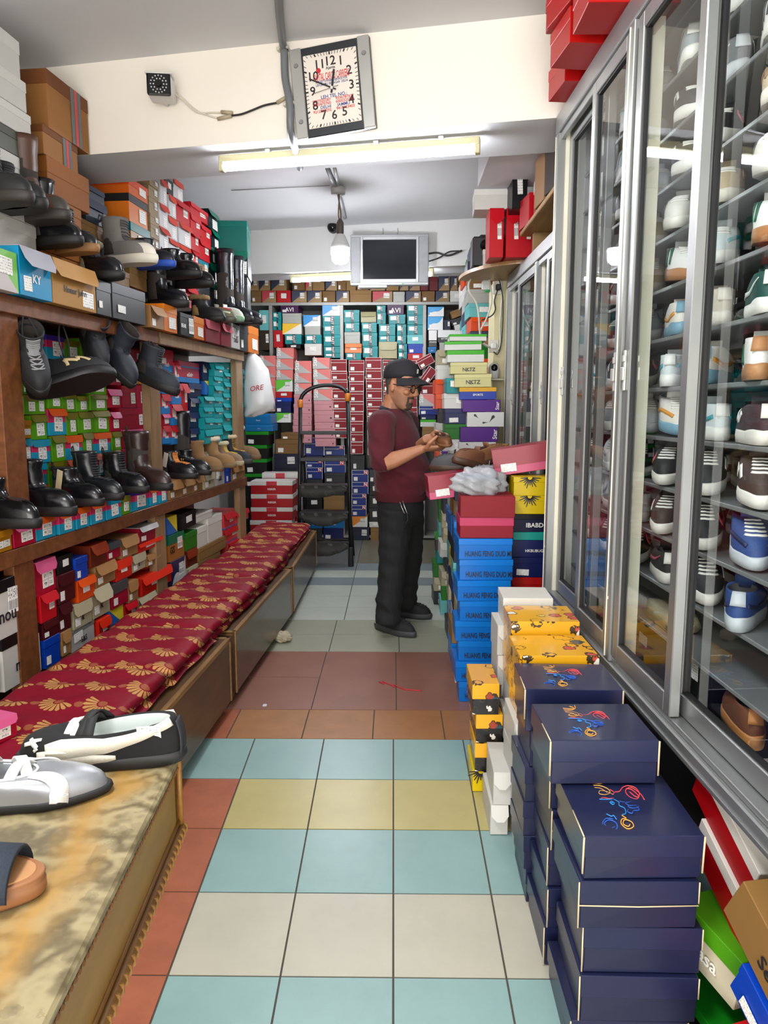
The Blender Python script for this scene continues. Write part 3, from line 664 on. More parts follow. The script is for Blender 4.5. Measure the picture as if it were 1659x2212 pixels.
    if s['extra'] == 'tape':
        def tp():
            bm = B(); bx(bm, w*.05, w*.13, -.001, 0, 0, h); bx(bm, w*.23, w*.3, -.001, 0, 0, h); return bm
        link('grey_tape', cached(('tp', w, h), tp, M('#5c6468', .5)), None, o)
        link('red_tape', cached(('tp2', w, h), lambda: panel(w*.08, 0, h, -.001, 0), M('#b84444', .5)), None, o, (w*.18, 0, 0))
    if s['st']:
        kind, sx, sz, sw_, sh = s['st']
        me = cached(('s', kind, q5(w*sw_), q5(h*sh)), lambda: panel(q5(w*sw_), -q5(h*sh)/2, q5(h*sh)/2, -.0016, .0), sticker_mat(kind))
        yy = -.0002
        link('paper_label', me, None, o, (sx*w, yy, sz*h), (0, random.uniform(-.05, .05), 0))
    if s['txt'] and w > .05:
        t = s['txt']; where = t[2] if len(t) > 2 else ''; size = t[1]*h*1.25
        col = INK if style in ('better', 'nktz', 'hfdm', 'gs', 'gf', 'bandw', 'sns', 'kraftf', 'cream', 'abc', 'seven') else WHT
        if where == 'low' and style == 'better': col = WHT
        rot_ = (PI/2, 0, 0); p = (0, -.0022, h*.38)
        if where == 'left': p = (-w*.3, -.0022, h*.42)
        if where == 'low': p = (w*.05, -.0022, h*.28)
        if where == 'lowright': p = (w*.36, -.0022, h*.2)
        if where == 'badge': p = (w*.33, -.0024, h*.8)
        if style == 'star': rot_ = (PI/2, -PI/2, 0); p = (-w*.36, -.0022, h*.66)
        if where == 'right': rot_ = (PI/2, -PI/2, 0); p = (w*.42, -.0022, h*.5); size = h*.42
        if style == 'teal': rot_ = (PI/2, PI/2, 0); p = (w*.04, -.0024, h*.5); size = w*.2
        if style == 'gwflip': p = (-w*.2, -.0022, h*.3)
        tm = text_mesh(t[0], round(size, 3) or .003)
        wd = max(v.co.x for v in tm.vertices)-min(v.co.x for v in tm.vertices) if len(tm.vertices) else 1
        k = min(1, w*.86/wd) if rot_ == (PI/2, 0, 0) else min(1, h*.86/wd)
        key = ('txt', t[0], round(size, 3), col.name)
        if key not in BMC: me = tm.copy(); me.materials.append(col); BMC[key] = me
        e = link('lettering', BMC[key], None, o, p, rot_); e.scale = (k, max(k, .75), 1)
    return o
def label_boxes(items, place):
    """items: [(object style desc, cx, cy)] -> unique wording by column and height"""
    by = {}
    for i, (st, cx, cy, wd) in enumerate(items): by.setdefault(ST[st]['desc'], []).append(i)
    out = [None]*len(items)
    for desc, ids in by.items():
        if len(ids) == 1: out[ids[0]] = f'{desc} {place}'; continue
        cols = []
        for i in sorted(ids, key=lambda i: items[i][1]):
            for c in cols:
                if abs(items[c[0]][1]-items[i][1]) < .55*max(items[c[0]][3], items[i][3]): c.append(i); break
            else: cols.append([i])
        n = len(cols)
        for k, c in enumerate(cols):
            c.sort(key=lambda i: items[i][2])
            cn = '' if n == 1 else ('left column' if k == 0 else 'right column' if k == n-1 else ('middle column' if n == 3 else ORD[k]+' column'))
            for j, i in enumerate(c):
                on = 'only' if len(c) == 1 else ('lowest' if j == len(c)-1 else ORD[j])
                if len(c) == 1: out[i] = f'{desc}, alone in {cn}, {place}'
                elif cn: out[i] = f'{desc}, {on} in {cn}, {place}'
                else: out[i] = f'{desc}, {on}, {place}'
    return out
def R(T, plane, rects, depth, place, group=None, base=None, snap=.05, shrink=.97, maxd=None):
    """boxes whose front faces lie in an upright plane; rects are outlines read off that plane"""
    ox, oy, sc = T; it = []
    for r in rects:
        x0, y0, x1, y1, st = r[:5]; tl = r[5] if len(r) > 5 else 0
        x0, x1, y0, y1 = ox+x0*sc, ox+x1*sc, oy+y0*sc, oy+y1*sc; cx = (x0+x1)/2; cy = (y0+y1)/2
        a, b_ = plane.at(x0, cy), plane.at(x1, cy); lo, hi = plane.at(cx, y1), plane.at(cx, y0)
        sa, sb = a.dot(plane.v), b_.dot(plane.v)
        it.append([st, cx, cy, x1-x0, sa, sb, lo.z, hi.z, tl])
    labs = label_boxes([(i[0], i[1], i[2], i[3]) for i in it], place); done = []; res = []
    for k in sorted(range(len(it)), key=lambda k: it[k][6]):
        st, cx, cy, wpx, sa, sb, z0, z1, tl = it[k]
        if not tl:
            under = [t for (p, q, t) in done if min(q, sb)-max(p, sa) > .02 and abs(t-z0) < snap]
            if under: z0 = max(under)
            elif base is not None and abs(z0-base) < snap+.02: z0 = base
            if z1-z0 < .02: z1 = z0+.03
            done.append((sa, sb, z1))
        w_ = (sb-sa)*shrink; h_ = (z1-z0)
        mid = (sa+sb)/2; nP = plane.P.dot(plane.n)
        p = plane.v*mid+plane.n*(nP+random.uniform(-.006, .006)); p.z = z0
        ry = 0
        if tl: ry = tl
        o = box(st, w_, maxd or depth*random.uniform(.94, 1.0), h_-.0015, p, (0, ry, plane.yaw+random.uniform(-.02, .02)), labs[k], group)
        res.append(o)
    return res
def stack(x0, x1, y0, y1, z0, lst, place, group, jit=.012, cx=0):
    """a pile seen along the aisle; lst from the floor up: (style, height)"""
    n = len(lst); labs = label_boxes([(st, 0, n-i, 1) for i, (st, h) in enumerate(lst)], place); out = []
    for i, (st, h) in enumerate(lst):
        out.append(box(st, x1-x0, y1-y0, h-.001, ((x0+x1)/2+random.uniform(-jit, jit), y0+random.uniform(-jit, jit)*.6, z0), (0, 0, random.uniform(-.03, .03)), labs[i], group)); z0 += q5(h-.001, .0025)+.0006
    return out
TA = (0, 0, .33755); TB = (500, 380, .42194); TC = (0, 660, .33755); TD = (0, 1100, .33755); TG = (520, 570, .3255); TH = (520, 770, .21248); TI = (170, 370, .23508); TJ = (880, 580, .18993); TE_ = (560, 700, .38577)
PB = BACK.off(.0)
# ---- top of the rear shelving: two rows
r1 = [(45,85,120,177,'navtan'),(120,85,195,177,'navtan'),(200,85,305,177,'navtan'),(345,95,428,177,'tan'),(428,100,475,177,'redtan'),(475,95,558,177,'tanp'),(560,92,640,177,'navtan'),(642,92,700,177,'tan'),(700,95,765,177,'tanp'),(768,95,850,177,'tan'),(855,95,960,177,'navtan'),(965,95,1050,177,'tanp'),(1052,95,1115,177,'navtan'),(1117,95,1190,177,'navtan'),(1190,85,1248,177,'dred'),(1250,85,1310,177,'dred'),(1312,80,1388,177,'navtan'),(1390,80,1440,177,'navtan'),(1442,85,1520,177,'tan')]
r2 = [(70,178,137,248,'tan'),(140,178,235,248,'redtan'),(236,176,335,248,'red'),(337,178,439,248,'navtan'),(441,178,539,248,'navtan'),(540,178,630,248,'tan'),(632,178,720,248,'navtan'),(722,174,870,248,'tanp'),(874,180,1008,248,'redtan'),(1010,184,1090,248,'greywht'),(1094,180,1198,248,'navtan'),(1200,180,1290,248,'tan'),(1292,180,1385,248,'navtan'),(1387,178,1487,248,'white')]
R(TG, PB.off(.005), r1, .34, 'upper row above rear shelving', 'boxes on top of the rear shelving', snap=.09)
R(TG, PB.off(.005), r2, .34, 'lower row above rear shelving', 'boxes on top of the rear shelving', base=zt)
# ---- bays of the rear shelving
bay0 = [(122,305,190,440,'mint'),(128,440,196,572,'brown')]
R(TG, PB, bay0, .3, 'far left of rear shelving', 'boxes in the rear shelving', snap=.06)
bay1 = [(262,268,385,325,'purpleS'),(275,327,405,395,'greywht'),(275,395,405,467,'yeldiag'),(290,467,405,532,'teal'),(300,532,400,562,'black'),(212,318,270,370,'teal'),(212,372,270,438,'teal'),(216,440,280,554,'red'),(540,268,660,344,'bluediag'),(413,338,530,414,'bluediag'),(424,414,530,470,'greywht'),(425,470,540,529,'teal'),(422,529,538,606,'white'),
        (542,345,660,406,'teal'),(545,406,662,470,'teal'),(548,470,664,546,'teal'),(550,547,666,592,'teal'),(552,592,668,624,'teal')]
R(TG, PB, bay1, .3, 'left rear bay', 'boxes in the rear shelving', snap=.06)
bay2 = [(682,305,790,374,'teal'),(688,388,790,451,'teal'),(686,451,795,529,'greywht'),(690,529,805,591,'peach'),(695,591,802,636,'teal'),(796,318,900,388,'beige'),(800,388,905,455,'teal'),(802,455,908,546,'teal'),(808,546,912,622,'teal'),(900,275,963,321,'teal'),(902,321,965,386,'teal'),(970,268,1086,334,'purpleS'),(980,336,1095,399,'teal'),(914,399,1030,475,'teal'),(914,475,1030,517,'teal'),(915,517,1040,628,'beige'),(1034,400,1100,471,'teal'),(1034,471,1100,517,'teal'),(1044,530,1105,582,'teal'),(1044,582,1105,636,'teal'),(1101,266,1212,338,'teal'),(1102,338,1212,403,'teal'),(1103,403,1212,470,'teal'),(1102,470,1214,531,'mint'),(1108,531,1214,594,'blue'),(1106,594,1220,642,'red')]
R(TG, PB, bay2, .3, 'middle rear bay', 'boxes in the rear shelving', snap=.06)
bay3 = [(1240,283,1350,349,'bluewave'),(1238,349,1345,420,'bluewave'),(1346,370,1396,420,'navy'),(1246,440,1303,514,'better'),(1305,438,1490,516,'better'),(1318,520,1402,572,'greywht'),(1240,550,1300,590,'cyan'),(1400,300,1490,350,'tanp',-.35),(1400,356,1500,398,'dgrey',-.3),(1420,398,1510,436,'white',-.2)]
R(TG, PB, bay3, .3, 'right rear bay', 'boxes in the rear shelving', snap=.06)
# ---- salmon, pale pink and crimson piles against the rear shelving
PF = BACK.off(.12)
def colm(T, plane, xb, xt, ys, sts, depth, place, group):
    """a leaning pile: outlines between successive heights"""
    n = len(sts); rr = []
    for i in range(n):
        t = (i+.5)/n; x0 = xb[0]+(xt[0]-xb[0])*t; x1 = xb[1]+(xt[1]-xb[1])*t
        rr.append((x0, ys[i+1], x1, ys[i], sts[i]))
    return R(T, plane, rr, depth, place, group, snap=.04)
G1 = 'salmon and pale pink boxes piled against the rear shelving'; G2 = 'crimson white edged boxes piled against the rear shelving'
colm(TH, PF, (190,352), (190,362), [560,430,320,213,100,-8], ['star']*5, .3, 'in pile behind hanging white bag', G1)
colm(TH, PF, (345,508), (362,545), [672,572,460,420,358,238,135,23,-88], ['greendiag','navyK','blue','red','greendiag','star','star','star'], .3, 'in pile left of ladder', G1)
colm(TH, PF, (520,725), (548,722), [880,790,700,640,580,480,385,270,170,45], ['palepink']*6+['star']*3, .3, 'in pile behind left ladder rail', G1)
colm(TH, PF, (752,975), (728,905), [915,830,738,670,548,448,335,235,127,10], ['palepink']*5+['star']*4, .3, 'in pile behind ladder arch', G1)
colm(TH, PF, (955,1110), (908,1078), [828,728,634,532,430,328,236,150,28], ['rimred']*8, .3, 'in pile behind right ladder rail', G2)
colm(TH, PF, (1118,1245), (1096,1258), [992,868,768,660,560,458,355,255,155,36], ['rimred']*9, .3, 'in pile just right of ladder', G2)
colm(TH, PF, (1290,1450), (1265,1432), [1000,900,795,690,610,510,425,328,225,122,8], ['rimred']*10, .3, 'in pile behind the shoulder', G2)
colm(TH, PF, (1462,1610), (1440,1590), [1000,900,800,690,590,460,355,245,140,30], ['rimred']*9, .3, 'in pile behind the head', G2)
colm((0,0,1), PF, (868,903), (862,900), [980,945,915,880,852,826,802,778], ['rimred']*7, .3, 'in pile behind the face', G2)
R(TJ, PF, [(165,1800,410,1925,'tanp'),(142,1716,330,1815,'greenw'),(142,1664,325,1716,'navyK'),(130,1560,350,1664,'nblue'),(130,1432,322,1558,'star'),(152,1300,355,1428,'rimred')], .3, 'in pile right of the face', G1)
for (px, py, a, nm) in ((205, 1055, -.5, 'upper'), (240, 1212, -.95, 'lower')):
    p = PF.off(.02).at(TJ[0]+px*TJ[2], TJ[1]+py*TJ[2]); o = box('rimred', .165, .28, .1, p, (0, a, PF.yaw), f'crimson shoe box edged in white, {nm} of two tipped sideways', G2)
    o.location = p+Matrix.Rotation(PF.yaw, 3, 'Z') @ Matrix.Rotation(a, 3, 'Y') @ Vector((0, 0, -.05))
# ---- low piles behind the ladder and the person
PL = BACK.off(.3)
G3 = 'boxes standing low against the rear shelving'
FR = [(1128,1000,1262,1152,'dgrey'),(1128,1155,1300,1275,'nblue'),(1128,1275,1300,1396,'nblue'),(1125,1396,1280,1512,'nblue'),(1125,1512,1280,1624,'nblue'),(1125,1624,1290,1734,'orangediag'),(1130,1734,1312,1852,'navy')]
R(TH, BACK.off(.05), FR, .28, 'in pile right of ladder', G3, base=.0, snap=.04)
R(TH, BACK.off(.05), [(1318,1736,1420,1852,'tanp'),(1305,1680,1430,1736,'white'),(1305,1540,1420,1680,'black'),(1305,1410,1420,1540,'black'),(1305,1285,1420,1410,'black'),(1305,1150,1420,1285,'dgrey')], .28, 'in pile behind the legs', G3, base=0, snap=.04)
R((0,0,1), BACK.off(.05), [(830,1140,868,1164,'tanp'),(830,1110,868,1140,'black'),(870,1135,905,1164,'navy'),(870,1105,905,1135,'dgrey'),(868,1070,905,1105,'dgrey'),(826,1080,866,1110,'black')], .28, 'hidden low behind the legs', G3, base=0, snap=.04)
LB = [(640,822,850,1010,'nblue'),(845,905,1062,1006,'nblue'),(658,1058,838,1128,'nblue'),(848,1058,1068,1182,'nblue'),(664,1128,836,1246,'nblue'),(848,1182,1066,1282,'dgrey'),(664,1246,836,1340,'dgrey'),(848,1282,1060,1410,'dgrey'),(664,1340,836,1430,'navy'),(664,1430,832,1542,'black'),(838,1412,1058,1552,'tanp'),(664,1542,836,1650,'dgrey'),(838,1552,1058,1650,'orangediag'),(664,1650,836,1745,'cyan'),(838,1650,1058,1745,'cyan'),(640,1745,832,1856,'dgrey'),(836,1745,1048,1856,'navyK'),(664,1006,838,1058,'navyK'),(848,1006,1066,1058,'dgrey')]
R(TH, BACK.off(.02), LB, .28, 'seen between ladder treads', G3, base=0, snap=.05)
PT = BACK.off(.42)
R(TH, PT, [(350,842,590,990,'tan'),(335,990,590,1150,'navy'),(405,775,600,842,'tan'),(330,1150,600,1290,'dgrey'),(330,1290,600,1420,'tanp'),(330,1420,600,1540,'pattern'),(330,1540,600,1660,'pattern'),(330,1660,600,1800,'dgrey'),(330,1800,600,1960,'dgrey')], .3, 'in pile left of ladder foot', G3, base=0, snap=.05)
PC = BACK.off(.62)
R(TH, PC, [(45,582,310,690,'cyan'),(40,690,330,760,'cyan'),(45,760,290,900,'grnblk'),(40,900,270,1040,'grnblk'),(40,1040,270,1190,'grnblk'),(40,1190,270,1330,'grnblk'),(40,1330,270,1470,'black'),(40,1470,270,1610,'black'),(40,1610,270,1760,'black'),(40,1760,270,1920,'black')], .32, 'in pile behind red boot boxes', G3, base=0, snap=.05)
# white lidded red boot boxes at the end of the benches
bmx = at_y(584, 1100, 6.95); xr0, xr1 = at_y(541, 1100, 6.95).x, at_y(632, 1100, 6.95).x
zs = [at_y(585, y, 6.95).z for y in (1136, 1104, 1071, 1040)]
z = 0.0; hh = zs[1]-zs[0]; lst = []
while z < zs[0]-.02: lst.append(('redwht', hh)); z += hh
lst = [('redwht', zs[3]/6 if False else hh)]*(len(lst)+3)
k_ = zs[3]/(len(lst)*hh); lst = [('redwht', hh*k_)]*len(lst)
stack(xr0, xr1, 6.95, 7.2, 0, lst, 'in front pile at far bench end', 'white lidded red boot boxes', .008)
xr0, xr1 = at_y(566, 1030, 7.26).x, at_y(645, 1030, 7.26).x; zt2 = at_y(600, 1022, 7.26).z; n_ = int(zt2/.145)
stack(xr0, xr1, 7.24, 7.42, 0, [('redwht', zt2/n_)]*n_, 'in rear pile at far bench end', 'white lidded red boot boxes', .006)
# ---- left shelving: recessed wall of boxes, first section
PW = LEFT.off(-.17)
w1 = [(92,180,228,345,'green4'),(230,150,300,240,'teal'),(292,190,412,338,'multip'),(415,222,512,348,'green4'),(515,215,600,330,'green4'),(610,220,690,330,'green4'),(780,278,930,358,'crimson'),(790,358,908,500,'mustard'),(690,400,785,520,'crimson'),
      (90,350,150,450,'multi'),(110,460,240,560,'green4'),(240,450,330,560,'green4'),(340,350,440,450,'green4'),(340,455,440,560,'green4'),(450,352,550,455,'green4'),(555,335,680,455,'green4'),(450,460,560,575,'green4'),(565,460,680,565,'green4'),
      (142,570,232,695,'green4'),(234,565,296,695,'green4'),(300,560,390,655,'green4'),(392,560,478,660,'green4'),(480,578,562,662,'green4'),(570,570,682,670,'green4'),(684,535,776,680,'pinklid'),(780,515,870,645,'crimson'),(875,505,925,640,'crimson'),
      (196,697,300,852,'green4'),(302,660,414,826,'multi'),(416,682,490,812,'green4'),(492,680,588,804,'green4'),(590,672,700,812,'green4'),(702,682,764,802,'pinklid'),(768,655,970,790,'crimson'),
      (132,730,196,845,'mustard'),(148,850,196,1010,'multit'),(198,858,318,1010,'multit'),(322,830,412,990,'green4'),(416,830,526,978,'multi'),(530,815,594,952,'green4'),(596,812,714,942,'multi'),(716,806,776,918,'green4'),(780,790,964,905,'pinklid'),
      (160,1012,300,1150,'multit'),(304,1000,426,1150,'green4'),(430,985,526,1120,'multi'),(530,955,600,1100,'green4'),(604,945,710,1080,'multi'),(714,925,776,1060,'green4'),(780,908,960,1040,'crimson'),
      (180,1152,310,1300,'multi'),(320,1155,440,1270,'green4'),(445,1125,560,1240,'multi'),(565,1100,680,1200,'green4'),(690,1070,800,1165,'multi'),(810,1045,950,1120,'pinklid')]
R(TC, PW, w1, .22, 'behind hanging boots', 'boxes in the near left shelf bay', base=zm1, snap=.03)
R(TC, PW, [(0,600,18,850,'green4'),(-60,860,22,1000,'multi'),(-70,1005,26,1180,'pinklid'),(-80,1180,26,1330,'crimson')], .22, 'left of the near post', 'boxes in the near left shelf bay', base=zm1, snap=.05)
# front row on the middle shelf
PE = LEFT.off(.012)
e1 = [(-60,1440,90,1632,'mustard'),(92,1385,234,1595,'pinklid'),(236,1345,368,1528,'multi'),(372,1315,478,1485,'multi'),(482,1288,568,1445,'multi'),(572,1258,668,1405,'multi'),(674,1228,770,1378,'multit'),(774,1215,836,1338,'green4'),(840,1180,958,1312,'multip'),(962,1160,1016,1282,'multi'),(1018,1150,1070,1252,'multi')]
e2 = [(1085,1118,1164,1245,'tanflap'),(1167,1098,1240,1218,'tanflap'),(1242,1080,1302,1192,'tanflap'),(1304,1058,1376,1168,'cream'),(1378,1040,1440,1142,'sns'),(1442,1030,1480,1112,'blue'),(1482,1012,1560,1104,'tanflap')]
R(TC, PE, e1, .16, 'on middle shelf edge', 'boxes along the middle shelf edge', base=zm1, snap=.04)
R(TC, PE, e2, .16, 'on far middle shelf edge', 'boxes along the middle shelf edge', base=zm1, snap=.05)
# second section
w2 = [(1024,280,1108,432,'hush'),(1030,436,1092,560,'hush'),(1036,566,1092,692,'hush'),(1040,694,1090,765,'pinklid'),(1042,768,1094,885,'hush'),(1110,362,1142,495,'hush'),(1144,360,1284,494,'soft'),(1096,498,1158,628,'hush'),(1096,632,1158,762,'hush'),(1096,766,1160,888,'hush'),(1162,498,1204,685,'redlab'),(1162,690,1204,790,'nhinge'),(1162,790,1204,885,'nhinge'),
      (1208,498,1288,590,'nhinge'),(1208,592,1288,680,'nhinge'),(1208,682,1300,780,'nhinge'),(1208,782,1300,880,'nhinge'),(1290,362,1352,480,'nhinge'),(1306,482,1378,572,'yelblue')]
R(TC, LEFT.off(-.1), w2, .28, 'in far bay by timber post', 'boxes in the far left shelf bay', base=zm1, snap=.03)
w3 = []
for c, (x0, x1, ys) in enumerate([(1304,1366,[582,650,715,790]),(1368,1424,[372,455,515,585,650,720,790]),(1426,1474,[368,428,490,560,625,690,760]),(1476,1514,[365,435,500,566,630,700,765]),(1516,1562,[405,495,560,620,690,750])]):
    for a, b_ in zip(ys, ys[1:]): w3.append((x0, a, x1, b_-1, 'tealflip'))
w3 += [(1304,790,1420,880,'tealflip'),(1422,760,1560,850,'tealflip')]
R(TC, LEFT.off(-.06), w3, .3, 'at far end', 'turquoise boxes in the far left shelf bay', base=zm1, snap=.03)
# ---- left shelving: top ledge row
PU = LEFT.off(.05)
u1 = [(-60,1590,118,1872,'gwflip'),(122,1600,330,1868,'cyflip'),(335,1690,612,1925,'kraftf'),(616,1800,715,1985,'dgflip'),(720,1838,928,2040,'dgflip'),(962,1965,1044,2085,'tanflap'),(1046,1955,1135,2100,'orlab'),(1150,2010,1238,2125,'blklab'),(1240,2030,1308,2145,'orlab'),(1312,2055,1412,2180,'pinkred'),(1415,2075,1476,2195,'pinkred'),(1478,2075,1534,2200,'sns'),(1536,2085,1588,2215,'dgrey'),(1590,2090,1660,2225,'orlab')]
R(TA, PU, u1, .2, 'on the top ledge edge', 'boxes along the top ledge', base=zu1, snap=.1)
# ---- left shelving: wall of boxes up to the ceiling
PX = LEFT.off(-.13)
u2 = [(650,80,738,150,'tanbar'),(650,150,740,252,'tanbar'),(652,254,740,400,'tanbar'),(656,402,738,495,'tanbar'),(656,497,736,620,'tanbar'),(660,622,736,735,'tanbar'),(660,737,736,840,'tanbar'),
      (720+22,82,800,308,'whor'),(742,312,818,520,'whor'),(742,524,830,735,'whor'),(742,738,830,850,'whor'),(820,228,888,428,'whor'),(824,430,908,632,'whor'),(834,634,928,800,'whor'),(836,803,985,940,'whor'),(872,90,968,285,'whor'),(786,75,866,225,'black'),
      (896,288,1022,488,'redlab'),(916,490,1024,690,'whor'),(932,692,1036,858,'whor'),(990,862,1086,1030,'whor'),(1026,420,1122,560,'redlab'),(1026,562,1100,735,'redlab'),(1102,640,1200,820,'redlab'),(1126,510,1222,640,'redlab'),(1040,738,1098,860,'redlab'),(1030,330,1186,418,'redlab'),
      (1192,372,1286,552,'tealblk'),(1224,555,1290,705,'tealblk'),(1204,708,1276,858,'tealblk'),(1206,862,1318,1025,'tealblk'),(1104,822,1192,965,'gf'),(1092,967,1205,1060,'bgrey'),(1206,1028,1300,1180,'tealblk'),(900,942,985,1060,'whor'),(740,852,832,1000,'whor'),(836,942,896,1080,'dgrey'),
      (640,842,736,1000,'dgrey'),(640,1002,736,1180,'dgrey'),(740,1002,832,1180,'dgrey'),(836,1082,985,1230,'dgrey'),(990,1062,1090,1260,'redlab'),(1092,1062,1204,1270,'dgrey'),(1206,1182,1300,1330,'dgrey')]
R(TI, PX, u2, .32, 'above left shelving', 'boxes piled above the left shelving', base=zu1, snap=.035)
u3 = [(470,105,645,248,'orbig'),(466,250,645,505,'orblk'),(472,507,655,735,'olteal'),(470,737,636,900,'tanp'),(470,902,636,1080,'tanp'),(330,400,440,560,'tanp') if False else (300,905,466,1080,'tanp')]
R(TI, LEFT.off(-.10), u3, .36, 'beside the grey ankle boot', 'boot boxes above the left shelving', base=zu1, snap=.05)
u4 = [(60,150,240,275,'bgrey'),(60,277,250,475,'bgrey'),(20,477,240,600,'tanp'),(0,600,230,760,'dgrey'),(0,762,240,900,'tanp'),(0,902,250,1050,'dgrey')]
R(TI, LEFT.off(-.16), u4, .3, 'above the shoes by the brown cartons', 'boot boxes above the left shelving', base=zu1, snap=.05)
u5 = [(300,545,560,868,'cartonT'),(275,870,505,1070,'cartonT'),(300,1072,565,1290,'carton'),(300,1292,520,1450,'carton'),(290,1452,540,1640,'carton'),(280,1642,520,1800,'carton')]
R(TA, LEFT.off(-.08), u5, .34, 'below the ceiling beam', 'brown boot cartons', base=zu1, snap=.05)
u6 = [(-120,170,130,430,'wcarton'),(-120,432,160,640,'wcarton'),(-120,642,200,800,'wcarton'),(-120,802,215,965,'gcarton'),(-120,967,240,1180,'wcarton'),(-120,1182,220,1380,'wcarton'),(-120,1382,240,1600,'wcarton')]
R(TA, LEFT.off(-.05), u6, .3, 'in the corner pile', 'large boot boxes in the near corner', base=zu1, snap=.05)
# the big green and black boot boxes closing the row, facing the viewer
pa, pb = at_y(472, 540, 5.75), at_y(534, 540, 5.75)
zz = [at_y(500, y, 5.75).z for y in (597, 543, 476)]
box('tealblk', pb.x-pa.x, .3, zz[1]-zz[0], ((pa.x+pb.x)/2, 5.75, zz[0]), (0, 0, .1), 'black boot box under the big green one above the shelf')
ST['bigteal'] = mk(C('#088078'), C('#0a877e'), .2, 'cap', None, 'big green boot box', name='boot_box')
box('bigteal', pb.x-pa.x, .3, zz[2]-zz[1]-.002, ((pa.x+pb.x)/2, 5.75, zz[1]+.001), (0, 0, .1), 'big green boot box topping the far end of the left pile')
for i in range(3):
    h_ = (zz[0]-zu1)/3; box('dgrey', pb.x-pa.x-.02, .28, h_-.001, ((pa.x+pb.x)/2, 5.77, zu1+i*h_), (0, 0, .1), f'dark grey shoe box behind the tall black boots, {["lowest","middle","upper"][i]}', 'grey boxes behind the tall boots')
# ---- low shelf on the left, behind the benches
PD = LEFT.off(-.01)
d1 = [(226,318,366,530,'pinklid'),(372,290,474,400,'black'),(477,300,560,432,'blue'),(566,218,676,335,'rust'),(680,205,768,340,'greylid'),(771,172,880,312,'tanflap'),(884,100,1002,192,'zebra'),(884,194,1038,278,'redor'),(944,280,1030,352,'tanflap'),
      (490,434,604,585,'orange'),(607,338,738,485,'tanflap'),(741,315,846,455,'redor'),(849,282,940,392,'cream'),(905,394,1098,545,'redor'),
      (252,534,360,702,'redlab'),(364,404,474,592,'maroon'),(272,704,374,810,'maroon'),(377,594,456,770,'maroon'),(466,587,590,742,'cream'),(593,490,704,690,'cream'),(707,460,816,622,'greylid'),(818,457,880,590,'tanflap'),
      (456,744,620,882,'sns'),(282,812,390,1000,'blue'),(395,772,452,930,'tanflap'),(624,692,704,820,'redor'),(707,624,800,760,'yelblue'),(803,592,880,720,'redlab'),(884,546,1000,660,'cream'),(460,884,600,990,'tanflap')]
R(TD, PD, d1, .3, 'on low shelf behind benches', 'jumbled boxes on the low left shelf', base=.07, snap=.03)
R(TD, PD, [(12,770,268,1110,'bandw'),(-80,440,140,765,'bandw'),(-90,1000,8,1200,'white')], .3, 'on low shelf by the near post', 'jumbled boxes on the low left shelf', base=.07, snap=.05)
d2 = [(1074,42,1140,148,'yelblue'),(1152,12,1254,140,'black'),(1186,142,1264,250,'green'),(1076,150,1180,312,'gs'),(1090,314,1190,492,'navypan'),(1244,18,1362,106,'whitep'),(1266,108,1330,206,'whitep'),(1332,38,1428,206,'whitep'),(1268,208,1452,300,'tanp'),(1432,22,1500,108,'redblue'),(1432,110,1536,190,'redblue'),(1502,10,1588,108,'redblue'),(1195,252,1264,360,'rust'),(1456,192,1560,262,'redblue'),(1268,302,1420,400,'tanp'),(1194,362,1264,480,'cream')]
R(TD, LEFT.off(-.03), d2, .3, 'on far low shelf', 'boxes on the far low left shelf', base=.07, snap=.04)
# ---- piles standing along the glazed cabinets on the right
GN = 'scuffed navy boxes by the cabinet'
N1 = stack(.42, .685, 1.545, 1.808, fz(1.55)+.006, [('navyplain', .115)]*4+[('navyface', .108)], 'in nearest pile by cabinet', GN)
N2 = stack(.405, .672, 1.835, 2.068, fz(1.83)+.006, [('navyplain', .1136)]*5+[('navyface', .115)], 'in second pile by cabinet', GN)
N2[-1].location.y -= .085; N2[-1].location.x -= .02; N1[-1].rotation_euler.x = .05; N1[-1].location.z += .0
N3 = stack(.39, .668, 2.075, 2.30, fz(2.07)+.006, [('navyplain', .108)]*5+[('navyface', .132)], 'in third pile by cabinet', GN)
Y1 = stack(.405, .662, 2.32, 2.54, fz(2.32)+.006, [('wflap', .11)]*4+[('doodle', .11), ('doodle', .118)], 'in pile behind the navy boxes', 'yellow doodle boxes by the cabinet')
Y2 = stack(.415, .655, 2.56, 2.775, fz(2.56)+.006, [('wflap', .11)]*4+[('doodle', .12), ('doodle', .135)], 'in pile next to the blue boxes', 'yellow doodle boxes by the cabinet')
WB = stack(.41, .60, 2.80, 2.985, fz(2.8)+.004, [('wflap', .12)]*5+[('whitep', .105)], 'in pile behind the yellow doodle boxes', 'white boxes behind the doodle boxes')
Y3 = stack(.30, .402, 2.66, 2.88, fz(2.66)+.006, [('abc', .085), ('doodleblk', .11), ('doodleblk', .11), ('doodleblk', .12)], 'in small pile at aisle edge', 'speckled boxes at the aisle edge')
Y4 = stack(.34, .40, 2.40, 2.63, fz(2.4)+.006, [('wflap', .11), ('wflap', .12)], 'in low pile at aisle edge', 'speckled boxes at the aisle edge')
hb = [.098]*8+[.042]
BS = stack(.312, .565, 3.49, 3.70, .003, [('hfdm', .1)]*8+[('pinkl', .1), ('pinkc', .1)], 'in blue pile', 'glossy blue boxes piled in the aisle', .014)
IB = stack(.585, .83, 3.62, 3.82, .003, [('dgrey', .12), ('navy', .12), ('dgrey', .13), ('navy', .11), ('rednote', .105), ('navyK', .1), ('hkb', .085), ('tealthin', .042), ('ibab', .088), ('abc', .092), ('abc', .092)], 'in pile between blue boxes and cabinet', 'boxes piled between the blue pile and the cabinet', .008)
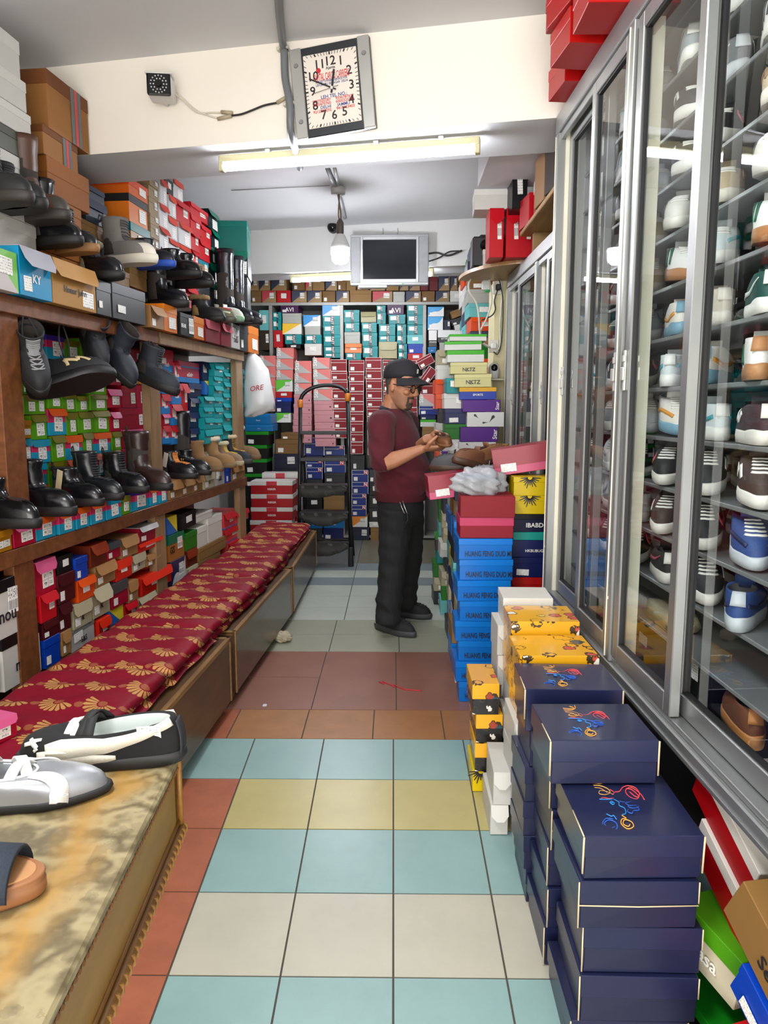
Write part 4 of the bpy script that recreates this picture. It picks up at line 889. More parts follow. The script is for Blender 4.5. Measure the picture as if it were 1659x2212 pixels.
cols = ['wflap', 'hfdm', 'tanp', 'navy', 'wflap', 'abc', 'dgrey', 'hfdm', 'wflap', 'cream', 'navyK', 'mint']
for j, (ya, yb_, xa, zt_) in enumerate(((3.74, 3.95, .315, .96), (3.97, 4.2, .325, .93), (4.22, 4.45, .335, 1.0), (4.47, 4.7, .345, 1.06))):
    l = []; z = .003
    while z < zt_: l.append((cols[(j*5+len(l)*7+j) % 12], .105)); z += .105
    stack(xa, .565, ya, yb_, .003, l, f'in {["first","second","third","fourth"][j]} pile behind the blue one', 'mixed boxes piled along the aisle', .018)
YN = 4.93
def xn(px): return at_y(px, 850, YN).x
def zn(py): return at_y(1020, py, YN).z
for (x0, x1, ya, yb_, st, tl, lb) in () if True else ((960,1040,1000,975,'swirl',-.1,'white shoe box with black swirls, lowest of the leaning pile'),(997,1078,965,932,'pstar',-.07,'violet shoe box with white star lettering, lower of two'),(1010,1088,930,900,'swirl',-.08,'white shoe box with black swirls between violet boxes'),(1000,1080,899,873,'pstar',-.08,'violet shoe box with white star lettering, upper of two'),(1001,1064,874,849,'sport',-.08,'blue shoe box with yellow lid above the violet boxes'),(984,1058,852,832,'nktz',-.04,'cream shoe box with black lettering, lowest of three'),(980,1054,846,818,'nktz',-.06,'cream shoe box with black lettering, middle of three'),(968,1046,822,798,'nktz',-.05,'cream shoe box with black lettering, topmost of three'),(970,1042,800,771,'greenw',-.1,'white shoe box with lime lid, lowest of three'),(965,1032,783,752,'greenw',-.1,'white shoe box with lime lid, middle of three'),(976,1042,764,738,'greenw',-.04,'white shoe box with lime lid, topmost of three')): pass
pile = [(960,1060,'pstar',1010,975),(1002,1064,'swirl',986,966),(996,1078,'pstar',966,934),(1010,1090,'swirl',932,900),(1000,1082,'pstar',902,876),(1001,1064,'sport',876,850),(983,1060,'nktz',850,822),(974,1050,'nktz',822,797),(968,1042,'greenw',797,771),(964,1034,'greenw',771,752),(977,1042,'greenw',752,737)]
lb = ['violet shoe box with star lettering at foot of leaning pile','white shoe box with black swirls near foot of leaning pile','violet shoe box with white star lettering, lower in leaning pile','white shoe box with black swirls between two violet boxes','violet shoe box with star lettering under blue and yellow box','blue shoe box with yellow lid in leaning pile','cream shoe box with black sports lettering, lower of two','cream shoe box with black sports lettering, upper of two','white shoe box with lime green lid, lowest of three','white shoe box with lime green lid, middle of three','white shoe box with lime green lid, topmost of three']
z = zn(1010)
for i in range(7): 
    hgt = z/7; box(['tanp','dgrey','navy','mint','white','tan','dgrey'][i], .26, .26, hgt-.001, (.5, YN+.0, hgt*i+.0), (0, 0, 0), f'shoe box in hidden base of the leaning pile, {ORD[6-i]}', 'hidden base boxes')
for i, (x0, x1, st, y1_, y0_) in enumerate(pile):
    h_ = zn(y0_)-zn(y1_); wd = max(.24, (xn(x1)-xn(x0)))
    box(st, wd, .21, h_-.001, ((xn(x0)+xn(x1))/2, YN+random.uniform(0, .01), z), (0, random.uniform(-.012, .0), random.uniform(-.06, .02)), lb[i], 'leaning pile by the cream pillar'); z += q5(h_-.001, .0025)+.002
# side boxes, ends towards the aisle, left of that pile and along the right rear wall
rnd = random.Random(4)
for c in range(2):
    z = .003; l = []
    while z < 1.72-.2*c: l.append((rnd.choice(['wflap','green','mint','dgrey','cream','white','teal','grnblk','orange','navyK']), .1)); z += .1
    x0_ = at_y(946+14*c, 850, 5.3-.26*c).x
    stack(x0_, x0_+.26 if c else x0_+.3, 5.3-.26*c, 5.52-.26*c, .003, l, ['in crammed pile beyond the leaning one', 'in crammed pile touching the leaning one'][c], 'crammed boxes in the right rear corner', .02)
for c, (ya, xa) in enumerate(((6.0, 1000), (6.5, 990), (7.0, 985))):
    x0_ = at_y(xa+14, 680, ya).x; z = .003; l = []
    while z < 2.55: l.append((rnd.choice(['teal','tealflip','greywht','tan','navtan','white','orange','mint','blue','green','wflap']), .105)); z += .105
    stack(x0_, x0_+.26, ya, ya+.3, .003, l, ['in nearest tall pile behind the dangling cables', 'in middle tall pile behind the dangling cables', 'in farthest tall pile behind the dangling cables'][c], 'crammed boxes in the right rear corner', .02)
# ---- boxes under the near cabinet
UG = 'boxes pushed under the near cabinet'
for (st, w_, d_, h_, x, y, z, rx, ry, rz, lb_) in (
  ('redstripe', .30, .2, .11, .765, 1.66, .40, .0, .42, -1.5, 'red shoe box with white lid edge tipped under the cabinet, upper'),
  ('redstripe', .30, .2, .11, .76, 1.62, .27, .0, .38, -1.5, 'red shoe box with white lid edge tipped under the cabinet, lower'),
  ('gcream', .2, .28, .13, .715, 1.58, .12, 0, .12, -1.25, 'torn cream shoe box with green lid under the cabinet'),
  ('seven', .34, .22, .12, .735, 1.34, .27, 0, .5, -1.4, 'kraft shoe box lettered in black tipped under the cabinet'),
  ('blue', .34, .2, .09, .74, 1.30, .13, 0, .45, -1.4, 'blue shoe box beneath the tipped kraft one under the cabinet'),
  ('redshoe', .34, .24, .13, .69, 1.26, -.02, 0, .12, -1.25, 'bright red shoe box lowest under the cabinet'),
  ('grnblk', .3, .2, .11, .715, 1.58, -.085, 0, 0, -1.4, 'black shoe box with green lid on the floor under the cabinet')):
    p = Vector((x, y, z)); o = box(st, w_, d_, h_, p, (rx, ry, rz), lb_, UG)
# ---- red boxes riding on top of the near cabinet
for i, (x, y, z, w_, d_, h_, rz, rx) in enumerate(((.75, 2.95, 2.602, .3, .2, .11, .1, 0), (.73, 2.93, 2.714, .3, .2, .11, -.06, 0), (.70, 2.66, 2.602, .3, .2, .11, .12, 0), (.69, 2.64, 2.714, .3, .2, .11, .2, 0), (.70, 2.40, 2.602, .3, .2, .11, 0, 0), (.70, 2.38, 2.714, .3, .2, .11, .05, 0), (.72, 2.9, 2.826, .3, .2, .11, .08, 0), (.70, 2.62, 2.826, .3, .2, .11, .0, 0))):
    box('rednote', w_, d_, h_, (x+.02, y, z), (0, 0, rz), f'scarlet shoe box on the tall cabinet, {["far lower","far middle","centre lower","centre middle","near lower","near upper","far topmost","centre topmost"][i]}', 'scarlet boxes on the tall cabinet')
# ================================================================== lamps
def tube_lamp(name, label, A, Bp, e, bat=True):
    A, Bp = Vector(A), Vector(Bp); L = (Bp-A).length; yaw = math.atan2(Bp.y-A.y, Bp.x-A.x); tilt = -math.asin((Bp.z-A.z)/L)
    o = empty(name, (A+Bp)/2, (0, tilt, yaw)); tag(o, label, 'light')
    bm = B(); tube(bm, [(-L/2+.02, 0, 0), (L/2-.02, 0, 0)], .018, 16)
    t = obj('glowing_tube', bm, M('#f4f7ff', .3, 0, 0, emit=e), o)
    bm = B(); bx(bm, -L/2, L/2, -.018, .018, .016, .05, .004)
    for s in (-1, 1): bx(bm, s*(L/2-.012)-.012, s*(L/2-.012)+.012, -.017, .017, -.02, .02, .003)
    obj('batten', bm, M('#bdb690', .5), o)
    bm = B()
    for x in (-.3*L, .12*L, .36*L): bx(bm, x-.012, x+.012, -.022, .022, .045, .062, .003)
    obj('clip', bm, M('#c8c8c4', .5), o)
    return o
a = at_z(475, 362, 2.535); b_ = at_z(1037, 322, 2.535)
tube_lamp('tube_light', 'long glowing tube light under the cream beam below the clock', a, b_, TUBE_E)
a = at_z(628, 606, 2.565); b_ = at_z(937, 592, 2.565)
tube_lamp('tube_light', 'glowing tube light under the rear beam behind the television', a, b_, TUBE2_E)
# ================================================================== footwear
class Shoe:
    """toe along +x, sole on z=0, origin under the middle of the foot"""
    def __init__(s, L=.28, W=.1, ts=.03, toe=.045, xc=-.055, rx=.06, ry=.036, zb=.09, zf=.1, shaft=(), point=.0, heel=0.0, n=32):
        s.__dict__.update(L=L, W=W, ts=ts, toe=toe, xc=xc, rx=rx, ry=ry, zb=zb, zf=zf, shaft=shaft, point=point, heel=heel, n=n)
    def out(s, a, k=1.0):
        c, q = math.cos(a), math.sin(a); x = math.copysign(abs(c)**(.78+s.point), c)*s.L/2; t = x/s.L
        wp = .74+.26*math.exp(-((t-.2)/.22)**2)
        y = math.copysign(abs(q)**.85, q)*s.W/2*wp
        return Vector((x*k, y*k, 0))
    def rise(s, x): return s.heel*max(0, min(1, (.12*s.L-x)/(.4*s.L)))
    def S(s, a, t):
        b = s.out(a); h = s.rise(b.x); z0 = s.ts+h
        c = math.cos(a); C = Vector((s.xc+s.rx*c, s.ry*math.sin(a), s.zb+(s.zf-s.zb)*(c+1)/2+h))
        if t > 1:
            k = t-1; pr = [(C.x*0+s.xc, s.rx, s.ry, 0)]; i = min(int(k), len(s.shaft)-1); f = k-i
            def ringpt(j):
                if j < 0: return C
                z, cx, rx, ry = s.shaft[j]; return Vector((cx+rx*c, ry*math.sin(a), z))
            return ringpt(i-1).lerp(ringpt(i), f)
        fr = max(0, c)
        kz = z0+s.toe*1.25*fr**.6+(1-fr)*(C.z-z0)*.55 if fr > 0 else z0+(C.z-z0)*.55
        kx = .985 if c > 0 else 1.02
        K = Vector((b.x*kx, b.y*1.06, max(kz, z0+s.toe*.5)))
        bb = Vector((b.x*.985, b.y*.985, z0-.004))
        return bb*(1-t)**2+K*2*t*(1-t)+C*t*t
    def nrm(s, a, t):
        e = .01; d1 = s.S(a+e, t)-s.S(a-e, t); d2 = s.S(a, t+e)-s.S(a, max(0, t-e)); n = d1.cross(d2)
        return n.normalized() if n.length > 1e-9 else Vector((0, 0, 1))
    def upper(s, bm, mi=0, toe_cap=None, seg=10):
        ts = [i/seg for i in range(seg+1)]+[1+(j+1)/3 for j in range(3*len(s.shaft))]
        rings = [[bm.verts.new(s.S(k*2*PI/s.n, t)) for k in range(s.n)] for t in ts]
        for r_, (a, b_) in enumerate(zip(rings, rings[1:])):
            for k in range(s.n):
                f = bm.faces.new((a[k], a[(k+1) % s.n], b_[(k+1) % s.n], b_[k])); f.smooth = True; f.material_index = mi
                if toe_cap and ts[r_] < toe_cap[1] and math.cos((k+.5)*2*PI/s.n) > toe_cap[0]: f.material_index = 1
        top = rings[-1]; cen = sum((v.co for v in top), Vector())/len(top)
        inn = [bm.verts.new(cen+(v.co-cen)*.9-Vector((0, 0, .002))) for v in top]; skin(bm, [top, inn], mi, False)
        return inn
    def lining(s, bm):
        tm = 1+len(s.shaft); top = [s.S(k*2*PI/s.n, tm) for k in range(s.n)]; cen = sum(top, Vector())/s.n
        rg = [[bm.verts.new(cen+(p-cen)*.9-Vector((0, 0, .002))) for p in top]]
        zt = cen.z; zb = s.ts+.012+s.rise(s.xc)
        for f in (.35, .7, 1): rg.append([bm.verts.new(Vector((cen.x+(p.x-cen.x)*.86, (p.y-cen.y)*.86+cen.y, zt+(zb-zt)*f))) for p in top])
        skin(bm, rg, 0, False); bm.faces.new(rg[-1])
    def sole(s, bm, flare=1.03, z0=0, bev=.006, mi=0, wav=0):
        pr = []
        zs_ = [(0, .96), (.0, .985), (.006, 1.0), (.6, flare+.01), (.92, flare), (1.12, flare-.02)]
        for z, k in zs_:
            ring = []
            for i in range(s.n):
                p = s.out(i*2*PI/s.n, k); h = s.rise(p.x); th = s.ts*(1+.0*p.x)
                zz = h+z0+(z*th if z < .1 else z*th+(wav*math.sin(i*2*PI/s.n*6) if z > .8 else 0)+ (.10*s.ts if p.x < -s.L*.2 and z > .5 else 0))
                if s.heel and p.x < .0: zz = zz if True else zz
                ring.append(bm.verts.new(Vector((p.x, p.y, zz))))
            pr.append(ring)
        skin(bm, pr, mi, True)
        if s.heel:
            rg = []
            for z, k in ((0, .9), (.5, .93), (1.02, 1.0)):
                rr = []
                for i in range(18):
                    a = PI*.5+PI*i/17; p = s.out(a, 1.0*k); rr.append(p)
                pts = [Vector((p.x if j else p.x, p.y, z*(s.heel))) for j, p in enumerate(rr)]
                pts = [Vector((min(p.x, -s.L*.2)-0 if p.x > -s.L*.2 else p.x, p.y, p.z)) for p in pts]
                rg.append([bm.verts.new(p) for p in pts])
            skin(bm, rg, mi, True)
    def ribbon(s, bm, pts, w, lift=.0016, th=.0016, mi=0, sub=4):
        """thin raised strip following the upper; pts = (angle in degrees, t, width factor)"""
        P = []
        for i in range(len(pts)-1):
            for k in range(sub+(i == len(pts)-2)):
                f = k/sub; a, b_ = pts[i], pts[i+1]; P.append(tuple(a[j]+(b_[j]-a[j])*f for j in range(3)))
        rows = []
        for i, (a, t, k) in enumerate(P):
            ar = math.radians(a); p = s.S(ar, t); n = s.nrm(ar, t)
            a2, t2, _ = P[min(i+1, len(P)-1)]; a1, t1, _ = P[max(i-1, 0)]
            d = s.S(math.radians(a2), t2)-s.S(math.radians(a1), t1); sd = n.cross(d).normalized()*w*k/2
            rows.append([bm.verts.new(p+sd+n*(lift-th)), bm.verts.new(p+sd+n*lift), bm.verts.new(p-sd+n*lift), bm.verts.new(p-sd+n*(lift-th))])
        skin(bm, rows, mi, True)
N_LOGO = lambda s, sg: [[(sg*62, .30, 1), (sg*66, .62, 1)], [(sg*66, .62, 1), (sg*84, .30, 1)], [(sg*84, .30, 1), (sg*86, .62, 1)]]
M_LOGO = lambda s, sg: [[(sg*58, .28, 1), (sg*63, .6, 1)], [(sg*63, .6, 1), (sg*74, .34, 1)], [(sg*74, .34, 1), (sg*84, .6, 1)], [(sg*84, .6, 1), (sg*88, .28, 1)]]
TICK = lambda s, sg: [[(sg*50, .62, .3), (sg*56, .42, 1), (sg*66, .30, 1.5), (sg*84, .36, 1.1), (sg*112, .58, .6), (sg*138, .8, .12)]]
BARS = lambda s, sg: [[(sg*a, .18, 1), (sg*(a-14), .8, 1)] for a in (70, 86, 102)]
WAVE = lambda s, sg: [[(sg*30, .25, 1), (sg*70, .4, 1), (sg*110, .3, 1), (sg*150, .5, 1)]]
def sneaker(up, sole='#d8d6d0', logo=None, lcol='#e8e6e0', lace='#e0ded8', inn='#6a6c70', toe=None, tab=None, collar=None, label='', group=None, name='sneaker', tongue=None, L=.275, ts=.03, mesh=0):
    s = Shoe(L=L, W=.102, ts=ts, toe=.05, xc=-.058, rx=.062, ry=.037, zb=.098, zf=.098)
    bm = B(); s.upper(bm, toe_cap=(.72, .45) if toe else None)
    o = obj(name, bm, [M(up, .65, 0, .08, bumpy=.25, bscale=220)]+([M(toe, .6)] if toe else []))
    tag(o, label, 'shoe', group)
    bm = B(); s.sole(bm, wav=.0015); obj('sole', bm, M(sole, .5), o, smooth=False)
    bm = B(); s.lining(bm); obj('lining', bm, M(inn, .9), o, smooth=True)
    bm = B()
    for t in (.5, .6, .7, .8, .9): s.ribbon(bm, [(-34+14*(t-.5), t, 1), (0, t+.03, 1), (34-14*(t-.5), t, 1)], .007, .003, .003, sub=5)
    obj('laces', bm, M(lace, .7), o, smooth=True)
    bm = B()   # tongue standing above the laces
    pr = []
    for f in (0, .5, 1): pr.append([bm.verts.new((s.xc+s.rx*(.86+.10*f)-.01*f, y, s.zf-.012+.034*f)) for y in (-.024, -.008, .008, .024)]+[bm.verts.new((s.xc+s.rx*(.80+.10*f)-.01*f, y, s.zf-.012+.034*f)) for y in (.024, .008, -.008, -.024)])
    skin(bm, pr); obj('tongue', bm, M(tongue or up, .7), o, smooth=True)
    bm = B(); s.ribbon(bm, [(180, .5, 1.2), (180, 1.0, 1)], .03, .003, .003); obj('heel_tab', bm, M(tab or sole, .6), o, smooth=True)
    if logo:
        bm = B()
        for sg in (-1, 1):
            for pp in logo(s, sg): s.ribbon(bm, pp, .011, .0022, .002, sub=6)
        obj('side_mark', bm, M(lcol, .5), o, smooth=True)
    if collar:
        bm = B(); tube(bm, [s.S(k*2*PI/24, 1.0)+Vector((0, 0, .001)) for k in range(25)], .006, 8); obj('collar', bm, M(collar, .8), o, smooth=True)
    return o
def boot(col, shaft='ankle', sole='#141414', lace=None, fur=None, label='', group=None, heel=.0, ts=.032, toe=.055, L=.275, rough=.3, strap=None, zipc=None, panelc=None, soleb=None, tagc=None, name='boot', toecap=None, bump_=.15, point=0, elastic=None):
    H = {'ankle': .165, 'mid': .2, 'calf': .27, 'tall': .45}[shaft] if isinstance(shaft, str) else shaft
    H += heel
    sh = [(.105+heel+ts*.3, -.066, .062, .045), (H*.72+.02, -.068, .056, .046), (H, -.07, .062, .05)]
    if H > .24: sh = [(.11+heel, -.066, .06, .045), (.17+heel, -.07, .052, .044), (H*.8, -.072, .058, .05), (H, -.072, .064, .055)]
    s = Shoe(L=L, W=.102, ts=ts, toe=toe, xc=-.06, rx=.07, ry=.04, zb=.075+ts*.3, zf=.09+ts*.3, shaft=sh, heel=heel, point=point)
    bm = B(); s.upper(bm, toe_cap=(.7, .5) if toecap else None)
    for v in bm.verts:
        if v.co.z > .08: v.co += Vector((.0016*math.sin(v.co.z*140), .0014*math.sin(v.co.z*170+1), 0))
    o = obj(name, bm, [M(col, rough, 0, .1, bumpy=bump_, bscale=60)]+([M(toecap, .5)] if toecap else [])); tag(o, label, 'boot', group)
    bm = B(); s.sole(bm, 1.04, wav=.001); obj('sole', bm, M(sole, .6), o)
    if soleb:
        bm = B(); tube(bm, [s.out(k*2*PI/40, 1.045)+Vector((0, 0, s.ts*.75+s.rise(s.out(k*2*PI/40).x))) for k in range(41)], .004, 6); obj('welt', bm, M(soleb, .6), o, smooth=True)
    bm = B(); s.lining(bm); obj('lining', bm, M(fur or '#3a3430', .95), o, smooth=True)
    tm = 1+len(sh)
    if fur:
        bm = B(); pts = [s.S(k*2*PI/28, tm) for k in range(28)]; rg = []
        for k in range(28):
            c = pts[k]; r_ = .016+.003*math.sin(k*2.7); n = Vector((math.cos(k*2*PI/28), math.sin(k*2*PI/28), 0))
            rg.append([bm.verts.new(c+n*r_*math.cos(j*PI/4)*1.0+Vector((0, 0, r_*math.sin(j*PI/4)))) for j in range(8)])
        skin(bm, rg+[rg[0]], 0, False); obj('fur_cuff', bm, M(fur, .95, 0, .2, bumpy=.9, bscale=160), o, smooth=True)
    if lace:
        bm = B()
        ts_ = [.62, .74, .86, .98]+[1+k*.28 for k in range(int((tm-1)/.28))]
        for i, t in enumerate(ts_):
            s.ribbon(bm, [(-30, t, 1), (0, t+.04, 1), (30, t+.09, 1)], .005, .003, .003); s.ribbon(bm, [(30, t, 1), (0, t+.04, 1), (-30, t+.09, 1)], .005, .0036, .003)
        obj('laces', bm, M(lace, .7), o, smooth=True)
    if zipc:
        bm = B(); s.ribbon(bm, [(-95, .6, 1), (-95, tm-.1, 1)], .006, .002, .002, sub=12); s.ribbon(bm, [(85, .6, 1), (85, tm-.1, 1)], .006, .002, .002, sub=12); obj('zip', bm, M(zipc, .35, .6), o, smooth=True)
    if elastic:
        bm = B()
        for a in (-92, 92): s.ribbon(bm, [(a, .85, .6), (a, tm-.25, 1)], .045, .0018, .0018, sub=10)
        obj('elastic_gusset', bm, M(elastic, .8), o, smooth=True)
    if strap:
        bm = B()
        for t in ((1.2,) if len(sh) < 4 else (1.3, 2.1)): s.ribbon(bm, [(a, t, 1) for a in range(-180, 181, 20)], .016, .003, .003)
        obj('strap', bm, M(strap, .4), o, smooth=True)
        bm = B(); p = s.S(math.radians(-80), 1.2); bx(bm, p.x-.01, p.x+.01, p.y-.006, p.y-.002, p.z-.01, p.z+.01, .002); obj('buckle', bm, M('#c8a860', .25, .9), o)
    if panelc:
        bm = B(); s.ribbon(bm, [(180, .3, 1), (180, tm-.05, 1)], .035, .002, .002, sub=10); obj('heel_panel', bm, M(panelc, .5), o, smooth=True)
    bm = B(); s.ribbon(bm, [(180, tm-.3, 1), (180, tm-.02, 1)], .014, .004, .003)
    p = s.S(PI, tm); tube(bm, arc_pts([p+Vector((-.002, 0, -.01)), p+Vector((-.008, 0, .012)), p+Vector((.0, 0, .02)), p+Vector((.004, 0, 0))], 4), .003, 6); obj('pull_loop', bm, M(panelc or col, .6), o, smooth=True)
    if tagc:
        bm = B(); p = s.S(math.radians(-60), tm-.3); bx(bm, -.016, .016, -.001, .001, -.09, 0, .0005); obj('price_tag', bm, M(tagc, .6), o, p+Vector((.0, -.012, .0)), (.1, .3, 0))
    return o
def put(o, p, yaw=0, rx=0, ry=0, k=1.0): o.location = p; o.rotation_euler = (rx, ry, yaw); o.scale = (k, k, k); return o
def dup(o, label, loc, rot, k=1.0):
    c = o.copy(); COL.objects.link(c); c.location = loc; c.rotation_euler = rot; c.scale = (k, k, k); c['label'] = label
    for ch in o.children:
        d = ch.copy(); COL.objects.link(d); d.parent = c
    return c
def topz(p, default, r=.07):
    """height of the shoe box tops under a point (left ledges)"""
    return default
def on_row(T, px, py, plane, z):
    """point of an upright plane under an image column, set on a known height"""
    p = plane.at(T[0]+px*T[2], T[1]+py*T[2]); p.z = z; return p
# ================================================================== boots and shoes on the left shelving
bpy.context.view_layer.update()
LBOX = []
for o in list(COL.objects):
    if o.get('category') == 'shoe box' and o.location.x < -.3:
        zs_ = max(v.co.z for v in o.data.vertices); ys_ = max(v.co.y for v in o.data.vertices); xs_ = max(abs(v.co.x) for v in o.data.vertices)
        LBOX.append((o.location.copy(), o.rotation_euler.z, xs_, ys_, zs_+.003))
def rest(p, lo, hi, reach=.0):
    """top of the highest box under p between two heights"""
    best = None
    for loc, rz, xs_, ys_, zt_ in LBOX:
        z = loc.z+zt_
        if not lo < z < hi: continue
        q = Matrix.Rotation(-rz, 3, 'Z') @ (p-loc)
        if abs(q.x) < xs_+reach and -.02-reach < q.y < ys_+reach: best = z if best is None else max(best, z)
    return best
LN = LEFT.n
def stand(o, T, px, py, k, yaw, lo, hi, sc=1.0, pitch=0, fwd=0.0):
    p = LEFT.off(k).at(T[0]+px*T[2], T[1]+py*T[2])
    d = Vector((math.cos(yaw), math.sin(yaw), 0)); zz = [rest(p+d*s_+Vector((-d.y, d.x, 0))*w_, lo, hi) for s_ in (-.12, -.06, 0, .06) for w_ in (-.04, .04)]
    zz = [z for z in zz if z is not None]; z = max(zz) if zz else p.z
    return put(o, Vector((p.x, p.y, z+.002)), yaw, 0, pitch, sc)
GB = 'boots standing on the middle shelf'
yw = -.35
mid = [
 (boot('#101013', 'mid', zipc='#5a5a5c', label='black zipped ankle boot, nearest on the middle shelf beyond the post', group=GB, rough=.22), 285, 1330, yw+.05, 1.12),
 (boot('#111114', 'ankle', tagc='#d8c8a0', label='black ankle boot with a cream price tag', group=GB, rough=.22), 500, 1262, yw, 1.0),
 (boot('#15171c', 'mid', zipc='#44464a', lace='#202024', label='black boot with side zip between tagged boot and brown boot', group=GB, rough=.3, heel=.02), 628, 1196, yw, 1.02),
 (boot('#121215', 'mid', lace='#2a2a2e', label='black combat boot beside the dark brown boot', group=GB, rough=.25), 805, 1178, yw, 1.0),
 (boot('#2f1d1a', 'calf', elastic='#241512', strap=None, label='dark brown tall chelsea boot with brass buckle', group=GB, rough=.32), 955, 1118, yw-.15, 1.12),
 (boot('#141518', 'ankle', lace='#d8863a', panelc='#9a5420', tagc='#e0dcd0', label='black boot with orange laced front and white tag', group=GB, rough=.25), 1140, 1100, yw, .98),
 (boot('#15171a', 'ankle', label='black buckle boot beside the orange laced boot', strap='#1a1a1c', group=GB, rough=.25), 1235, 1058, yw, .95),
 (boot('#8a6844', 'mid', sole='#6a5236', label='tan suede boot without fur, before the furry boots', group=GB, rough=.9), 1310, 1046, yw, 1.0),
 (boot('#94724a', 'mid', sole='#7a6242', fur='#d8cdb4', label='tan suede boot with a cream fur cuff', group=GB, rough=.9), 1400, 1025, yw, .98),
 (boot('#8c735a', 'ankle', lace='#c8a850', sole='#a89878', fur='#d2c6a4', label='beige laced boot with a fur cuff', group=GB, rough=.9), 1455, 1002, yw, .95),
 (boot('#1f2630', 'mid', sole='#3a3a3c', lace='#b08a40', fur='#cbb894', label='navy laced boot with a fur cuff', group=GB, rough=.7), 1510, 992, yw, .98),
 (boot('#7a5e40', .23, sole='#6a5238', fur='#dcd6c8', panelc='#3c3c40', label='tan and grey snow boot with white fur cuff at the shelf end', group=GB, rough=.8), 1560, 985, yw, 1.05),
]
for o, px, py, ya, sc in mid: stand(o, TC, px, py, .045 if sc == 1.12 and px > 900 else -.02, ya, .85, 1.06, sc)
o = boot('#141417', .40, strap='#1c1c20', label='tall black buckled boot standing behind the tan suede boot', group=GB, rough=.3); stand(o, TC, 1225, 1040, -.03, yw, .85, 1.06)
o = boot('#0f0f11', 'ankle', label='glossy black boot left of the brown post', tagc='#d8d0c0', group=GB, rough=.15, L=.29); stand(o, TC, 40, 1400, .0, yw, .85, 1.06, 1.1)
# hanging from the underside of the upper board
GH = 'boots hanging by their laces'
def hang(o, px, py, k, rot, T=TC, sc=1.0):
    p = LEFT.off(k).at(T[0]+px*T[2], T[1]+py*T[2]); put(o, p, rot[2], rot[0], rot[1], sc)
    bpy.context.view_layer.update()
    bm = B(); top = p.copy(); z1 = zu0+.0
    h = o.matrix_world @ Vector((-.02, 0, .12)); q = LEFT.off(-.01).at(T[0]+px*T[2], T[1]+py*T[2])
    inv = o.matrix_world.inverted(); e = Vector((h.x*.5+q.x*.5, h.y+.02, z1)); f = Vector((h.x*.5+q.x*.5, h.y-.02, z1))
    a = o.matrix_world @ Vector((-.0, .02, .11)); b_ = o.matrix_world @ Vector((-.0, -.02, .11))
    tube(bm, [inv @ v for v in arc_pts([a, (a+e)/2+Vector((.01, .01, 0)), e], 5)], .0028, 6); tube(bm, [inv @ v for v in arc_pts([b_, (b_+f)/2+Vector((-.012, 0, 0)), f], 5)], .0028, 6)
    obj('hanging_lace', bm, M('#1a1a1c', .8), o, smooth=True); return o
hang(boot('#1b1c1f', 'ankle', lace='#8a8a8c', label='black hiking boot with studded sole hanging nearest the post', group=GH, rough=.7, ts=.036), 215, 440, -.0, (.1, .75, -.9), sc=1.02)
o = sneaker('#16171a', '#101012', M_LOGO, '#c9b184', '#2a2a2c', label='black sneaker with tan zigzag mark hanging sole out', group=GH, name='sneaker'); hang(o, 470, 520, .05, (-.65, -.25, .35), sc=1.3)
hang(boot('#1a1c22', 'ankle', label='black slip-on boot hanging behind the zigzag sneaker', panelc='#6a6c70', group=GH, rough=.6), 585, 300, -.08, (.0, .95, -.7))
hang(boot('#1e2430', 'mid', label='navy boot hanging left of the yellow box', panelc='#3a3e48', group=GH, rough=.6), 735, 400, -.03, (0, .85, -.35))
hang(boot('#20252e', 'mid', lace='#3c3e40', label='dark navy laced boot hanging at the middle post', group=GH, rough=.7, ts=.04), 985, 520, .05, (0, .38, -.2), sc=1.02)
# ---- top ledge
GT = 'shoes and boots on the top ledge'
top = [
 (boot('#17181a', 'mid', lace='#26262a', label='black laced boot at the left picture edge on the top ledge', group=GT, rough=.5, sole='#2a2622'), 20, 1540, 1.1),
 (boot('#17181a', 'ankle', lace='#26262a', label='black ankle boot beside the tall brown boot on the top ledge', group=GT, rough=.5, sole='#1a1a1a'), 110, 1575, 1.1),
 (boot('#4c3022', .31, label='tall brown and dark grey pull-on boot on the top ledge', toecap='#3a3632', sole='#2c2822', group=GT, rough=.4), 270, 1600, 1.08),
 (boot('#121316', .27, label='tall glossy black boot behind the brown boot on the top ledge', strap='#1c1c20', group=GT, rough=.2), 360, 1590, 1.0),
 (boot('#131417', 'mid', lace='#2a2a2c', sole='#8a6238', label='black lace-up with tan sole on the top ledge', group=GT, rough=.3), 480, 1690, .95),
 (boot('#121318', 'ankle', lace='#2c2c30', fur='#8a8468', label='black rounded boot with olive lining on the top ledge', group=GT, rough=.2, toe=.065), 640, 1800, 1.0),
 (boot('#77736f', 'mid', lace='#4c4a48', sole='#cfc9ba', toecap='#d2ccbe', label='grey suede high-top with cream toe on the top ledge', group=GT, rough=.9, ts=.034, L=.29), 835, 1872, 1.16),
 (boot('#14161f', 'ankle', sole='#1e4aa8', strap='#caa088', label='navy strapped shoe with bright blue sole on the top ledge', group=GT, rough=.4), 1000, 1905, .95),
 (boot('#101114', .25, label='black pull-on boot behind the blue soled shoe on the top ledge', group=GT, rough=.25), 1075, 1920, 1.0),
 (boot('#111214', 'ankle', label='plain black boot, left of the two in the middle of the top ledge', group=GT, rough=.2, elastic='#1c1c1e'), 1165, 1958, 1.02),
 (boot('#111214', 'mid', label='open topped black boot right of the plain one on the top ledge', group=GT, rough=.2), 1250, 1962, 1.02),
 (boot('#1c1b1c', 'ankle', fur='#a88a5c', label='black boot with brown fur behind the red boxes on the top ledge', group=GT, rough=.6), 1330, 1990, .95),
]
for o, px, py, sc in top: stand(o, TA, px, py, .0, -.38, 1.85, 2.2, sc)
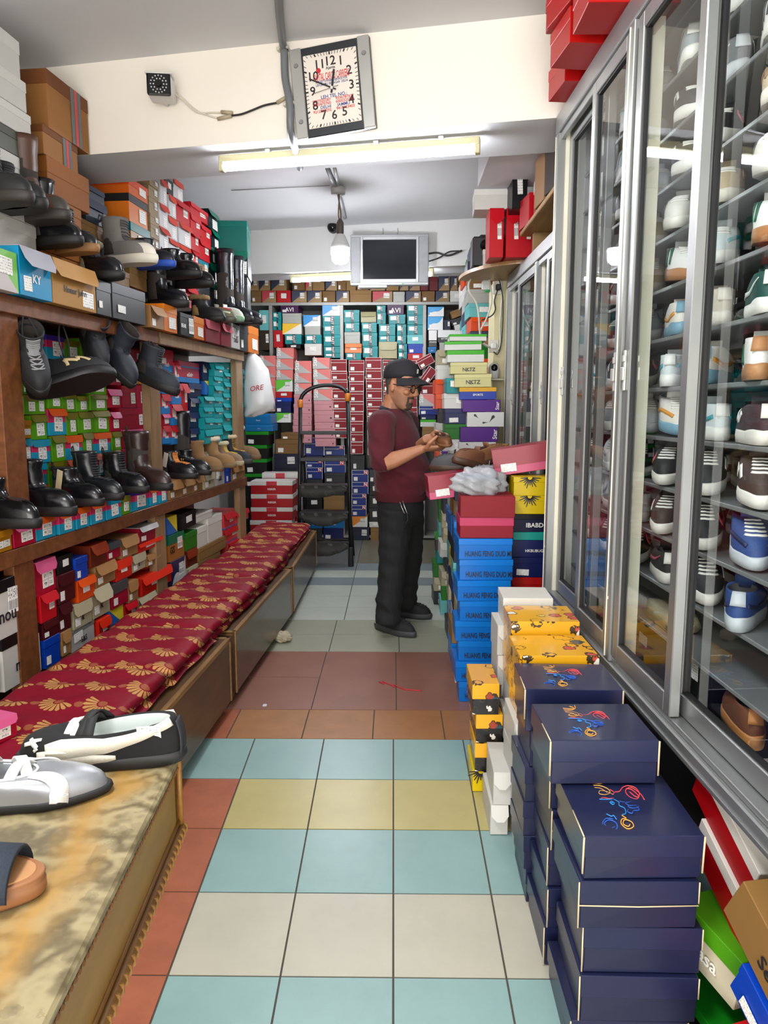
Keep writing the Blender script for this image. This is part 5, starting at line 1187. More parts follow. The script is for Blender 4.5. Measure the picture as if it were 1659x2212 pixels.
for o, px, py, sc in ((sneaker('#6a6a52', '#4a4a3c', WAVE, '#c8d0b0', '#c83a3a', label='olive trail shoe with red laces on the top ledge', group=GT, name='sneaker'), 1395, 2010, 1.0),
                      (sneaker('#c9d0c0', '#7fa886', TICK, '#8a2c3c', '#e0e0dc', label='white sneaker with green sole on the top ledge', group=GT, name='sneaker'), 1450, 2040, 1.0)): stand(o, TA, px, py, .03, -.38, 1.85, 2.2, sc)
o = boot('#13161f', 'tall', label='very tall wrinkled black boot at the far end of the top ledge, left', group=GT, rough=.25, bump_=.5); stand(o, TA, 1505, 2090, .03, -.5, 1.85, 2.2, 1.15)
o = boot('#151821', 'tall', label='very tall wrinkled black boot at the far end of the top ledge, right', group=GT, rough=.25, bump_=.5); stand(o, TA, 1570, 2110, .06, -.5, 1.85, 2.2, 1.1)
# ================================================================== benches with quilted cushions
BW1 = wood('#33211a', '#5c4434', stretch=(.12, 1, 1), rough=.28, coat=.3); BW2 = wood('#5a3c1c', '#96703c', stretch=(.12, 1, 1), rough=.5); BW3 = wood('#3c2a1e', '#63492e', stretch=(.12, 1, 1), rough=.35)
BTOP = .365
def bench(A, Bf, depth, label, m):
    """A near front corner, Bf far front corner on the floor"""
    A, Bf = Vector(A), Vector(Bf); L = (Bf-A).length; yaw = math.atan2(Bf.y-A.y, Bf.x-A.x)
    o = empty('bench', (A.x, A.y, 0), (0, 0, yaw)); tag(o, label, 'bench', 'timber benches')
    # local x along the bench to the far end, y away from the aisle
    bm = B(); bx(bm, 0, L, .0, .018, .06, BTOP-.018, .002); obj('front_panel', bm, m, o)
    bm = B(); bx(bm, 0, .018, .018, depth, .06, BTOP-.018, .002); bx(bm, L-.018, L, .018, depth, .06, BTOP-.018, .002); obj('end_panel', bm, m, o) if False else None
    if bm.is_valid: bm.free()
    for x in (0, L-.018): b2 = B(); bx(b2, x, x+.018, .018, depth, .06, BTOP-.018, .002); obj('end_panel', b2, m, o)
    bm = B(); bx(bm, 0, L, 0, depth, BTOP-.018, BTOP-.004, .002); obj('seat_board', bm, BW3, o)
    bm = B()
    bx(bm, 0, L, -.004, .016, BTOP-.022, BTOP, .002); bx(bm, 0, .016, 0, depth, BTOP-.022, BTOP, .002); bx(bm, L-.016, L, 0, depth, BTOP-.022, BTOP, .002); bx(bm, -.002, .012, -.004, .003, .06, BTOP, .001); bx(bm, L-.012, L+.002, -.004, .003, .06, BTOP, .001)
    obj('edge_trim', bm, BW2, o)
    for x in (.06, L-.06):
        for y in (.06, depth-.06):
            g = fz(A.y+(Bf.y-A.y)*x/L); bm = B(); lathe(bm, [(.012, g+.002), (.026, g+.008), (.034, g+.03), (.03, .05), (.018, .06), (.018, .066)], 16); obj('leg', bm, BW3, o, (x, y, 0), smooth=True)
    return o, L, yaw
DB = .53
bench((-.842, 1.83), (-.757, 3.355), DB, 'near timber bench with a scratched brown front behind the display table', BW3)
bench((-.752, 3.445), (-.672, 4.85), DB, 'middle timber bench with a glossy dark front', BW1)
bench((-.668, 4.895), (-.668, 6.40), .46, 'far timber bench ending by the ladder', BW1)
def fan_cloth():
    m, nt, b = nodes_of('fan_brocade'); vec, o = coord(nt)
    X = mth(nt, 'MULTIPLY', o[0], 1/.172); Y = mth(nt, 'MULTIPLY', o[1], 1/.15)
    row = mth(nt, 'FLOOR', X); odd = mth(nt, 'MULTIPLY', mth(nt, 'MODULO', mth(nt, 'ABSOLUTE', row), 2), .5)
    u = mth(nt, 'SUBTRACT', mth(nt, 'FRACT', mth(nt, 'ADD', Y, odd)), .5); v = mth(nt, 'SUBTRACT', mth(nt, 'FRACT', X), .5)
    uu = mth(nt, 'MULTIPLY', u, .15); vv = mth(nt, 'MULTIPLY', mth(nt, 'SUBTRACT', .12, v), .172)
    # fan opens towards -x, tilted
    a = .35; fu = mth(nt, 'SUBTRACT', mth(nt, 'MULTIPLY', uu, math.cos(a)), mth(nt, 'MULTIPLY', vv, math.sin(a))); fv = mth(nt, 'ADD', mth(nt, 'MULTIPLY', uu, math.sin(a)), mth(nt, 'MULTIPLY', vv, math.cos(a)))
    r_ = mth(nt, 'SQRT', mth(nt, 'ADD', mth(nt, 'MULTIPLY', fu, fu), mth(nt, 'MULTIPLY', fv, fv))); th = mth(nt, 'ARCTAN2', fv, fu)
    pet = mth(nt, 'ABSOLUTE', mth(nt, 'SUBTRACT', mth(nt, 'FRACT', mth(nt, 'MULTIPLY', th, 9/PI)), .5))
    lim = mth(nt, 'SUBTRACT', .064, mth(nt, 'MULTIPLY', mth(nt, 'MULTIPLY', pet, pet), .05))
    P1 = mth(nt, 'MULTIPLY', mth(nt, 'LESS_THAN', pet, .36), mth(nt, 'MULTIPLY', mth(nt, 'LESS_THAN', r_, lim), mth(nt, 'GREATER_THAN', r_, .02)))
    P1 = mth(nt, 'MULTIPLY', P1, mth(nt, 'MULTIPLY', mth(nt, 'GREATER_THAN', th, -.25), mth(nt, 'LESS_THAN', th, PI+.0)))
    hub = mth(nt, 'MULTIPLY', mth(nt, 'LESS_THAN', r_, .015), .3)
    # small buds between
    u2 = mth(nt, 'SUBTRACT', mth(nt, 'FRACT', mth(nt, 'ADD', mth(nt, 'ADD', Y, odd), .5)), .5); v2 = mth(nt, 'SUBTRACT', v, .02)
    e = mth(nt, 'SQRT', mth(nt, 'ADD', mth(nt, 'POWER', mth(nt, 'MULTIPLY', u2, .15), 2), mth(nt, 'POWER', mth(nt, 'MULTIPLY', v2, .172), 2)))
    bud = mth(nt, 'MULTIPLY', mth(nt, 'LESS_THAN', e, .014), mth(nt, 'GREATER_THAN', mth(nt, 'SINE', mth(nt, 'MULTIPLY', e, 1500)), -.3)); bud = mth(nt, 'MULTIPLY', bud, .55)
    f = mth(nt, 'MAXIMUM', mth(nt, 'MAXIMUM', P1, hub), bud)
    _, nn = 0, noise(nt, vec, 260, 2)
    f = mth(nt, 'MULTIPLY', f, mth(nt, 'ADD', .55, mth(nt, 'MULTIPLY', nn, .7)))
    nt.links.new(mixc(nt, f, '#7c0520', '#b88f50'), b.inputs['Base Color']); b.inputs['Roughness'].default_value = .6; b.inputs['Specular IOR Level'].default_value = .2
    w2 = noise(nt, vec, 14, 3); bump(nt, b, w2, .35, .012); return m
FAN = fan_cloth()
def pad(bm, L, W, z0, th, seed, n=22, mi=0, dx=0, dy=0):
    rnd = random.Random(seed); ph = [rnd.uniform(0, 6) for _ in range(6)]; nx, ny = n, 16; top, bot = [], []
    for i in range(nx+1):
        rt, rb = [], []
        for j in range(ny+1):
            u, v = i/nx*2-1, j/ny*2-1
            e = (1-abs(u)**9)**.5*(1-abs(v)**8)**.5
            su, sv = u*(1+.012*math.sin(v*5+ph[0])), v*(1+.018*math.sin(u*6+ph[1]))
            x, y = dx+su*L/2, dy+sv*W/2
            wv = .006*math.sin(x*19+ph[2])*math.sin(y*14+ph[3])+.004*math.sin(x*41+ph[4]+y*9)+.003*math.sin(y*37+x*23+ph[5])
            rt.append(bm.verts.new((x, y, z0+th*.42+th*.58*e+wv*e))); rb.append(bm.verts.new((x, y, z0+th*.42-th*.42*e)))
        top.append(rt); bot.append(rb)
    for g in (top, bot):
        for i in range(nx):
            for j in range(ny): f = bm.faces.new((g[i][j], g[i+1][j], g[i+1][j+1], g[i][j+1])); f.smooth = True; f.material_index = mi
    bd = [(i, 0) for i in range(nx)]+[(nx, j) for j in range(ny)]+[(i, ny) for i in range(nx, 0, -1)]+[(0, j) for j in range(ny, 0, -1)]
    for (a, b_), (c, d) in zip(bd, bd[1:]+bd[:1]):
        if top[a][b_] is top[c][d]: continue
        f = bm.faces.new((top[a][b_], top[c][d], bot[c][d], bot[a][b_])); f.smooth = True; f.material_index = mi
def front_x(y):   # aisle edge of the bench run
    return -.842+(y-1.83)*.0557 if y < 3.4 else (-.752+(y-3.445)*.057 if y < 4.87 else -.668)
ysn = [1.86] + [at_z(x, y, .44).y for x, y in ((80, 1582), (270, 1443), (355, 1352), (440, 1296), (500, 1243), (540, 1208), (585, 1170))] + [6.38]
nmw = ['nearest, mostly behind the black shoe', 'second from the near end', 'third from the near end', 'fourth from the near end', 'fifth from the near end', 'third from the far end', 'second from the far end', 'rounded one at the far end']
for i, (y0, y1) in enumerate(zip(ysn, ysn[1:])):
    L = y1-y0+.03; ym = (y0+y1)/2; W = .50 if ym < 4.8 else .45; x = front_x(ym)-.045-W/2+random.uniform(-.012, .012)
    yaw = math.atan2(1, .056) if ym < 4.87 else PI/2
    o = empty('seat_cushion', (x, ym, BTOP+.001), (0, 0, yaw+random.uniform(-.02, .02))); tag(o, f'red quilted bench cushion with gold fans, {nmw[i]}', 'cushion', 'red fan patterned bench cushions')
    bm = B(); pad(bm, L, W*.99, .0, .038, i*3+1, dy=-.004); obj('lower_fold', bm, FAN, o, smooth=True)
    bm = B(); pad(bm, L, W, .034, .046, i*3+2, dx=.0, dy=random.uniform(-.005, .005)); obj('upper_fold', bm, FAN, o, smooth=True)
# ================================================================== display table in the front left corner
def table_top():
    m, nt, b = nodes_of('swirled_wood'); vec, o = coord(nt)
    wv = nt.nodes.new('ShaderNodeTexWave'); wv.wave_type = 'RINGS'; wv.inputs['Scale'].default_value = 11; wv.inputs['Distortion'].default_value = 9; wv.inputs['Detail'].default_value = 3; wv.inputs['Detail Scale'].default_value = 1.6; nt.links.new(vec, wv.inputs['Vector'])
    g = mixc(nt, wv.outputs['Fac'], '#5e5238', '#918462')
    # rubbed yellow stain along the aisle edge (a band of its own shape)
    st = mth(nt, 'ADD', mth(nt, 'MULTIPLY', mth(nt, 'ADD', o[0], .085), 22), mth(nt, 'MULTIPLY', mth(nt, 'SUBTRACT', noise(nt, vec, 9, 5), .5), 3.2))
    k = mth(nt, 'MULTIPLY', mth(nt, 'SUBTRACT', 1, mth(nt, 'MINIMUM', mth(nt, 'ABSOLUTE', st), 1)), 1.0)
    g = mixc(nt, mth(nt, 'MULTIPLY', k, .8), g, '#9c7434'); dk = mth(nt, 'MULTIPLY', mth(nt, 'GREATER_THAN', noise(nt, vec, 30, 5), .6), mth(nt, 'MULTIPLY', mth(nt, 'GREATER_THAN', o[0], -.05), .22))
    nt.links.new(mixc(nt, dk, g, '#3a2c1a'), b.inputs['Base Color']); b.inputs['Roughness'].default_value = .42; return m
TT = empty('display_table', (-.322, .6, 0), (0, 0, math.atan2(.056, .53) if False else .055)); tag(TT, 'carved yellow brown wooden display table in the front left corner', 'table')
# local: y along the aisle edge (far end at +.56), x=0 aisle edge
TW, TY0, TY1, TZ = 1.0, -.75, .565, .85
bm = B(); bx(bm, -TW, 0, TY0, TY1, TZ-.016, TZ, .004); obj('table_top', bm, table_top(), TT)
AP = wood('#76541e', '#94702c', stretch=(1, .25, 1), rough=.4); APD = wood('#6a4418', '#a0722e', stretch=(1, .25, 1), rough=.45)
bm = B(); bx(bm, -.022, -.004, TY0, TY1-.004, TZ-.118, TZ-.016, .002); obj('apron', bm, AP, TT)
bm = B(); bx(bm, -TW, -.004, TY1-.02, TY1-.003, TZ-.118, TZ-.016, .002); obj('apron', bm, AP, TT)
bm = B()
y = TY0
while y < TY1-.004:   # row of carved beads under the top edge
    t = bmesh.new(); bmesh.ops.create_icosphere(t, subdivisions=1, radius=.0052); add(bm, t, Matrix.Translation((-.002, y, TZ-.018)) @ Matrix.Diagonal((.7, 1, .8, 1))); y += .0118
obj('beading', bm, wood('#4a2c14', '#8a5a2c'), TT)
bm = B(); tube(bm, [(.001, TY0, TZ-.125), (.001, TY1, TZ-.125)], .008, 10); tube(bm, [(-.003, TY0, TZ-.112), (-.003, TY1, TZ-.112)], .0035, 8); tube(bm, [(.001, TY1, TZ-.125), (-TW, TY1, TZ-.125)], .008, 10)
tube(bm, [(.0, TY1-.001, TZ-.125), (.0, TY1-.001, TZ-.004)], .0045, 8)
y = TY0
while y < TY1:
    bx(bm, -.004, .010, y, y+.007, TZ-.134, TZ-.118, .002); y += .016
obj('carved_moulding', bm, APD, TT)
for (x, y) in ((-.10, TY0+.1), (-.14, TY1-.3), (-TW+.06, TY0+.1), (-TW+.06, TY1-.3)):
    yy = .6+y; g = fz(yy)
    bm = B(); lathe(bm, [(.05, g+.003), (.055, g+.02), (.035, g+.06), (.03, g+.2), (.042, g+.3), (.032, g+.42), (.045, g+.55), (.05, TZ-.14), (.05, TZ-.02)], 20); obj('leg', bm, APD, TT, (x, y, 0), smooth=True)
# carved corner foot seen at the lower edge of the picture
TZp = TZ+.002
# black and cream strapped trainer
s = Shoe(L=.262, W=.098, ts=.016, toe=.04, xc=-.035, rx=.085, ry=.037, zb=.075, zf=.05)
def basis(o, heelpt, toept, z): h, t = Vector(heelpt), Vector(toept); d = t-h; o.location = ((h.x+t.x)/2, (h.y+t.y)/2, z); o.rotation_euler = (0, 0, math.atan2(d.y, d.x)); return o
bm = B(); s.upper(bm); p = obj('mary_jane_trainer', bm, M('#0b0b0d', .9, 0, .05)); tag(p, 'black and cream strapped trainer on the wooden table', 'shoe')
bm = B(); s.sole(bm, 1.04); obj('sole', bm, M('#1b1b1d', .6), p)
bm = B(); s.lining(bm); obj('lining', bm, M('#c3cbc8', .6), p, smooth=True)
bm = B()
for sg in (1, -1):   # cream side panel sweeping to the heel
    s.ribbon(bm, [(sg*58, .3, .7), (sg*70, .4, 1.1), (sg*84, .5, 1.05), (sg*104, .66, .7), (sg*132, .84, .5), (sg*158, .93, .55)], .027, .0022, .002, sub=8)
    s.ribbon(bm, [(sg*52, .12, .7), (sg*68, .14, 1.2), (sg*86, .15, .8), (sg*100, .17, .25)], .026, .002, .002, sub=6)
obj('side_panel', bm, M('#cfc9ba', .75, 0, .05, bumpy=.2, bscale=300), p, smooth=True)
def strap(par, s, a1, a2, t1, t2, w_, col, lift, name='strap', twist=0):
    bm = B(); P, Q = s.S(math.radians(a1), t1), s.S(math.radians(a2), t2); rows = []
    for i in range(15):
        f = i/14; c = P.lerp(Q, f)+Vector((0, 0, lift*math.sin(f*PI))); wv = w_/2
        rows.append([bm.verts.new(c+Vector((wv, 0, .001))), bm.verts.new(c+Vector((wv, 0, -.001))), bm.verts.new(c+Vector((-wv, 0, -.001))), bm.verts.new(c+Vector((-wv, 0, .001)))])
    skin(bm, rows); return obj(name, bm, M(col, .75), par, smooth=True)
strap(p, s, 62, -62, .97, .97, .016, '#141416', .022); strap(p, s, 50, -72, .97, .97, .014, '#141416', .026)
strap(p, s, 40, -24, .98, .98, .014, '#dcdad4', .012); strap(p, s, 22, -44, .98, .98, .014, '#dcdad4', .016)
bm = B()   # leaping cat mark on the toe
for pp in ([(-.004, .022, 1), (.004, .004, 1.3), (.010, -.012, .8)], [(.004, .004, 1), (-.006, -.012, .8)], [(.006, .0, .9), (.016, .012, .6)], [(-.004, .022, .9), (-.012, .02, .6)]):
    pts = []
    for (x, y, k) in pp:
        pts.append((34+y*620, .36+x*11, k))
    s.ribbon(bm, pts, .007, .0024, .002, sub=4)
obj('toe_mark', bm, M('#e8e6e0', .5), p, smooth=True)
bm = B(); q = s.S(math.radians(75), .9); bx(bm, -.018, .018, -.0004, .0004, -.014, .014); e = obj('insole_print', bm, sticker_mat('lines'), p, (-.085, .031, .058), (-.3, 0, .12))
bm = B(); s.ribbon(bm, [(180, .05, 1), (180, .9, .7)], .04, .002, .002, sub=10); obj('heel_counter', bm, M('#202024', .7), p, smooth=True)
hp, tp = at_z(382, 1660, TZp), at_z(22, 1668, TZp); basis(p, hp, tp, TZp); p.location.y += .035
# silver ballet shoe
s2 = Shoe(L=.25, W=.09, ts=.011, toe=.03, xc=-.045, rx=.072, ry=.034, zb=.055, zf=.044, point=.05)
bm = B(); s2.upper(bm); q = obj('ballet_shoe', bm, M('#9fa2a8', .36, .6, .04)); tag(q, 'silver ballet shoe with white elastic straps on the wooden table', 'shoe')
bm = B(); s2.sole(bm, 1.03); obj('sole', bm, M('#18181a', .6), q)
bm = B(); s2.lining(bm); obj('lining', bm, M('#8b8f94', .6), q, smooth=True)
bm = B(); tube(bm, [s2.S(k*2*PI/40, 1.0)+Vector((0, 0, .001)) for k in range(41)], .0022, 6); obj('binding', bm, M('#d8d8d8', .5), q, smooth=True)
strap(q, s2, 38, -60, .98, .98, .016, '#e2e0dc', .014); strap(q, s2, 60, -36, .98, .98, .016, '#e2e0dc', .018); strap(q, s2, 82, -84, .98, .98, .016, '#e2e0dc', .02)
bm = B(); s2.ribbon(bm, [(-38, .95, 1), (-52, .6, 1.2), (-64, .2, 1.4), (-66, .02, 1.4)], .018, .002, .002, sub=8); s2.ribbon(bm, [(60, .95, 1), (66, .5, 1.2), (72, .05, 1.3)], .016, .002, .002, sub=8); obj('elastic_strap', bm, M('#e0dedb', .8, 0, .05, bumpy=.3, bscale=400), q, smooth=True)
t_ = at_z(232, 1712, TZp); d = Vector((-1, -.30, 0)).normalized(); basis(q, t_+d*.25, t_, TZp); q.location.y += .012
# sandal
bm = B(); s3 = Shoe(L=.25, W=.095, ts=.026)
rings = []
for z, k in ((0, .97), (.004, 1), (.017, 1.0), (.018, .985), (.024, 1.0), (.027, .985)): rings.append([bm.verts.new(s3.out(i*2*PI/40, k)+Vector((0, 0, z))) for i in range(40)])
skin(bm, rings); sd = obj('sandal', bm, M('#8c5c38', .5)); tag(sd, 'tan sandal with a dark blue strap at the table edge', 'sandal')
bm = B(); rings = [[bm.verts.new(s3.out(i*2*PI/40, k)+Vector((0, 0, z))) for i in range(40)] for z, k in ((.026, .93), (.0285, .91))]; skin(bm, rings); obj('footbed', bm, M('#a9784c', .6), sd)
bm = B(); rows = []
for i in range(13):
    f = i/12*PI; y, z = math.cos(f)*.048, .018+math.sin(f)*.046; rows.append([bm.verts.new((x, y*k, z*h)) for x, k, h in ((.095, .93, .86), (.097, .9, .8), (.0, .96, .97), (-.002, 1, 1.05))])
skin(bm, rows); obj('strap', bm, M('#1f2733', .8, 0, .05, bumpy=.3, bscale=200), sd, smooth=True)
t_ = at_z(100, 1925, TZp); d = Vector((-1, -.12, 0)).normalized(); basis(sd, t_+d*.25, t_, TZp)
# pink card showing behind the trainer
box('pinklid', .16, .1, .05, (-.60, 1.42, .80), (0, .2, .4), 'pink card box just behind the wooden table') if False else None
# ================================================================== step ladder
YLd = 6.62
def yl(px, py): return at_y(px, py, YLd)
lad = empty('step_ladder', (0, 0, 0)); BLK = M('#18181b', .3, .3, .03); TRD = M('#3c3c3c', .7, 0, .1, bumpy=.3)
bl_, br_ = at_z(655, 1262, 0), at_z(758, 1224, 0)
bl_ = Vector((br_.x-.47, br_.y+.0, 0)); tl_, tr_ = at_y(645, 872, YLd+.0), at_y(749, 858, YLd+.0)
lad.location = (br_.x-.235, br_.y, 0); tag(lad, 'black tubular step ladder with a hooped handrail', 'ladder'); off_ = Vector(lad.location)
P0l, P1l = bl_-off_, Vector((tl_.x, YLd+.12, tl_.z))-off_; P0r, P1r = br_-off_, Vector((tr_.x, YLd+.12, tr_.z))-off_
ap = at_y(705, 824, YLd).z
for nm_, a, b_ in (('rail', P0l, P1l), ('rail', P0r, P1r)): bm = B(); tube(bm, [a+Vector((0, 0, .004)), b_], .017, 14); obj(nm_, bm, BLK, lad, smooth=True)
bm = B(); pts = []
cx = (P1l+P1r)/2
for k in range(17):
    f = PI*k/16; pts.append(Vector((cx.x-math.cos(f)*(P1r.x-P1l.x)/2, cx.y+.03*math.sin(f), P1l.z*(1-k/16)+P1r.z*k/16+math.sin(f)**.8*(ap-max(P1l.z, P1r.z)))))
tube(bm, pts, .017, 14); obj('handrail', bm, BLK, lad, smooth=True)
for P1 in (P1l, P1r): bm = B(); lathe(bm, [(.018, -.035), (.024, -.03), (.024, .03), (.019, .036)], 16); obj('joint', bm, M('#c4741c', .4), lad, P1, smooth=True)
for P0 in (P0l, P0r): bm = B(); lathe(bm, [(.024, .002), (.026, .01), (.022, .17), (.019, .18)], 14); obj('rubber_foot', bm, M('#141416', .7), lad, P0, smooth=True)
for i, py in enumerate((932, 990, 1047, 1105, 1168)):
    z = yl(700, py).z; f = max(0, z)/P1r.z; l, r_ = P0l.lerp(P1l, f), P0r.lerp(P1r, f)
    bm = B(); bx(bm, l.x+.01, r_.x-.01, l.y-.02-(.12 if i > 1 else .02), l.y+.10, z-.03, z, .006, seg=2); obj('tread', bm, TRD, lad)
    if i > 1:   # torn grey cover hanging from the tread
        bm = B(); n = 12; rows = []
        for a in range(n+1):
            f2 = a/n; d = .05+.05*math.sin(f2*PI)*(1.4 if i > 2 else .6)+(.05*(1-f2) if i == 2 else 0); x = l.x+.012+(r_.x-l.x-.024)*f2; rows.append([bm.verts.new((x, l.y-.145+.012*math.sin(a*1.9), z+.004)), bm.verts.new((x, l.y-.15+.012*math.sin(a*1.7), z-d*.5)), bm.verts.new((x, l.y-.135+.015*math.sin(a*2.3), z-d))])
        skin(bm, rows, 0, False, False); bm.faces.ensure_lookup_table(); bmesh.ops.solidify(bm, geom=bm.faces[:], thickness=.002); obj('torn_cover', bm, M('#5c5b58', .8, 0, .12), lad, smooth=True)
bm = B()
for sx, P0, P1 in ((1, P0l, P1l), (-1, P0r, P1r)): tube(bm, [Vector((P1.x, P1.y+.05, .9)), Vector((P0.x, P0.y+.62, .004))], .012, 10)
bmx_ = bm; bm = B(); tube(bm, [P0l+Vector((0, 0, .235)), P0r+Vector((0, 0, .235))], .009, 8); obj('cross_bar', bm, BLK, lad, smooth=True)
bmx_.free()
for P0, P1 in ((P0l, P1l), (P0r, P1r)): bm = B(); tube(bm, [Vector((P1.x*.92, P1.y-.02, 1.0)), Vector((P0.x, P0.y+.50, .004))], .011, 10); obj('rear_leg', bm, BLK, lad, smooth=True)
# ================================================================== wall clock on the beam
def on_beam(px, py, k=.0):
    n = Vector((BBq.y-BA.y, -(BBq.x-BA.x), 0)).normalized(); pl = Plane(BA, BBq, (0, -1, 0)); return pl.off(k).at(px, py), pl.yaw
c, yw_ = on_beam(722, 197); a1, _ = on_beam(645, 300); a2, _ = on_beam(815, 290); tl1, _ = on_beam(627, 108)
CW = (a2-a1).length; CH = (tl1-a1).length; tiltc = -.085
ck = empty('wall_clock', c, (0, tiltc, yw_)); tag(ck, 'tilted square wall clock with red and blue lettering on the cream beam', 'clock')
w2, h2 = CW/2, CH/2
bm = B(); bx(bm, -w2, w2, -.028, -.002, -h2, h2, .004); obj('case', bm, M('#2a2d31', .35), ck)
for s_ in (-1, 1): bm = B(); bx(bm, s_*(w2-.027)-.026, s_*(w2-.027)+.026, -.036, -.028, -h2, h2, .003); obj('silver_side_bar', bm, M('#b8b8b4', .35, .6), ck)
bm = B()
for (x, z) in ((-w2+.027, h2-.07), (-w2+.027, -h2+.07), (w2-.027, h2-.07)):
    t = bmesh.new(); bmesh.ops.create_cone(t, cap_ends=True, segments=14, radius1=.011, radius2=.008, depth=.006); add(bm, t, Matrix.Translation((x, -.038, z)) @ Matrix.Rotation(PI/2, 4, 'X'))
obj('screw_cap', bm, M('#8f9090', .4, .5), ck)
fw, fh = w2-.06, h2-.035
bm = B(); bx(bm, -fw, fw, -.032, -.0285, -fh, fh, .002); obj('dial', bm, M('#dfd6cc', .5, 0, .02), ck)
RD, BLU = M('#c0242c', .5, 0, 0), M('#2c3c84', .5, 0, 0)
def ctx(s_, x, z, size, m, sx=1, al='CENTER'): return lettering(s_, size, m, ck, (x, -.0326, z), (PI/2, 0, 0), al, sx=sx if sx > 0 else -sx/max(1e-4, max(v.co.x for v in text_mesh(s_, size, al).vertices)*2))
for k in range(1, 13):
    a = PI/2-k*PI/6; rx, rz = fw*.78, fh*.78; ca, sa = math.cos(a), math.sin(a); sc_ = 1/max(abs(ca), abs(sa))**.55
    ctx(str(k), rx*ca*sc_*.94, rz*sa*sc_*.94, .052, INK)
bm = B()
for k in range(60):
    a = k*PI/30; ca, sa = math.cos(a), math.sin(a); sc_ = 1/max(abs(ca), abs(sa)); big = k % 5 == 0
    t = B(); bx(t, -.0012-(.002 if big else 0), .0012+(.002 if big else 0), -.0006, 0, -.006, .006); add(bm, t, Matrix.Translation((fw*.95*ca*sc_, -.0324, fh*.95*sa*sc_)) @ Matrix.Rotation(-(a-PI/2), 4, 'Y'))
obj('minute_mark', bm, INK, ck)
ctx('CAPITAL CARGO CARRIERS', .0, fh*.34, .042, RD, -fw*1.36); ctx('Ajanta', .0, fh*.56, .016, INK); ctx('A FLEET OWNERS SERVICE FOR', 0, fh*.22, .013, BLU, -fw*1.2); ctx('LEH JAMMU SRINAGAR  DELHI', 0, fh*.14, .013, BLU, -fw*1.2)
ctx('LEH TEL NO.:', .005, -fh*.2, .02, BLU); 
for i, t in enumerate(('9797505587', '6005475760')): ctx(t, -.052, -fh*(.29+.09*i), .0165, RD)
for i, t in enumerate(('9596787631', '6005320240')): ctx(t, .052, -fh*(.29+.09*i), .0165, RD)
ctx('DELHI', -.035, -fh*.475, .018, BLU); ctx('JAMMU', .045, -fh*.475, .018, BLU); ctx('9212850292', -.052, -fh*.57, .0165, RD); ctx('9419123403', .052, -fh*.57, .0165, RD)
bm = B(); t = bmesh.new(); bmesh.ops.create_circle(t, cap_ends=True, segments=20, radius=.011); add(bm, t, Matrix.Translation((-fw*.46, -.0328, fh*.53)) @ Matrix.Rotation(PI/2, 4, 'X')); obj('printed_mark', bm, RD, ck)
def hand(nm, ang, ln, wd, y, m, back=.02):
    bm = B(); bx(bm, -wd/2, wd/2, y-.001, y, -back, ln, .0004); obj(nm, bm, m, ck, (0.0, 0, 0), (0, math.radians(ang), 0))
hand('hour_hand', 12, .075, .009, -.036, INK); hand('minute_hand', -62, .11, .006, -.038, INK); hand('second_hand', 262, .085, .0022, -.04, M('#4a4a4c', .4), .03)
bm = B(); t = bmesh.new(); bmesh.ops.create_cone(t, cap_ends=True, segments=14, radius1=.007, radius2=.006, depth=.01); add(bm, t, Matrix.Translation((0, -.037, 0)) @ Matrix.Rotation(PI/2, 4, 'X')); obj('hub', bm, M('#d0d0cc', .4), ck)
# ================================================================== bullet camera on the beam with its cable
p_, _ = on_beam(345, 186, .14)
cc = empty('security_camera', p_, (.06, 0, yw_+.32)); tag(cc, 'white boxy security camera with a black lens face on the cream beam', 'security camera')
bm = B(); bx(bm, -.055, .055, -.02, .11, -.042, .042, .014, seg=3); obj('housing', bm, M('#d4d4d2', .35), cc, smooth=True, angle=40)
bm = B(); bx(bm, -.05, .05, -.026, -.018, -.046, .046, .008, seg=2); obj('lens_face', bm, M('#121214', .15), cc)
bm = B(); bx(bm, -.058, .058, -.03, .06, .042, .05, .003); obj('sun_hood', bm, M('#d8d8d6', .35), cc)
bm = B()
for ring, r_ in ((10, .022), (16, .034)):
    for k in range(ring):
        t = bmesh.new(); bmesh.ops.create_icosphere(t, subdivisions=1, radius=.0036); add(bm, t, Matrix.Translation((math.cos(k*2*PI/ring)*r_, -.0275, math.sin(k*2*PI/ring)*r_)))
obj('infrared_leds', bm, M('#c8ccd0', .2), cc)['kind'] = 'stuff'
bm = B(); t = bmesh.new(); bmesh.ops.create_cone(t, cap_ends=True, segments=20, radius1=.013, radius2=.011, depth=.01); add(bm, t, Matrix.Translation((0, -.029, 0)) @ Matrix.Rotation(PI/2, 4, 'X')); obj('lens', bm, M('#050508', .05), cc)
bm = B(); tube(bm, [(0, .09, -.02), (0, .12, -.03), (.01, .135, -.03)], .012, 10); obj('bracket', bm, M('#c8c8c6', .4), cc, smooth=True)
bm = B(); pts = [on_beam(x, y, k)[0] for x, y, k in ((362, 188, .1), (385, 205, .03), (420, 236, .012), (445, 248, .01), (478, 256, .01), (497, 252, .01))]
tube(bm, arc_pts(pts, 6), .0032, 8); pts = [on_beam(x, y, k)[0] for x, y, k in ((362, 190, .1), (390, 212, .03), (425, 242, .014), (460, 243, .01), (497, 243, .01))]; tube(bm, arc_pts(pts, 6), .0032, 8)
cbl = obj('camera_cable', bm, M('#cfcab8', .5), None, smooth=True); tag(cbl, 'white and black cable looping from the security camera to the grey pipe', 'cable')
bm = B(); tube(bm, arc_pts([on_beam(x, y, .01)[0] for x, y in ((495, 250), (520, 247), (545, 238), (570, 228), (598, 222))], 6), .0045, 8); obj('black_lead', bm, M('#1c1a1a', .6), cbl, smooth=True)
bm = B(); 
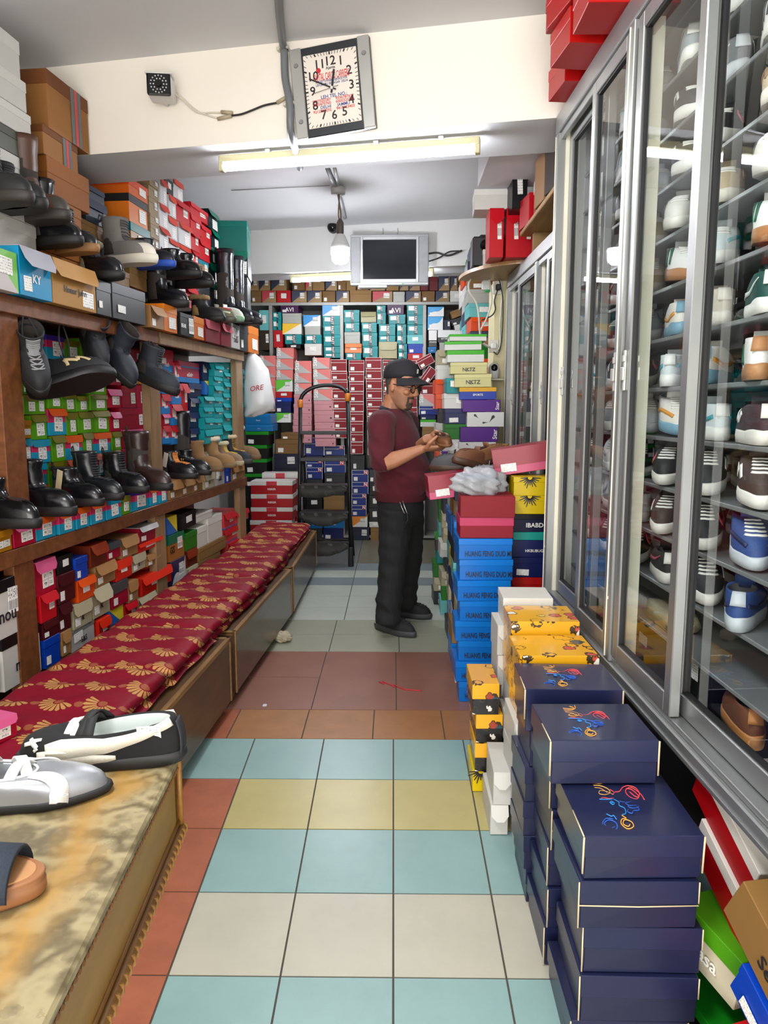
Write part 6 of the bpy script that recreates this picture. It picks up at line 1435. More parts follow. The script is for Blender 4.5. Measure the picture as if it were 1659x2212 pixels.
for (x0, y0, x1, y1) in ((470, 257, 500, 250), (478, 242, 502, 244), (598, 222, 622, 208)): tube(bm, [on_beam(x0, y0, .012)[0], on_beam(x1, y1, .012)[0]], .008, 10)
obj('connector', bm, M('#a89a80', .5), cbl, smooth=True)
# ================================================================== grey conduit over the beam and along the ceiling
bm = B(); e0 = at_z(600, -40, 2.985); pts = [e0, at_z(604, 30, 2.982), at_z(609, 78, 2.975), on_beam(612, 103, .03)[0], on_beam(614, 120, .03)[0], on_beam(616, 170, .03)[0], on_beam(626, 225, .045)[0], on_beam(628, 285, .03)[0]]
pA_ = pts[-1]; q = at_z(640, 330, 2.575); pts += [q, at_z(648, 362, 2.57)]
tube(bm, arc_pts(pts, 6), .0165, 14); cd = obj('conduit_pipe', bm, M('#6a6e72', .45), None, smooth=True); tag(cd, 'grey conduit pipe running down over the cream beam left of the clock', 'pipe')
bm = B()
for x, y in ((613, 103), (627, 223)):
    c_, y_ = on_beam(x, y, .03); t = bmesh.new(); lathe(t, [(.021, -.006), (.021, .006)], 16); add(bm, t, Matrix.Translation(c_))
    t = B(); bx(t, -.035, .02, -.0, .03, -.006, .006, .002); add(bm, t, Matrix.Translation(c_) @ Matrix.Rotation(y_, 4, 'Z'))
obj('pipe_clip', bm, M('#c8c4b4', .5), cd)
ZC = 2.99
bm = B(); pts = [at_z(706, 360, ZC), at_z(716, 385, ZC), at_z(728, 405, ZC), at_z(738, 440, ZC), at_z(745, 470, ZC)]
tube(bm, pts, .016, 12); p2 = obj('conduit_pipe', bm, M('#8b9094', .4), None, smooth=True); tag(p2, 'grey conduit along the far ceiling to the hanging bulb', 'pipe')
bm = B(); tube(bm, [at_z(722, 360, ZC), at_z(731, 402, ZC)], .012, 10); obj('side_pipe', bm, M('#b4b6b6', .4), p2, smooth=True)
c_ = at_z(730, 404, ZC); bm = B(); lathe(bm, [(.05, .0), (.055, -.012), (.05, -.05), (.0, -.052)], 20); o = obj('junction_box', bm, M('#a9aaa8', .4), p2, c_, smooth=True)
bm = B(); tube(bm, [at_z(500, 411, ZC+.003), at_z(712, 401, ZC+.003)], .0035, 8); o = obj('ceiling_wire', bm, M('#9a9a98', .6), None, smooth=True); tag(o, 'thin grey wire crossing the far ceiling towards the bulb', 'wire')
# hanging bulb
YB = c_.y; hb_ = lambda px, py: at_y(px, py, YB)
z_t, z_m, z_b = hb_(735, 508).z, hb_(735, 536).z, hb_(735, 571).z; xb = hb_(735, 520).x
bu = empty('light_bulb', (xb, YB, z_b)); tag(bu, 'large glowing white bulb hanging from the far ceiling', 'light bulb')
H_ = z_t-z_b; r_ = .066; zm = z_m-z_b
bm = B(); lathe(bm, [(.002, 0), (r_*.6, .006), (r_*.92, .03), (r_, .07), (r_, zm)], 28); obj('glowing_dome', bm, M('#f6f8ff', .3, 0, 0, emit=BULB_E), bu, smooth=True)
bm = B(); lathe(bm, [(r_*1.02, zm), (r_*1.0, zm+.02), (.034, H_), (.02, H_+.01)], 28); obj('bulb_body', bm, M('#c9cac8', .45), bu, smooth=True)
bm = B(); lathe(bm, [(.022, H_), (.026, H_+.02), (.026, H_+.085), (.014, H_+.11)], 18); obj('holder', bm, M('#4a4038', .5), bu, smooth=True)
bm = B(); top_ = c_-Vector((xb, YB, z_b))+Vector((0, 0, -.05)); tube(bm, arc_pts([(0, 0, H_+.1), (.006, .0, (H_+top_.z)/2), top_], 8), .006, 8); tube(bm, arc_pts([(0.003, 0, H_+.1), (-.012, .01, (H_+top_.z)/2), top_+Vector((.01, 0, 0))], 8), .005, 8); obj('flex', bm, M('#6a5844', .6), bu, smooth=True)
# dome camera on the rear beam
pl_ = Plane(RA, RBq, (0, -1, 0)); q = pl_.off(.03).at(721, 492)
dc = empty('dome_camera', q, (0, 0, pl_.yaw)); tag(dc, 'small black dome camera on the rear beam behind the bulb', 'security camera')
bm = B(); t = bmesh.new(); lathe(t, [(.05, 0), (.052, .02), (.05, .03)], 22); add(bm, t, Matrix.Rotation(PI/2, 4, 'X')); obj('mount', bm, M('#1c1c1e', .4), dc, smooth=True)
bm = B(); t = bmesh.new(); bmesh.ops.create_uvsphere(t, u_segments=20, v_segments=12, radius=.046); add(bm, t, Matrix.Translation((0, -.04, -.005))); obj('dome', bm, M('#0a0a0c', .08), dc, smooth=True)
# ================================================================== television on the rear beam
q0, q1 = pl_.off(.16).at(757, 560), pl_.off(.16).at(925, 557); YT = (q0.y+q1.y)/2; YT -= .02
f_ = lambda px, py: at_y(px, py, YT)
x0, x1 = f_(757, 560).x, f_(926, 560).x; z0, z1 = f_(840, 616).z, f_(840, 506).z
tv = empty('television', ((x0+x1)/2, YT, z0), (0, 0, -.03)); tag(tv, 'silver television with side speakers switched off under the rear beam', 'television')
W_, H2 = x1-x0, z1-z0
bm = B(); bx(bm, -W_/2, W_/2, 0, .06, 0, H2, .006, seg=2); obj('cabinet', bm, M('#a9abad', .35, .4), tv)
bm = B()
sx0, sx1 = -W_/2+W_*.16, W_/2-W_*.16
for (a, b_, c1, d1) in ((sx0-.02, sx0, .02, H2-.02), (sx1, sx1+.02, .02, H2-.02), (sx0, sx1, .02, .05), (sx0, sx1, H2-.045, H2-.02)): bx(bm, a, b_, -.008, .002, c1, d1, .003)
obj('bezel', bm, M('#c4c6c8', .3, .5), tv)
bm = B(); bx(bm, sx0, sx1, -.003, .003, .05, H2-.045, .001); obj('screen', bm, M('#1d2026', .12, 0, .02), tv)
for s_ in (-1, 1): bm = B(); bx(bm, s_*(W_/2-W_*.065)-.04, s_*(W_/2-W_*.065)+.04, -.005, .002, .02, H2-.02, .004); obj('speaker', bm, M('#9a9c9e', .6, .3, .12), tv)
bm = B(); bx(bm, W_*.16, W_*.18, -.006, .0, .008, .016, .002); obj('standby_light', bm, M('#50c060', .4), tv)
lettering('BENQ', .014, M('#5a5c60', .5), tv, (0, -.009, .034), (PI/2, 0, 0))
bm = B(); bx(bm, -W_*.4, -.02, -.02, .05, -.022, .0, .006); obj('stand_foot', bm, M('#c9c9c8', .4), tv)
bm = B(); bx(bm, -.06, .06, .06, .19, H2*.3, H2*.7, .004); obj('wall_bracket', bm, M('#3a3a3c', .5), tv)
bm = B()
for px in (826, 858): a = pl_.off(.01).at(px, 493); b2 = pl_.off(.01).at(px, 506); tube(bm, [a-Vector(tv.location), b2-Vector(tv.location)], .006, 6)
obj('hook', bm, M('#b0b0ae', .4), tv)
bm = B(); tube(bm, arc_pts([pl_.off(.03).at(x, y) for x, y in ((926, 548), (945, 546), (968, 552), (998, 541))], 6), .008, 8); tube(bm, arc_pts([pl_.off(.03).at(x, y) for x, y in ((926, 565), (950, 556), (970, 544), (992, 542))], 6), .006, 8)
o = obj('television_cable', bm, M('#1c1c1e', .6), None, smooth=True); tag(o, 'black cables running right from the television along the rear beam', 'cable')
# ================================================================== the man examining a shoe
def loft(bm, rings, n=20, mi=0):
    """rings: (centre, axis u * half size, axis v * half size, squareness)"""
    out = []
    for c, u, v, *e in rings:
        e = e[0] if e else 1.0; rr = []
        for k in range(n):
            a = k*2*PI/n; ca, sa = math.cos(a), math.sin(a)
            rr.append(bm.verts.new(Vector(c)+Vector(u)*math.copysign(abs(ca)**e, ca)+Vector(v)*math.copysign(abs(sa)**e, sa)))
        out.append(rr)
    skin(bm, out, mi, True)
def limb(bm, pts, rs, n=14): 
    P = arc_pts(pts, 5); R_ = []
    for i in range(len(pts)-1):
        for k in range(5): f = k/5; R_.append(rs[i]*(1-f)+rs[i+1]*f)
    R_.append(rs[-1]); tube(bm, P, 0, n, rs=R_)
def ball(bm, c, r, m=None):
    t = bmesh.new(); bmesh.ops.create_uvsphere(t, u_segments=16, v_segments=10, radius=1); r = (r, r, r) if not isinstance(r, tuple) else r
    add(bm, t, Matrix.Translation(c) @ (m or Matrix.Identity(4)) @ Matrix.Diagonal((*r, 1)))
FD = math.radians(-25); f3 = Vector((math.cos(FD), math.sin(FD), 0)); r3 = Vector((f3.y, -f3.x, 0)); Z3 = Vector((0, 0, 1))
YC = 4.66
# head frame
hc = at_y(867, 834, YC-.03); HY = math.radians(-33); HP = math.radians(13)
HM = Matrix.Translation(hc) @ Matrix.Rotation(HY, 4, 'Z') @ Matrix.Rotation(HP, 4, 'Y') @ Matrix.Scale(1.09, 4)
bm = B(); hb = bmesh.new()
sl_ = [(-.124, .070, .030, .024), (-.116, .082, .006, .038), (-.098, .087, -.03, .049), (-.07, .086, -.06, .059), (-.04, .086, -.078, .065), (-.012, .088, -.09, .070), (.008, .083, -.097, .072), (.026, .093, -.101, .075), (.06, .09, -.103, .076), (.09, .072, -.092, .067), (.112, .04, -.062, .045), (.122, .01, -.03, .02)]
loft(hb, [(((a+b_)/2, 0, z), ((a-b_)/2, 0, 0), (0, w_, 0), .88) for z, a, b_, w_ in sl_], 28)
loft(hb, [((.078, 0, .03), (.012, 0, 0), (0, .010, 0)), ((.096, 0, .0), (.013, 0, 0), (0, .012, 0)), ((.107, 0, -.022), (.014, 0, 0), (0, .015, 0)), ((.1, 0, -.036), (.014, 0, 0), (0, .014, 0)), ((.088, 0, -.042), (.01, 0, 0), (0, .012, 0))], 14)
for s_ in (-1, 1):
    ball(hb, (.093, s_*.013, -.03), (.012, .009, .009)); ball(hb, (.078, s_*.034, .026), (.014, .024, .008)); ball(hb, (.066, s_*.043, -.02), (.02, .018, .017))
    ball(hb, (-.012, s_*.074, -.004), (.017, .009, .032), Matrix.Rotation(-.15, 4, 'Y')); ball(hb, (-.006, s_*.078, -.024), (.010, .006, .012)); ball(hb, (.076, s_*.031, .006), (.012, .016, .010))
ball(hb, (.084, 0, -.058), (.011, .022, .006)); ball(hb, (.084, 0, -.068), (.011, .020, .007)); ball(hb, (.078, 0, -.1), (.014, .02, .014))
loft(hb, [((-.03, 0, -.02), (.055, 0, 0), (0, .055, 0)), ((-.028, 0, -.09), (.056, 0, 0), (0, .056, 0)), ((-.045, 0, -.16), (.062, 0, 0), (0, .066, 0)), ((-.06, 0, -.23), (.07, 0, 0), (0, .10, 0))], 18)
add(bm, hb, HM)
# trunk and limbs inside the clothes
shc = Vector((.005, YC+.005, 1.35)); pel = at_y(866, 1080, YC); pel.z = .86
RS, LS = shc+r3*.175, shc-r3*.175
REl, RWr = at_y(823, 1001, 4.40), at_y(913, 969, 4.33)
LEl, LWr = at_y(872, 985, 4.80), at_y(922, 948, 4.50)
loft(bm, [(pel-Z3*.06, f3*.10, r3*.14), (pel+Z3*.1, f3*.12, r3*.14), (shc-Z3*.15, f3*.11, r3*.155), (shc, f3*.08, r3*.16), (shc+Z3*.06, f3*.05, r3*.06)], 18)
limb(bm, [RS, REl, RWr], [.048, .043, .027]); limb(bm, [RS.lerp(REl, .8), REl, REl.lerp(RWr, .35), RWr], [.04, .040, .043, .026]); limb(bm, [LS, LEl, LWr], [.048, .042, .027])
for (hp_, kn, an) in ((pel+r3*.085-Z3*.06, Vector((-.005, 4.58, .47)), Vector((-.034, 4.545, .09))), (pel-r3*.085-Z3*.06, Vector((.12, 4.84, .47)), Vector((.085, 4.95, .09)))):
    limb(bm, [hp_, kn, an], [.08, .055, .042])
def hand(bm, W0, d, n, tside, curl, thumb_curl, sc=1.0, spread=.0):
    """palm plus four unequal fingers and a thumb; n is the way the palm faces, tside the thumb side"""
    d, n, t = d.normalized(), n.normalized(), tside.normalized()
    loft(bm, [(W0-d*.02, t*.026*sc, n*.019*sc), (W0+d*.012, t*.029*sc, n*.017*sc), (W0+d*.04*sc, t*.038*sc, n*.0155*sc, .8), (W0+d*.075*sc, t*.041*sc, n*.013*sc, .8), (W0+d*.088*sc, t*.039*sc, n*.010*sc, .8)], 16)
    ball(bm, W0+d*.035*sc+t*.024*sc+n*.008*sc, .016*sc)
    for i, (o_, L_, r_) in enumerate(((.030, .072, .0088), (.010, .080, .0092), (-.0105, .075, .0088), (-.030, .060, .0078))):
        p = W0+d*.082*sc+t*o_*sc; pts = [p-d*.012, p]; a = 0
        for j, fr in enumerate((.44, .31, .25)):
            a += curl[j]+.05*i; dd = (d*math.cos(a)+n*math.sin(a)+t*spread*(1.5-i)*.12).normalized(); p = p+dd*L_*fr*sc; pts.append(p)
        tube(bm, pts, 0, 10, rs=[r_*1.1, r_*1.08, r_*1.04, r_*.94, r_*.72])
        ball(bm, pts[-1], r_*.74)
    b_ = W0+d*.022*sc+t*.028*sc; td = (d*.62+t*.62+n*.45).normalized(); p1 = b_+td*.036*sc; td2 = (d*.85+t*.05*(1-thumb_curl)+n*(.3+thumb_curl)).normalized(); p2 = p1+td2*.030*sc; p3 = p2+(td2+n*.2-t*.3).normalized()*.024*sc
    tube(bm, [b_-td*.012, b_, p1, p2, p3], 0, 10, rs=[.012, .0135, .0115, .0105, .0075]); ball(bm, p3, .0078)
hand(bm, RWr+Vector((.012, 0, .0)), Vector((.97, -.10, .05)), Vector((-.12, .12, 1)), r3+Z3*.25, (.35, .5, .45), .3, 1.05)
hand(bm, LWr+Vector((.01, 0, 0)), Vector((.86, -.40, .02)), r3+Vector((.15, 0, -.3)), Z3+f3*.15, (.45, .5, .4), .5, 1.03)
SKIN = M('#ad7656', .5, 0, .07, bumpy=.06, bscale=90); STUB = M('#966a50', .65, 0, .12, bumpy=.2, bscale=400); BEARD = M('#453730', .8, 0, .2, bumpy=.3, bscale=400); LIP = M('#8c5448', .5); HAIR = M('#4a4440', .8, 0, .25, bumpy=.3, bscale=400)
me = remeshed(bm, .0042, 3)
for m in (SKIN, STUB, BEARD, LIP, HAIR): me.materials.append(m)
inv = HM.inverted()
for p in me.polygons:
    if p.center.z < hc.z-.16: continue
    q = inv @ p.center; x, y, z = q; nz = .006*math.sin(y*160)+.005*math.sin(z*190+x*80)
    if abs(z+.063) < .006 and x > .083 and abs(y) < .02: p.material_index = 3
    elif (abs(z+.05) < .0065 and x > .076 and abs(y) < .030) or (z < -.078 and x > .066 and abs(y) < .026+nz and z > -.128) or (x > .07 and .022 < abs(y) < .034 and -.1 < z < -.045): p.material_index = 2
    elif z < -.045+nz+.022*max(0, min(1, (.07-x)/.05)) and z > -.13 and x > -.006+nz and not (x > .088 and z > -.045): p.material_index = 1
    elif (.0 < z and x < -.015 and abs(y) < .09 and not (abs(y) > .074 and x > -.028)) or (x < -.04 and z > -.05+nz): p.material_index = 4
man = link('person', me); tag(man, 'man in a maroon jumper, dark cap and glasses looking at a brown shoe', 'person')
# jumper
bm = B()
pl4 = pel+f3*.0
loft(bm, [(pel+Z3*.005, f3*.15, r3*.165), (pel+Z3*.03, f3*.162, r3*.172), (pel+Z3*.10+f3*.012, f3*.174, r3*.185), (pel+Z3*.2+f3*.012, f3*.172, r3*.185), (shc-Z3*.17+f3*.012, f3*.155, r3*.19), (shc-Z3*.06+f3*.004, f3*.128, r3*.192), (shc+Z3*.005, f3*.098, r3*.172), (shc+Z3*.04, f3*.076, r3*.115), (shc+Z3*.062, f3*.062, r3*.075)], 28)
ux = (REl-RS).normalized()
limb(bm, [shc+r3*.11-Z3*.03, RS+r3*.012-Z3*.03, RS.lerp(REl, .5), RS.lerp(REl, .86), REl.lerp(RWr, .12)], [.08, .085, .080, .072, .056])
limb(bm, [RS.lerp(REl, .80), RS.lerp(REl, .95), REl.lerp(RWr, .10)], [.075, .068, .058])
limb(bm, [shc-r3*.11-Z3*.03, LS-r3*.012-Z3*.03, LS.lerp(LEl, .55), LEl, LEl.lerp(LWr, .35)], [.08, .082, .075, .062, .05])
me = remeshed(bm, .0075, 6)
for v in me.vertices:
    x, y, z = v.co; k = math.sin(z*55+x*30-y*22)*math.sin(x*26+y*18+1.2); dx = v.co-Vector((pel.x, pel.y, z)); dx.z = 0
    amp = .0075 if z < 1.05 or (v.co-REl).length < .17 else .0035
    if dx.length: v.co += dx.normalized()*amp*k+Vector((0, 0, .0))
KNIT = M('#4e0b1a', .9, 0, .08, bumpy=.25, bscale=320, sheen=.08)
j_ = link('jumper', me, KNIT, man)
bm = B(); rg = []
for z, k in ((-.012, .99), (0, 1.02), (.03, 1.035), (.045, 1.03)): rg.append([bm.verts.new(pel+Z3*z+f3*.157*k*math.cos(a*2*PI/36)+r3*.17*k*math.sin(a*2*PI/36)) for a in range(36)])
skin(bm, rg, 0, False); obj('ribbed_hem', bm, M('#480a18', .9, 0, .05, bumpy=.3, bscale=200), j_, smooth=True)
bm = B(); d = (RWr-REl).normalized(); c = REl.lerp(RWr, .1); a_ = d.cross(Z3).normalized(); b_ = a_.cross(d)
loft(bm, [(c-d*.02, a_*.056, b_*.056), (c, a_*.058, b_*.058), (c+d*.012, a_*.053, b_*.053)], 20); obj('rolled_cuff', bm, KNIT, j_, smooth=True)
# polo collar
bm = B(); rg = []
nb = HM @ Vector((-.045, 0, -.165)); 
for kz, kr, dz in ((0, .076, -.028), (1, .082, .008), (2, .070, .034), (3, .066, .032)):
    rr = []
    for a in range(33):
        t = -PI*.93+a/32*PI*1.86; fr = math.cos(t+PI)
        rr.append(bm.verts.new(nb+Vector((0, 0, dz+.0-.020*math.cos(t+PI)*0-(.018 if kz < 2 else .026)*max(0, -math.cos(t+PI))*0))+f3*(-math.cos(t)*kr*1.0+.022)*-1*-1+r3*(math.sin(t)*kr*1.12)+Z3*(.022*math.cos(t))))
    rg.append(rr)
skin(bm, rg, 0, False, False); obj('polo_collar', bm, M('#161b28', .85), man, smooth=True)
# trousers
bm = B()
loft(bm, [(pel+Z3*.03, f3*.138, r3*.155), (pel-Z3*.04, f3*.142, r3*.168), (pel-Z3*.12, f3*.132, r3*.172), (pel-Z3*.17, f3*.10, r3*.15)], 24)
limb(bm, [pel+r3*.078-Z3*.06, Vector((.005, 4.585, .60)), Vector((-.008, 4.575, .42)), Vector((-.028, 4.555, .2)), Vector((-.034, 4.545, .085))], [.115, .098, .086, .080, .080])
limb(bm, [pel-r3*.078-Z3*.06, Vector((.105, 4.82, .60)), Vector((.105, 4.87, .42)), Vector((.085, 4.93, .2)), Vector((.08, 4.95, .085))], [.115, .096, .083, .076, .076])
me = remeshed(bm, .0085, 5)
for v in me.vertices:
    x, y, z = v.co; k = math.sin(z*48+x*42+y*25)*math.sin(y*30-z*16+x*20); v.co += Vector((k*.006, k*.005, 0))*(1.5 if z < .25 else .8)
tr = link('trousers', me, M('#0f1012', .85, 0, .1, bumpy=.15, bscale=200), man)
# trainers on his feet
for nm, (hx, tx) in (('near', (at_z(813, 1360, 0), at_z(895, 1381, 0))), ('far', (at_z(858, 1333, 0), at_z(931, 1340, 0)))):
    s = Shoe(L=(tx-hx).length*1.03, W=.105, ts=.034, toe=.045, xc=-.055, rx=.062, ry=.04, zb=.1, zf=.105)
    e = empty('trainer'); e.parent = man; d = tx-hx; e.location = (hx+tx)/2+Vector((0, .02, .004)); e.rotation_euler = (0, 0, math.atan2(d.y, d.x))
    bm = B(); s.upper(bm); obj('upper', bm, M('#131316', .8, 0, .1, bumpy=.2, bscale=200), e)
    bm = B(); s.sole(bm, 1.05); obj('sole', bm, M('#3a3b3e', .6), e); bm = B(); s.lining(bm); obj('lining', bm, M('#1a1a1c', .9), e, smooth=True)
    bm = B()
    for t in (.55, .68, .81): s.ribbon(bm, [(-30, t, 1), (0, t+.03, 1), (30, t, 1)], .007, .003, .003)
    obj('laces', bm, M('#1c1c1f', .7), e, smooth=True)
    bm = B(); s.ribbon(bm, [(-150, .1, 1), (-172, .12, 1)], .009, .003, .003); obj('heel_mark', bm, M('#c8c8c4', .4), e, smooth=True)
# cap
cp_ = empty('cap'); cp_.parent = man; cp_.matrix_basis = HM @ Matrix.Translation((-.006, 0, .012)) @ Matrix.Rotation(-.10, 4, 'Y')
CAPM = M('#211f24', .85, 0, .06, bumpy=.12, bscale=300)
bm = B(); rg = []
for z, xf, xb, w_ in ((.028, .098, -.110, .081), (.05, .101, -.112, .084), (.085, .096, -.107, .081), (.112, .078, -.09, .066), (.130, .045, -.058, .042), (.137, .012, -.026, .014)): rg.append([bm.verts.new(((xf+xb)/2+(xf-xb)/2*math.cos(a*2*PI/32), w_*math.sin(a*2*PI/32), z+.012*math.cos(a*2*PI/32)*(1 if z < .06 else .3))) for a in range(32)])
skin(bm, rg); obj('crown', bm, CAPM, cp_, smooth=True)
bm = B(); top, bot = [], []
for i in range(7):
    f = i/6; tr_, br2 = [], []
    for k in range(17):
        a = -PI*.43+k/16*PI*.86; x = -.004+(.100+f*.082*math.cos(a)**.5)*math.cos(a)*1.02; y = (.083+.004*f)*math.sin(a); z = .038-.026*f-.012*abs(math.sin(a))**2*(1+f)+.006*math.cos(a)
        tr_.append(bm.verts.new((x, y, z+.0025))); br2.append(bm.verts.new((x, y, z-.0015)))
    top.append(tr_); bot.append(br2)
for g in (top, bot): skin(bm, g, 0, False, False)
skin(bm, [top[-1], bot[-1]], 0, False, False); obj('peak', bm, CAPM, cp_, smooth=True)
bm = B(); bx(bm, .0985, .1005, -.008, .008, .066, .09, .001); obj('white_badge', bm, M('#d8d8d6', .5), cp_, (.001, 0, 0), (0, -.0, 0))
bm = B(); ball(bm, (-.007, 0, .138), .007); obj('button', bm, CAPM, cp_, smooth=True)
# glasses
gl = empty('glasses'); gl.parent = man; gl.matrix_basis = HM; GB_ = M('#101012', .25)
bm = B()
for s_ in (-1, 1):
    tube(bm, [(.101-.006*abs(math.cos(a*2*PI/20))*.5, s_*.033+.024*math.cos(a*2*PI/20), .003+.020*math.sin(a*2*PI/20)) for a in range(21)], .0026, 6)
    tube(bm, [(.098, s_*.057, .008), (.085, s_*.073, .010), (.02, s_*.079, .010), (-.02, s_*.079, .006)], .0024, 6)
tube(bm, [(.101, -.010, .008), (.105, 0, .012), (.101, .010, .008)], .0024, 6); obj('frame', bm, GB_, gl, smooth=True)
for s_ in (-1, 1):
    bm = B(); vs = [bm.verts.new((.0995, s_*.033+.0225*math.cos(a*2*PI/20), .003+.0185*math.sin(a*2*PI/20))) for a in range(20)]; bm.faces.new(vs); obj('lens', bm, GLASS, gl)
    bm = B(); ball(bm, (.0815, s_*.031, .004), (.0085, .0125, .0075)); e = obj('eye', bm, M('#d8d4cc', .25), man, smooth=True); e.matrix_basis = HM
    bm = B(); ball(bm, (.0878, s_*.030, .001), (.003, .0055, .0055)); e = obj('iris', bm, M('#1e1410', .15), e, smooth=True)
    bm = B(); loft(bm, [((.0925, s_*(.014+.038*k/5), .0265+.004*math.sin(k/5*PI)-(.003 if k == 5 else 0)), (.003, 0, 0), (0, 0, .0035)) for k in range(6)], 8); e = obj('eyebrow', bm, M('#221a16', .8), man, smooth=True); e.matrix_basis = HM
# key chain on the hip
kc = at_y(869, 1078, 4.50); bm = B()
tube(bm, arc_pts([kc, at_y(873, 1092, 4.475), at_y(880, 1110, 4.475)], 5), .0035, 6); tube(bm, arc_pts([at_y(862, 1080, 4.5), at_y(868, 1096, 4.475), at_y(874, 1110, 4.475)], 5), .003, 6)
kch = obj('key_chain', bm, M('#b8b8b4', .25, .9), man, smooth=True)
bm = B(); tube(bm, arc_pts([at_y(879, 1110, 4.475), at_y(881, 1122, 4.47), at_y(877, 1130, 4.47), at_y(878, 1142, 4.48)], 5), .004, 6); obj('black_cord', bm, M('#101012', .6), kch, smooth=True)
# the brown shoe in his hands
s = Shoe(L=.225, W=.085, ts=.014, toe=.034, xc=-.04, rx=.062, ry=.032, zb=.06, zf=.05)
bm = B(); s.upper(bm); lf = obj('loafer', bm, M('#6e4428', .5, 0, .08)); tag(lf, 'brown slip-on shoe held in the hands of the man', 'shoe')
bm = B(); s.sole(bm, 1.05); obj('sole', bm, M('#7c5434', .6), lf); bm = B(); s.lining(bm); obj('lining', bm, M('#4c3020', .9), lf, smooth=True)
bm = B(); s.ribbon(bm, [(-60, .75, 1), (0, .8, 1), (60, .75, 1)], .022, .002, .002); obj('saddle', bm, M('#5e3820', .5), lf, smooth=True)
lp = at_y(957, 960, 4.33); put(lf, lp, -1.35, .1, .1)
# ================================================================== sneakers behind the glass
V = [dict(up='#c9c9c6', sole='#e0dfda', logo=TICK, lcol='#8a9cb0'), dict(up='#77787c', sole='#cfd4da', logo=TICK, lcol='#e4e2dc'), dict(up='#25292e', sole='#dedcd6', logo=N_LOGO, lcol='#c8c8c8'),
     dict(up='#d2d0ca', sole='#d8d6ce', logo=BARS, lcol='#3c3f44'), dict(up='#16463f', sole='#dfe0dc', logo=TICK, lcol='#c8d4d0'), dict(up='#b9a88c', sole='#e0dbd0', logo=N_LOGO, lcol='#8a6a50'),
     dict(up='#d8d8d6', sole='#a8764c', logo=BARS, lcol='#12583f'), dict(up='#c8d4d8', sole='#e2e4e2', logo=WAVE, lcol='#3f9aa8'), dict(up='#d4d0c8', sole='#6f9ab0', logo=WAVE, lcol='#d08c28'),
     dict(up='#3c1a20', sole='#d8d4cc', logo=N_LOGO, lcol='#d8d8d4'), dict(up='#4f8a34', sole='#d6dccc', logo=M_LOGO, lcol='#c6dc2a', tab='#c6dc2a', collar='#c6dc2a'), dict(up='#56509c', sole='#d4d0d4', logo=TICK, lcol='#191920'),
     dict(up='#3a2a24', sole='#d6d3ce', logo=N_LOGO, lcol='#dcdad4'), dict(up='#23427c', sole='#b4bcc4', logo=WAVE, lcol='#16244c'), dict(up='#c43050', sole='#d8c8c8', logo=N_LOGO, lcol='#1c2238'),
     dict(up='#8d979c', sole='#e2e2de', logo=TICK, lcol='#44525c'), dict(up='#1b1b1d', sole='#d0cec8', logo=TICK, lcol='#b84a5c'), dict(up='#c5bfb0', sole='#dcd8ce', logo=N_LOGO, lcol='#70604c')]
NMS = ['light grey', 'mid grey', 'charcoal', 'off-white striped', 'dark green', 'sand', 'white and tan striped', 'pale aqua', 'white and orange', 'maroon', 'lime and green', 'violet', 'dark brown', 'royal blue', 'pink red', 'steel grey', 'black', 'stone']
proto = []
CY = Matrix.Rotation(CAB.yaw, 3, 'Z')
def cw(x, y, z): p = CO+CY @ Vector((x, y, 0)); p.z = z; return p
rnd = random.Random(11)
GSN = 'sneakers on display in the near glazed cabinet'
def sn(v, label, p, rot, k):
    while len(proto) <= v: proto.append(None)
    if proto[v] is None: o = proto[v] = sneaker(label=label, group=GSN, name='sneaker', **V[v]); put(o, p, rot[2], rot[0], rot[1], k); return o
    return dup(proto[v], label, p, rot, k)
# rows (from the top) of variants for the near bay, read from far to near
ROWS = {12: [1, 1, 0, 1, 0], 11: [15, 0, 1, 0, 15], 10: [2, 1, 3, 0, 3], 9: [2, 16, 5, 4, 2], 8: [3, 5, 3, 4, 5], 7: [6, 7, 6, 3, 6], 6: [8, 17, 4, 15, 0], 5: [7, 8, 6, 17, 6], 4: [8, 7, 9, 10, 17], 3: [16, 2, 12, 11, 9], 2: [12, 16, 13, 11, 16], 1: [16, 2, 13, 14, 13]}
ords = ['first', 'second', 'third', 'fourth', 'fifth', 'sixth', 'seventh', 'eighth', 'ninth']
for k, z in enumerate(NS[:-1]):
    if k < 1: continue
    row = ROWS.get(k, [0, 3, 5, 8, 2]); rowname = f'{ords[11-k] if 11-k < 9 else ORD[11-k]} shelf down'
    xs_ = [.14, .41, .67, .93, 1.19, 1.45, 1.71, 1.97]
    for i, x in enumerate(xs_):
        v = row[max(0, i-3) % 5] if i >= 3 else rnd.choice([0, 2, 3, 5, 7, 15, 16])
        toe_near = rnd.random() < .8
        yaw = CAB.yaw+rnd.uniform(-.6, -.15)+(0 if toe_near else PI)
        lab = f'{NMS[v]} sneaker, {ords[i] if i < 8 else "last"} from the far end, {rowname} in near cabinet'
        sn(v, lab, cw(x+rnd.uniform(-.015, .015), .18, z+(.024 if toe_near else .002)), (0, .14 if toe_near else 0, yaw), rnd.uniform(.93, .98))
    for i, x in enumerate((.26, .52, .78, 1.04, 1.30, 1.56, 1.82)):
        if k > 11: continue
        v = rnd.choice([0, 1, 2, 3, 4, 5, 7, 9, 12, 15, 16, 17])
        sn(v, f'{NMS[v]} sneaker, rear row, {ords[i]} from far end, {rowname}, near cabinet', cw(x, .37, z+.002), (0, 0, CAB.yaw+rnd.uniform(-.25, .25)+(PI if rnd.random() < .3 else 0)), .86)
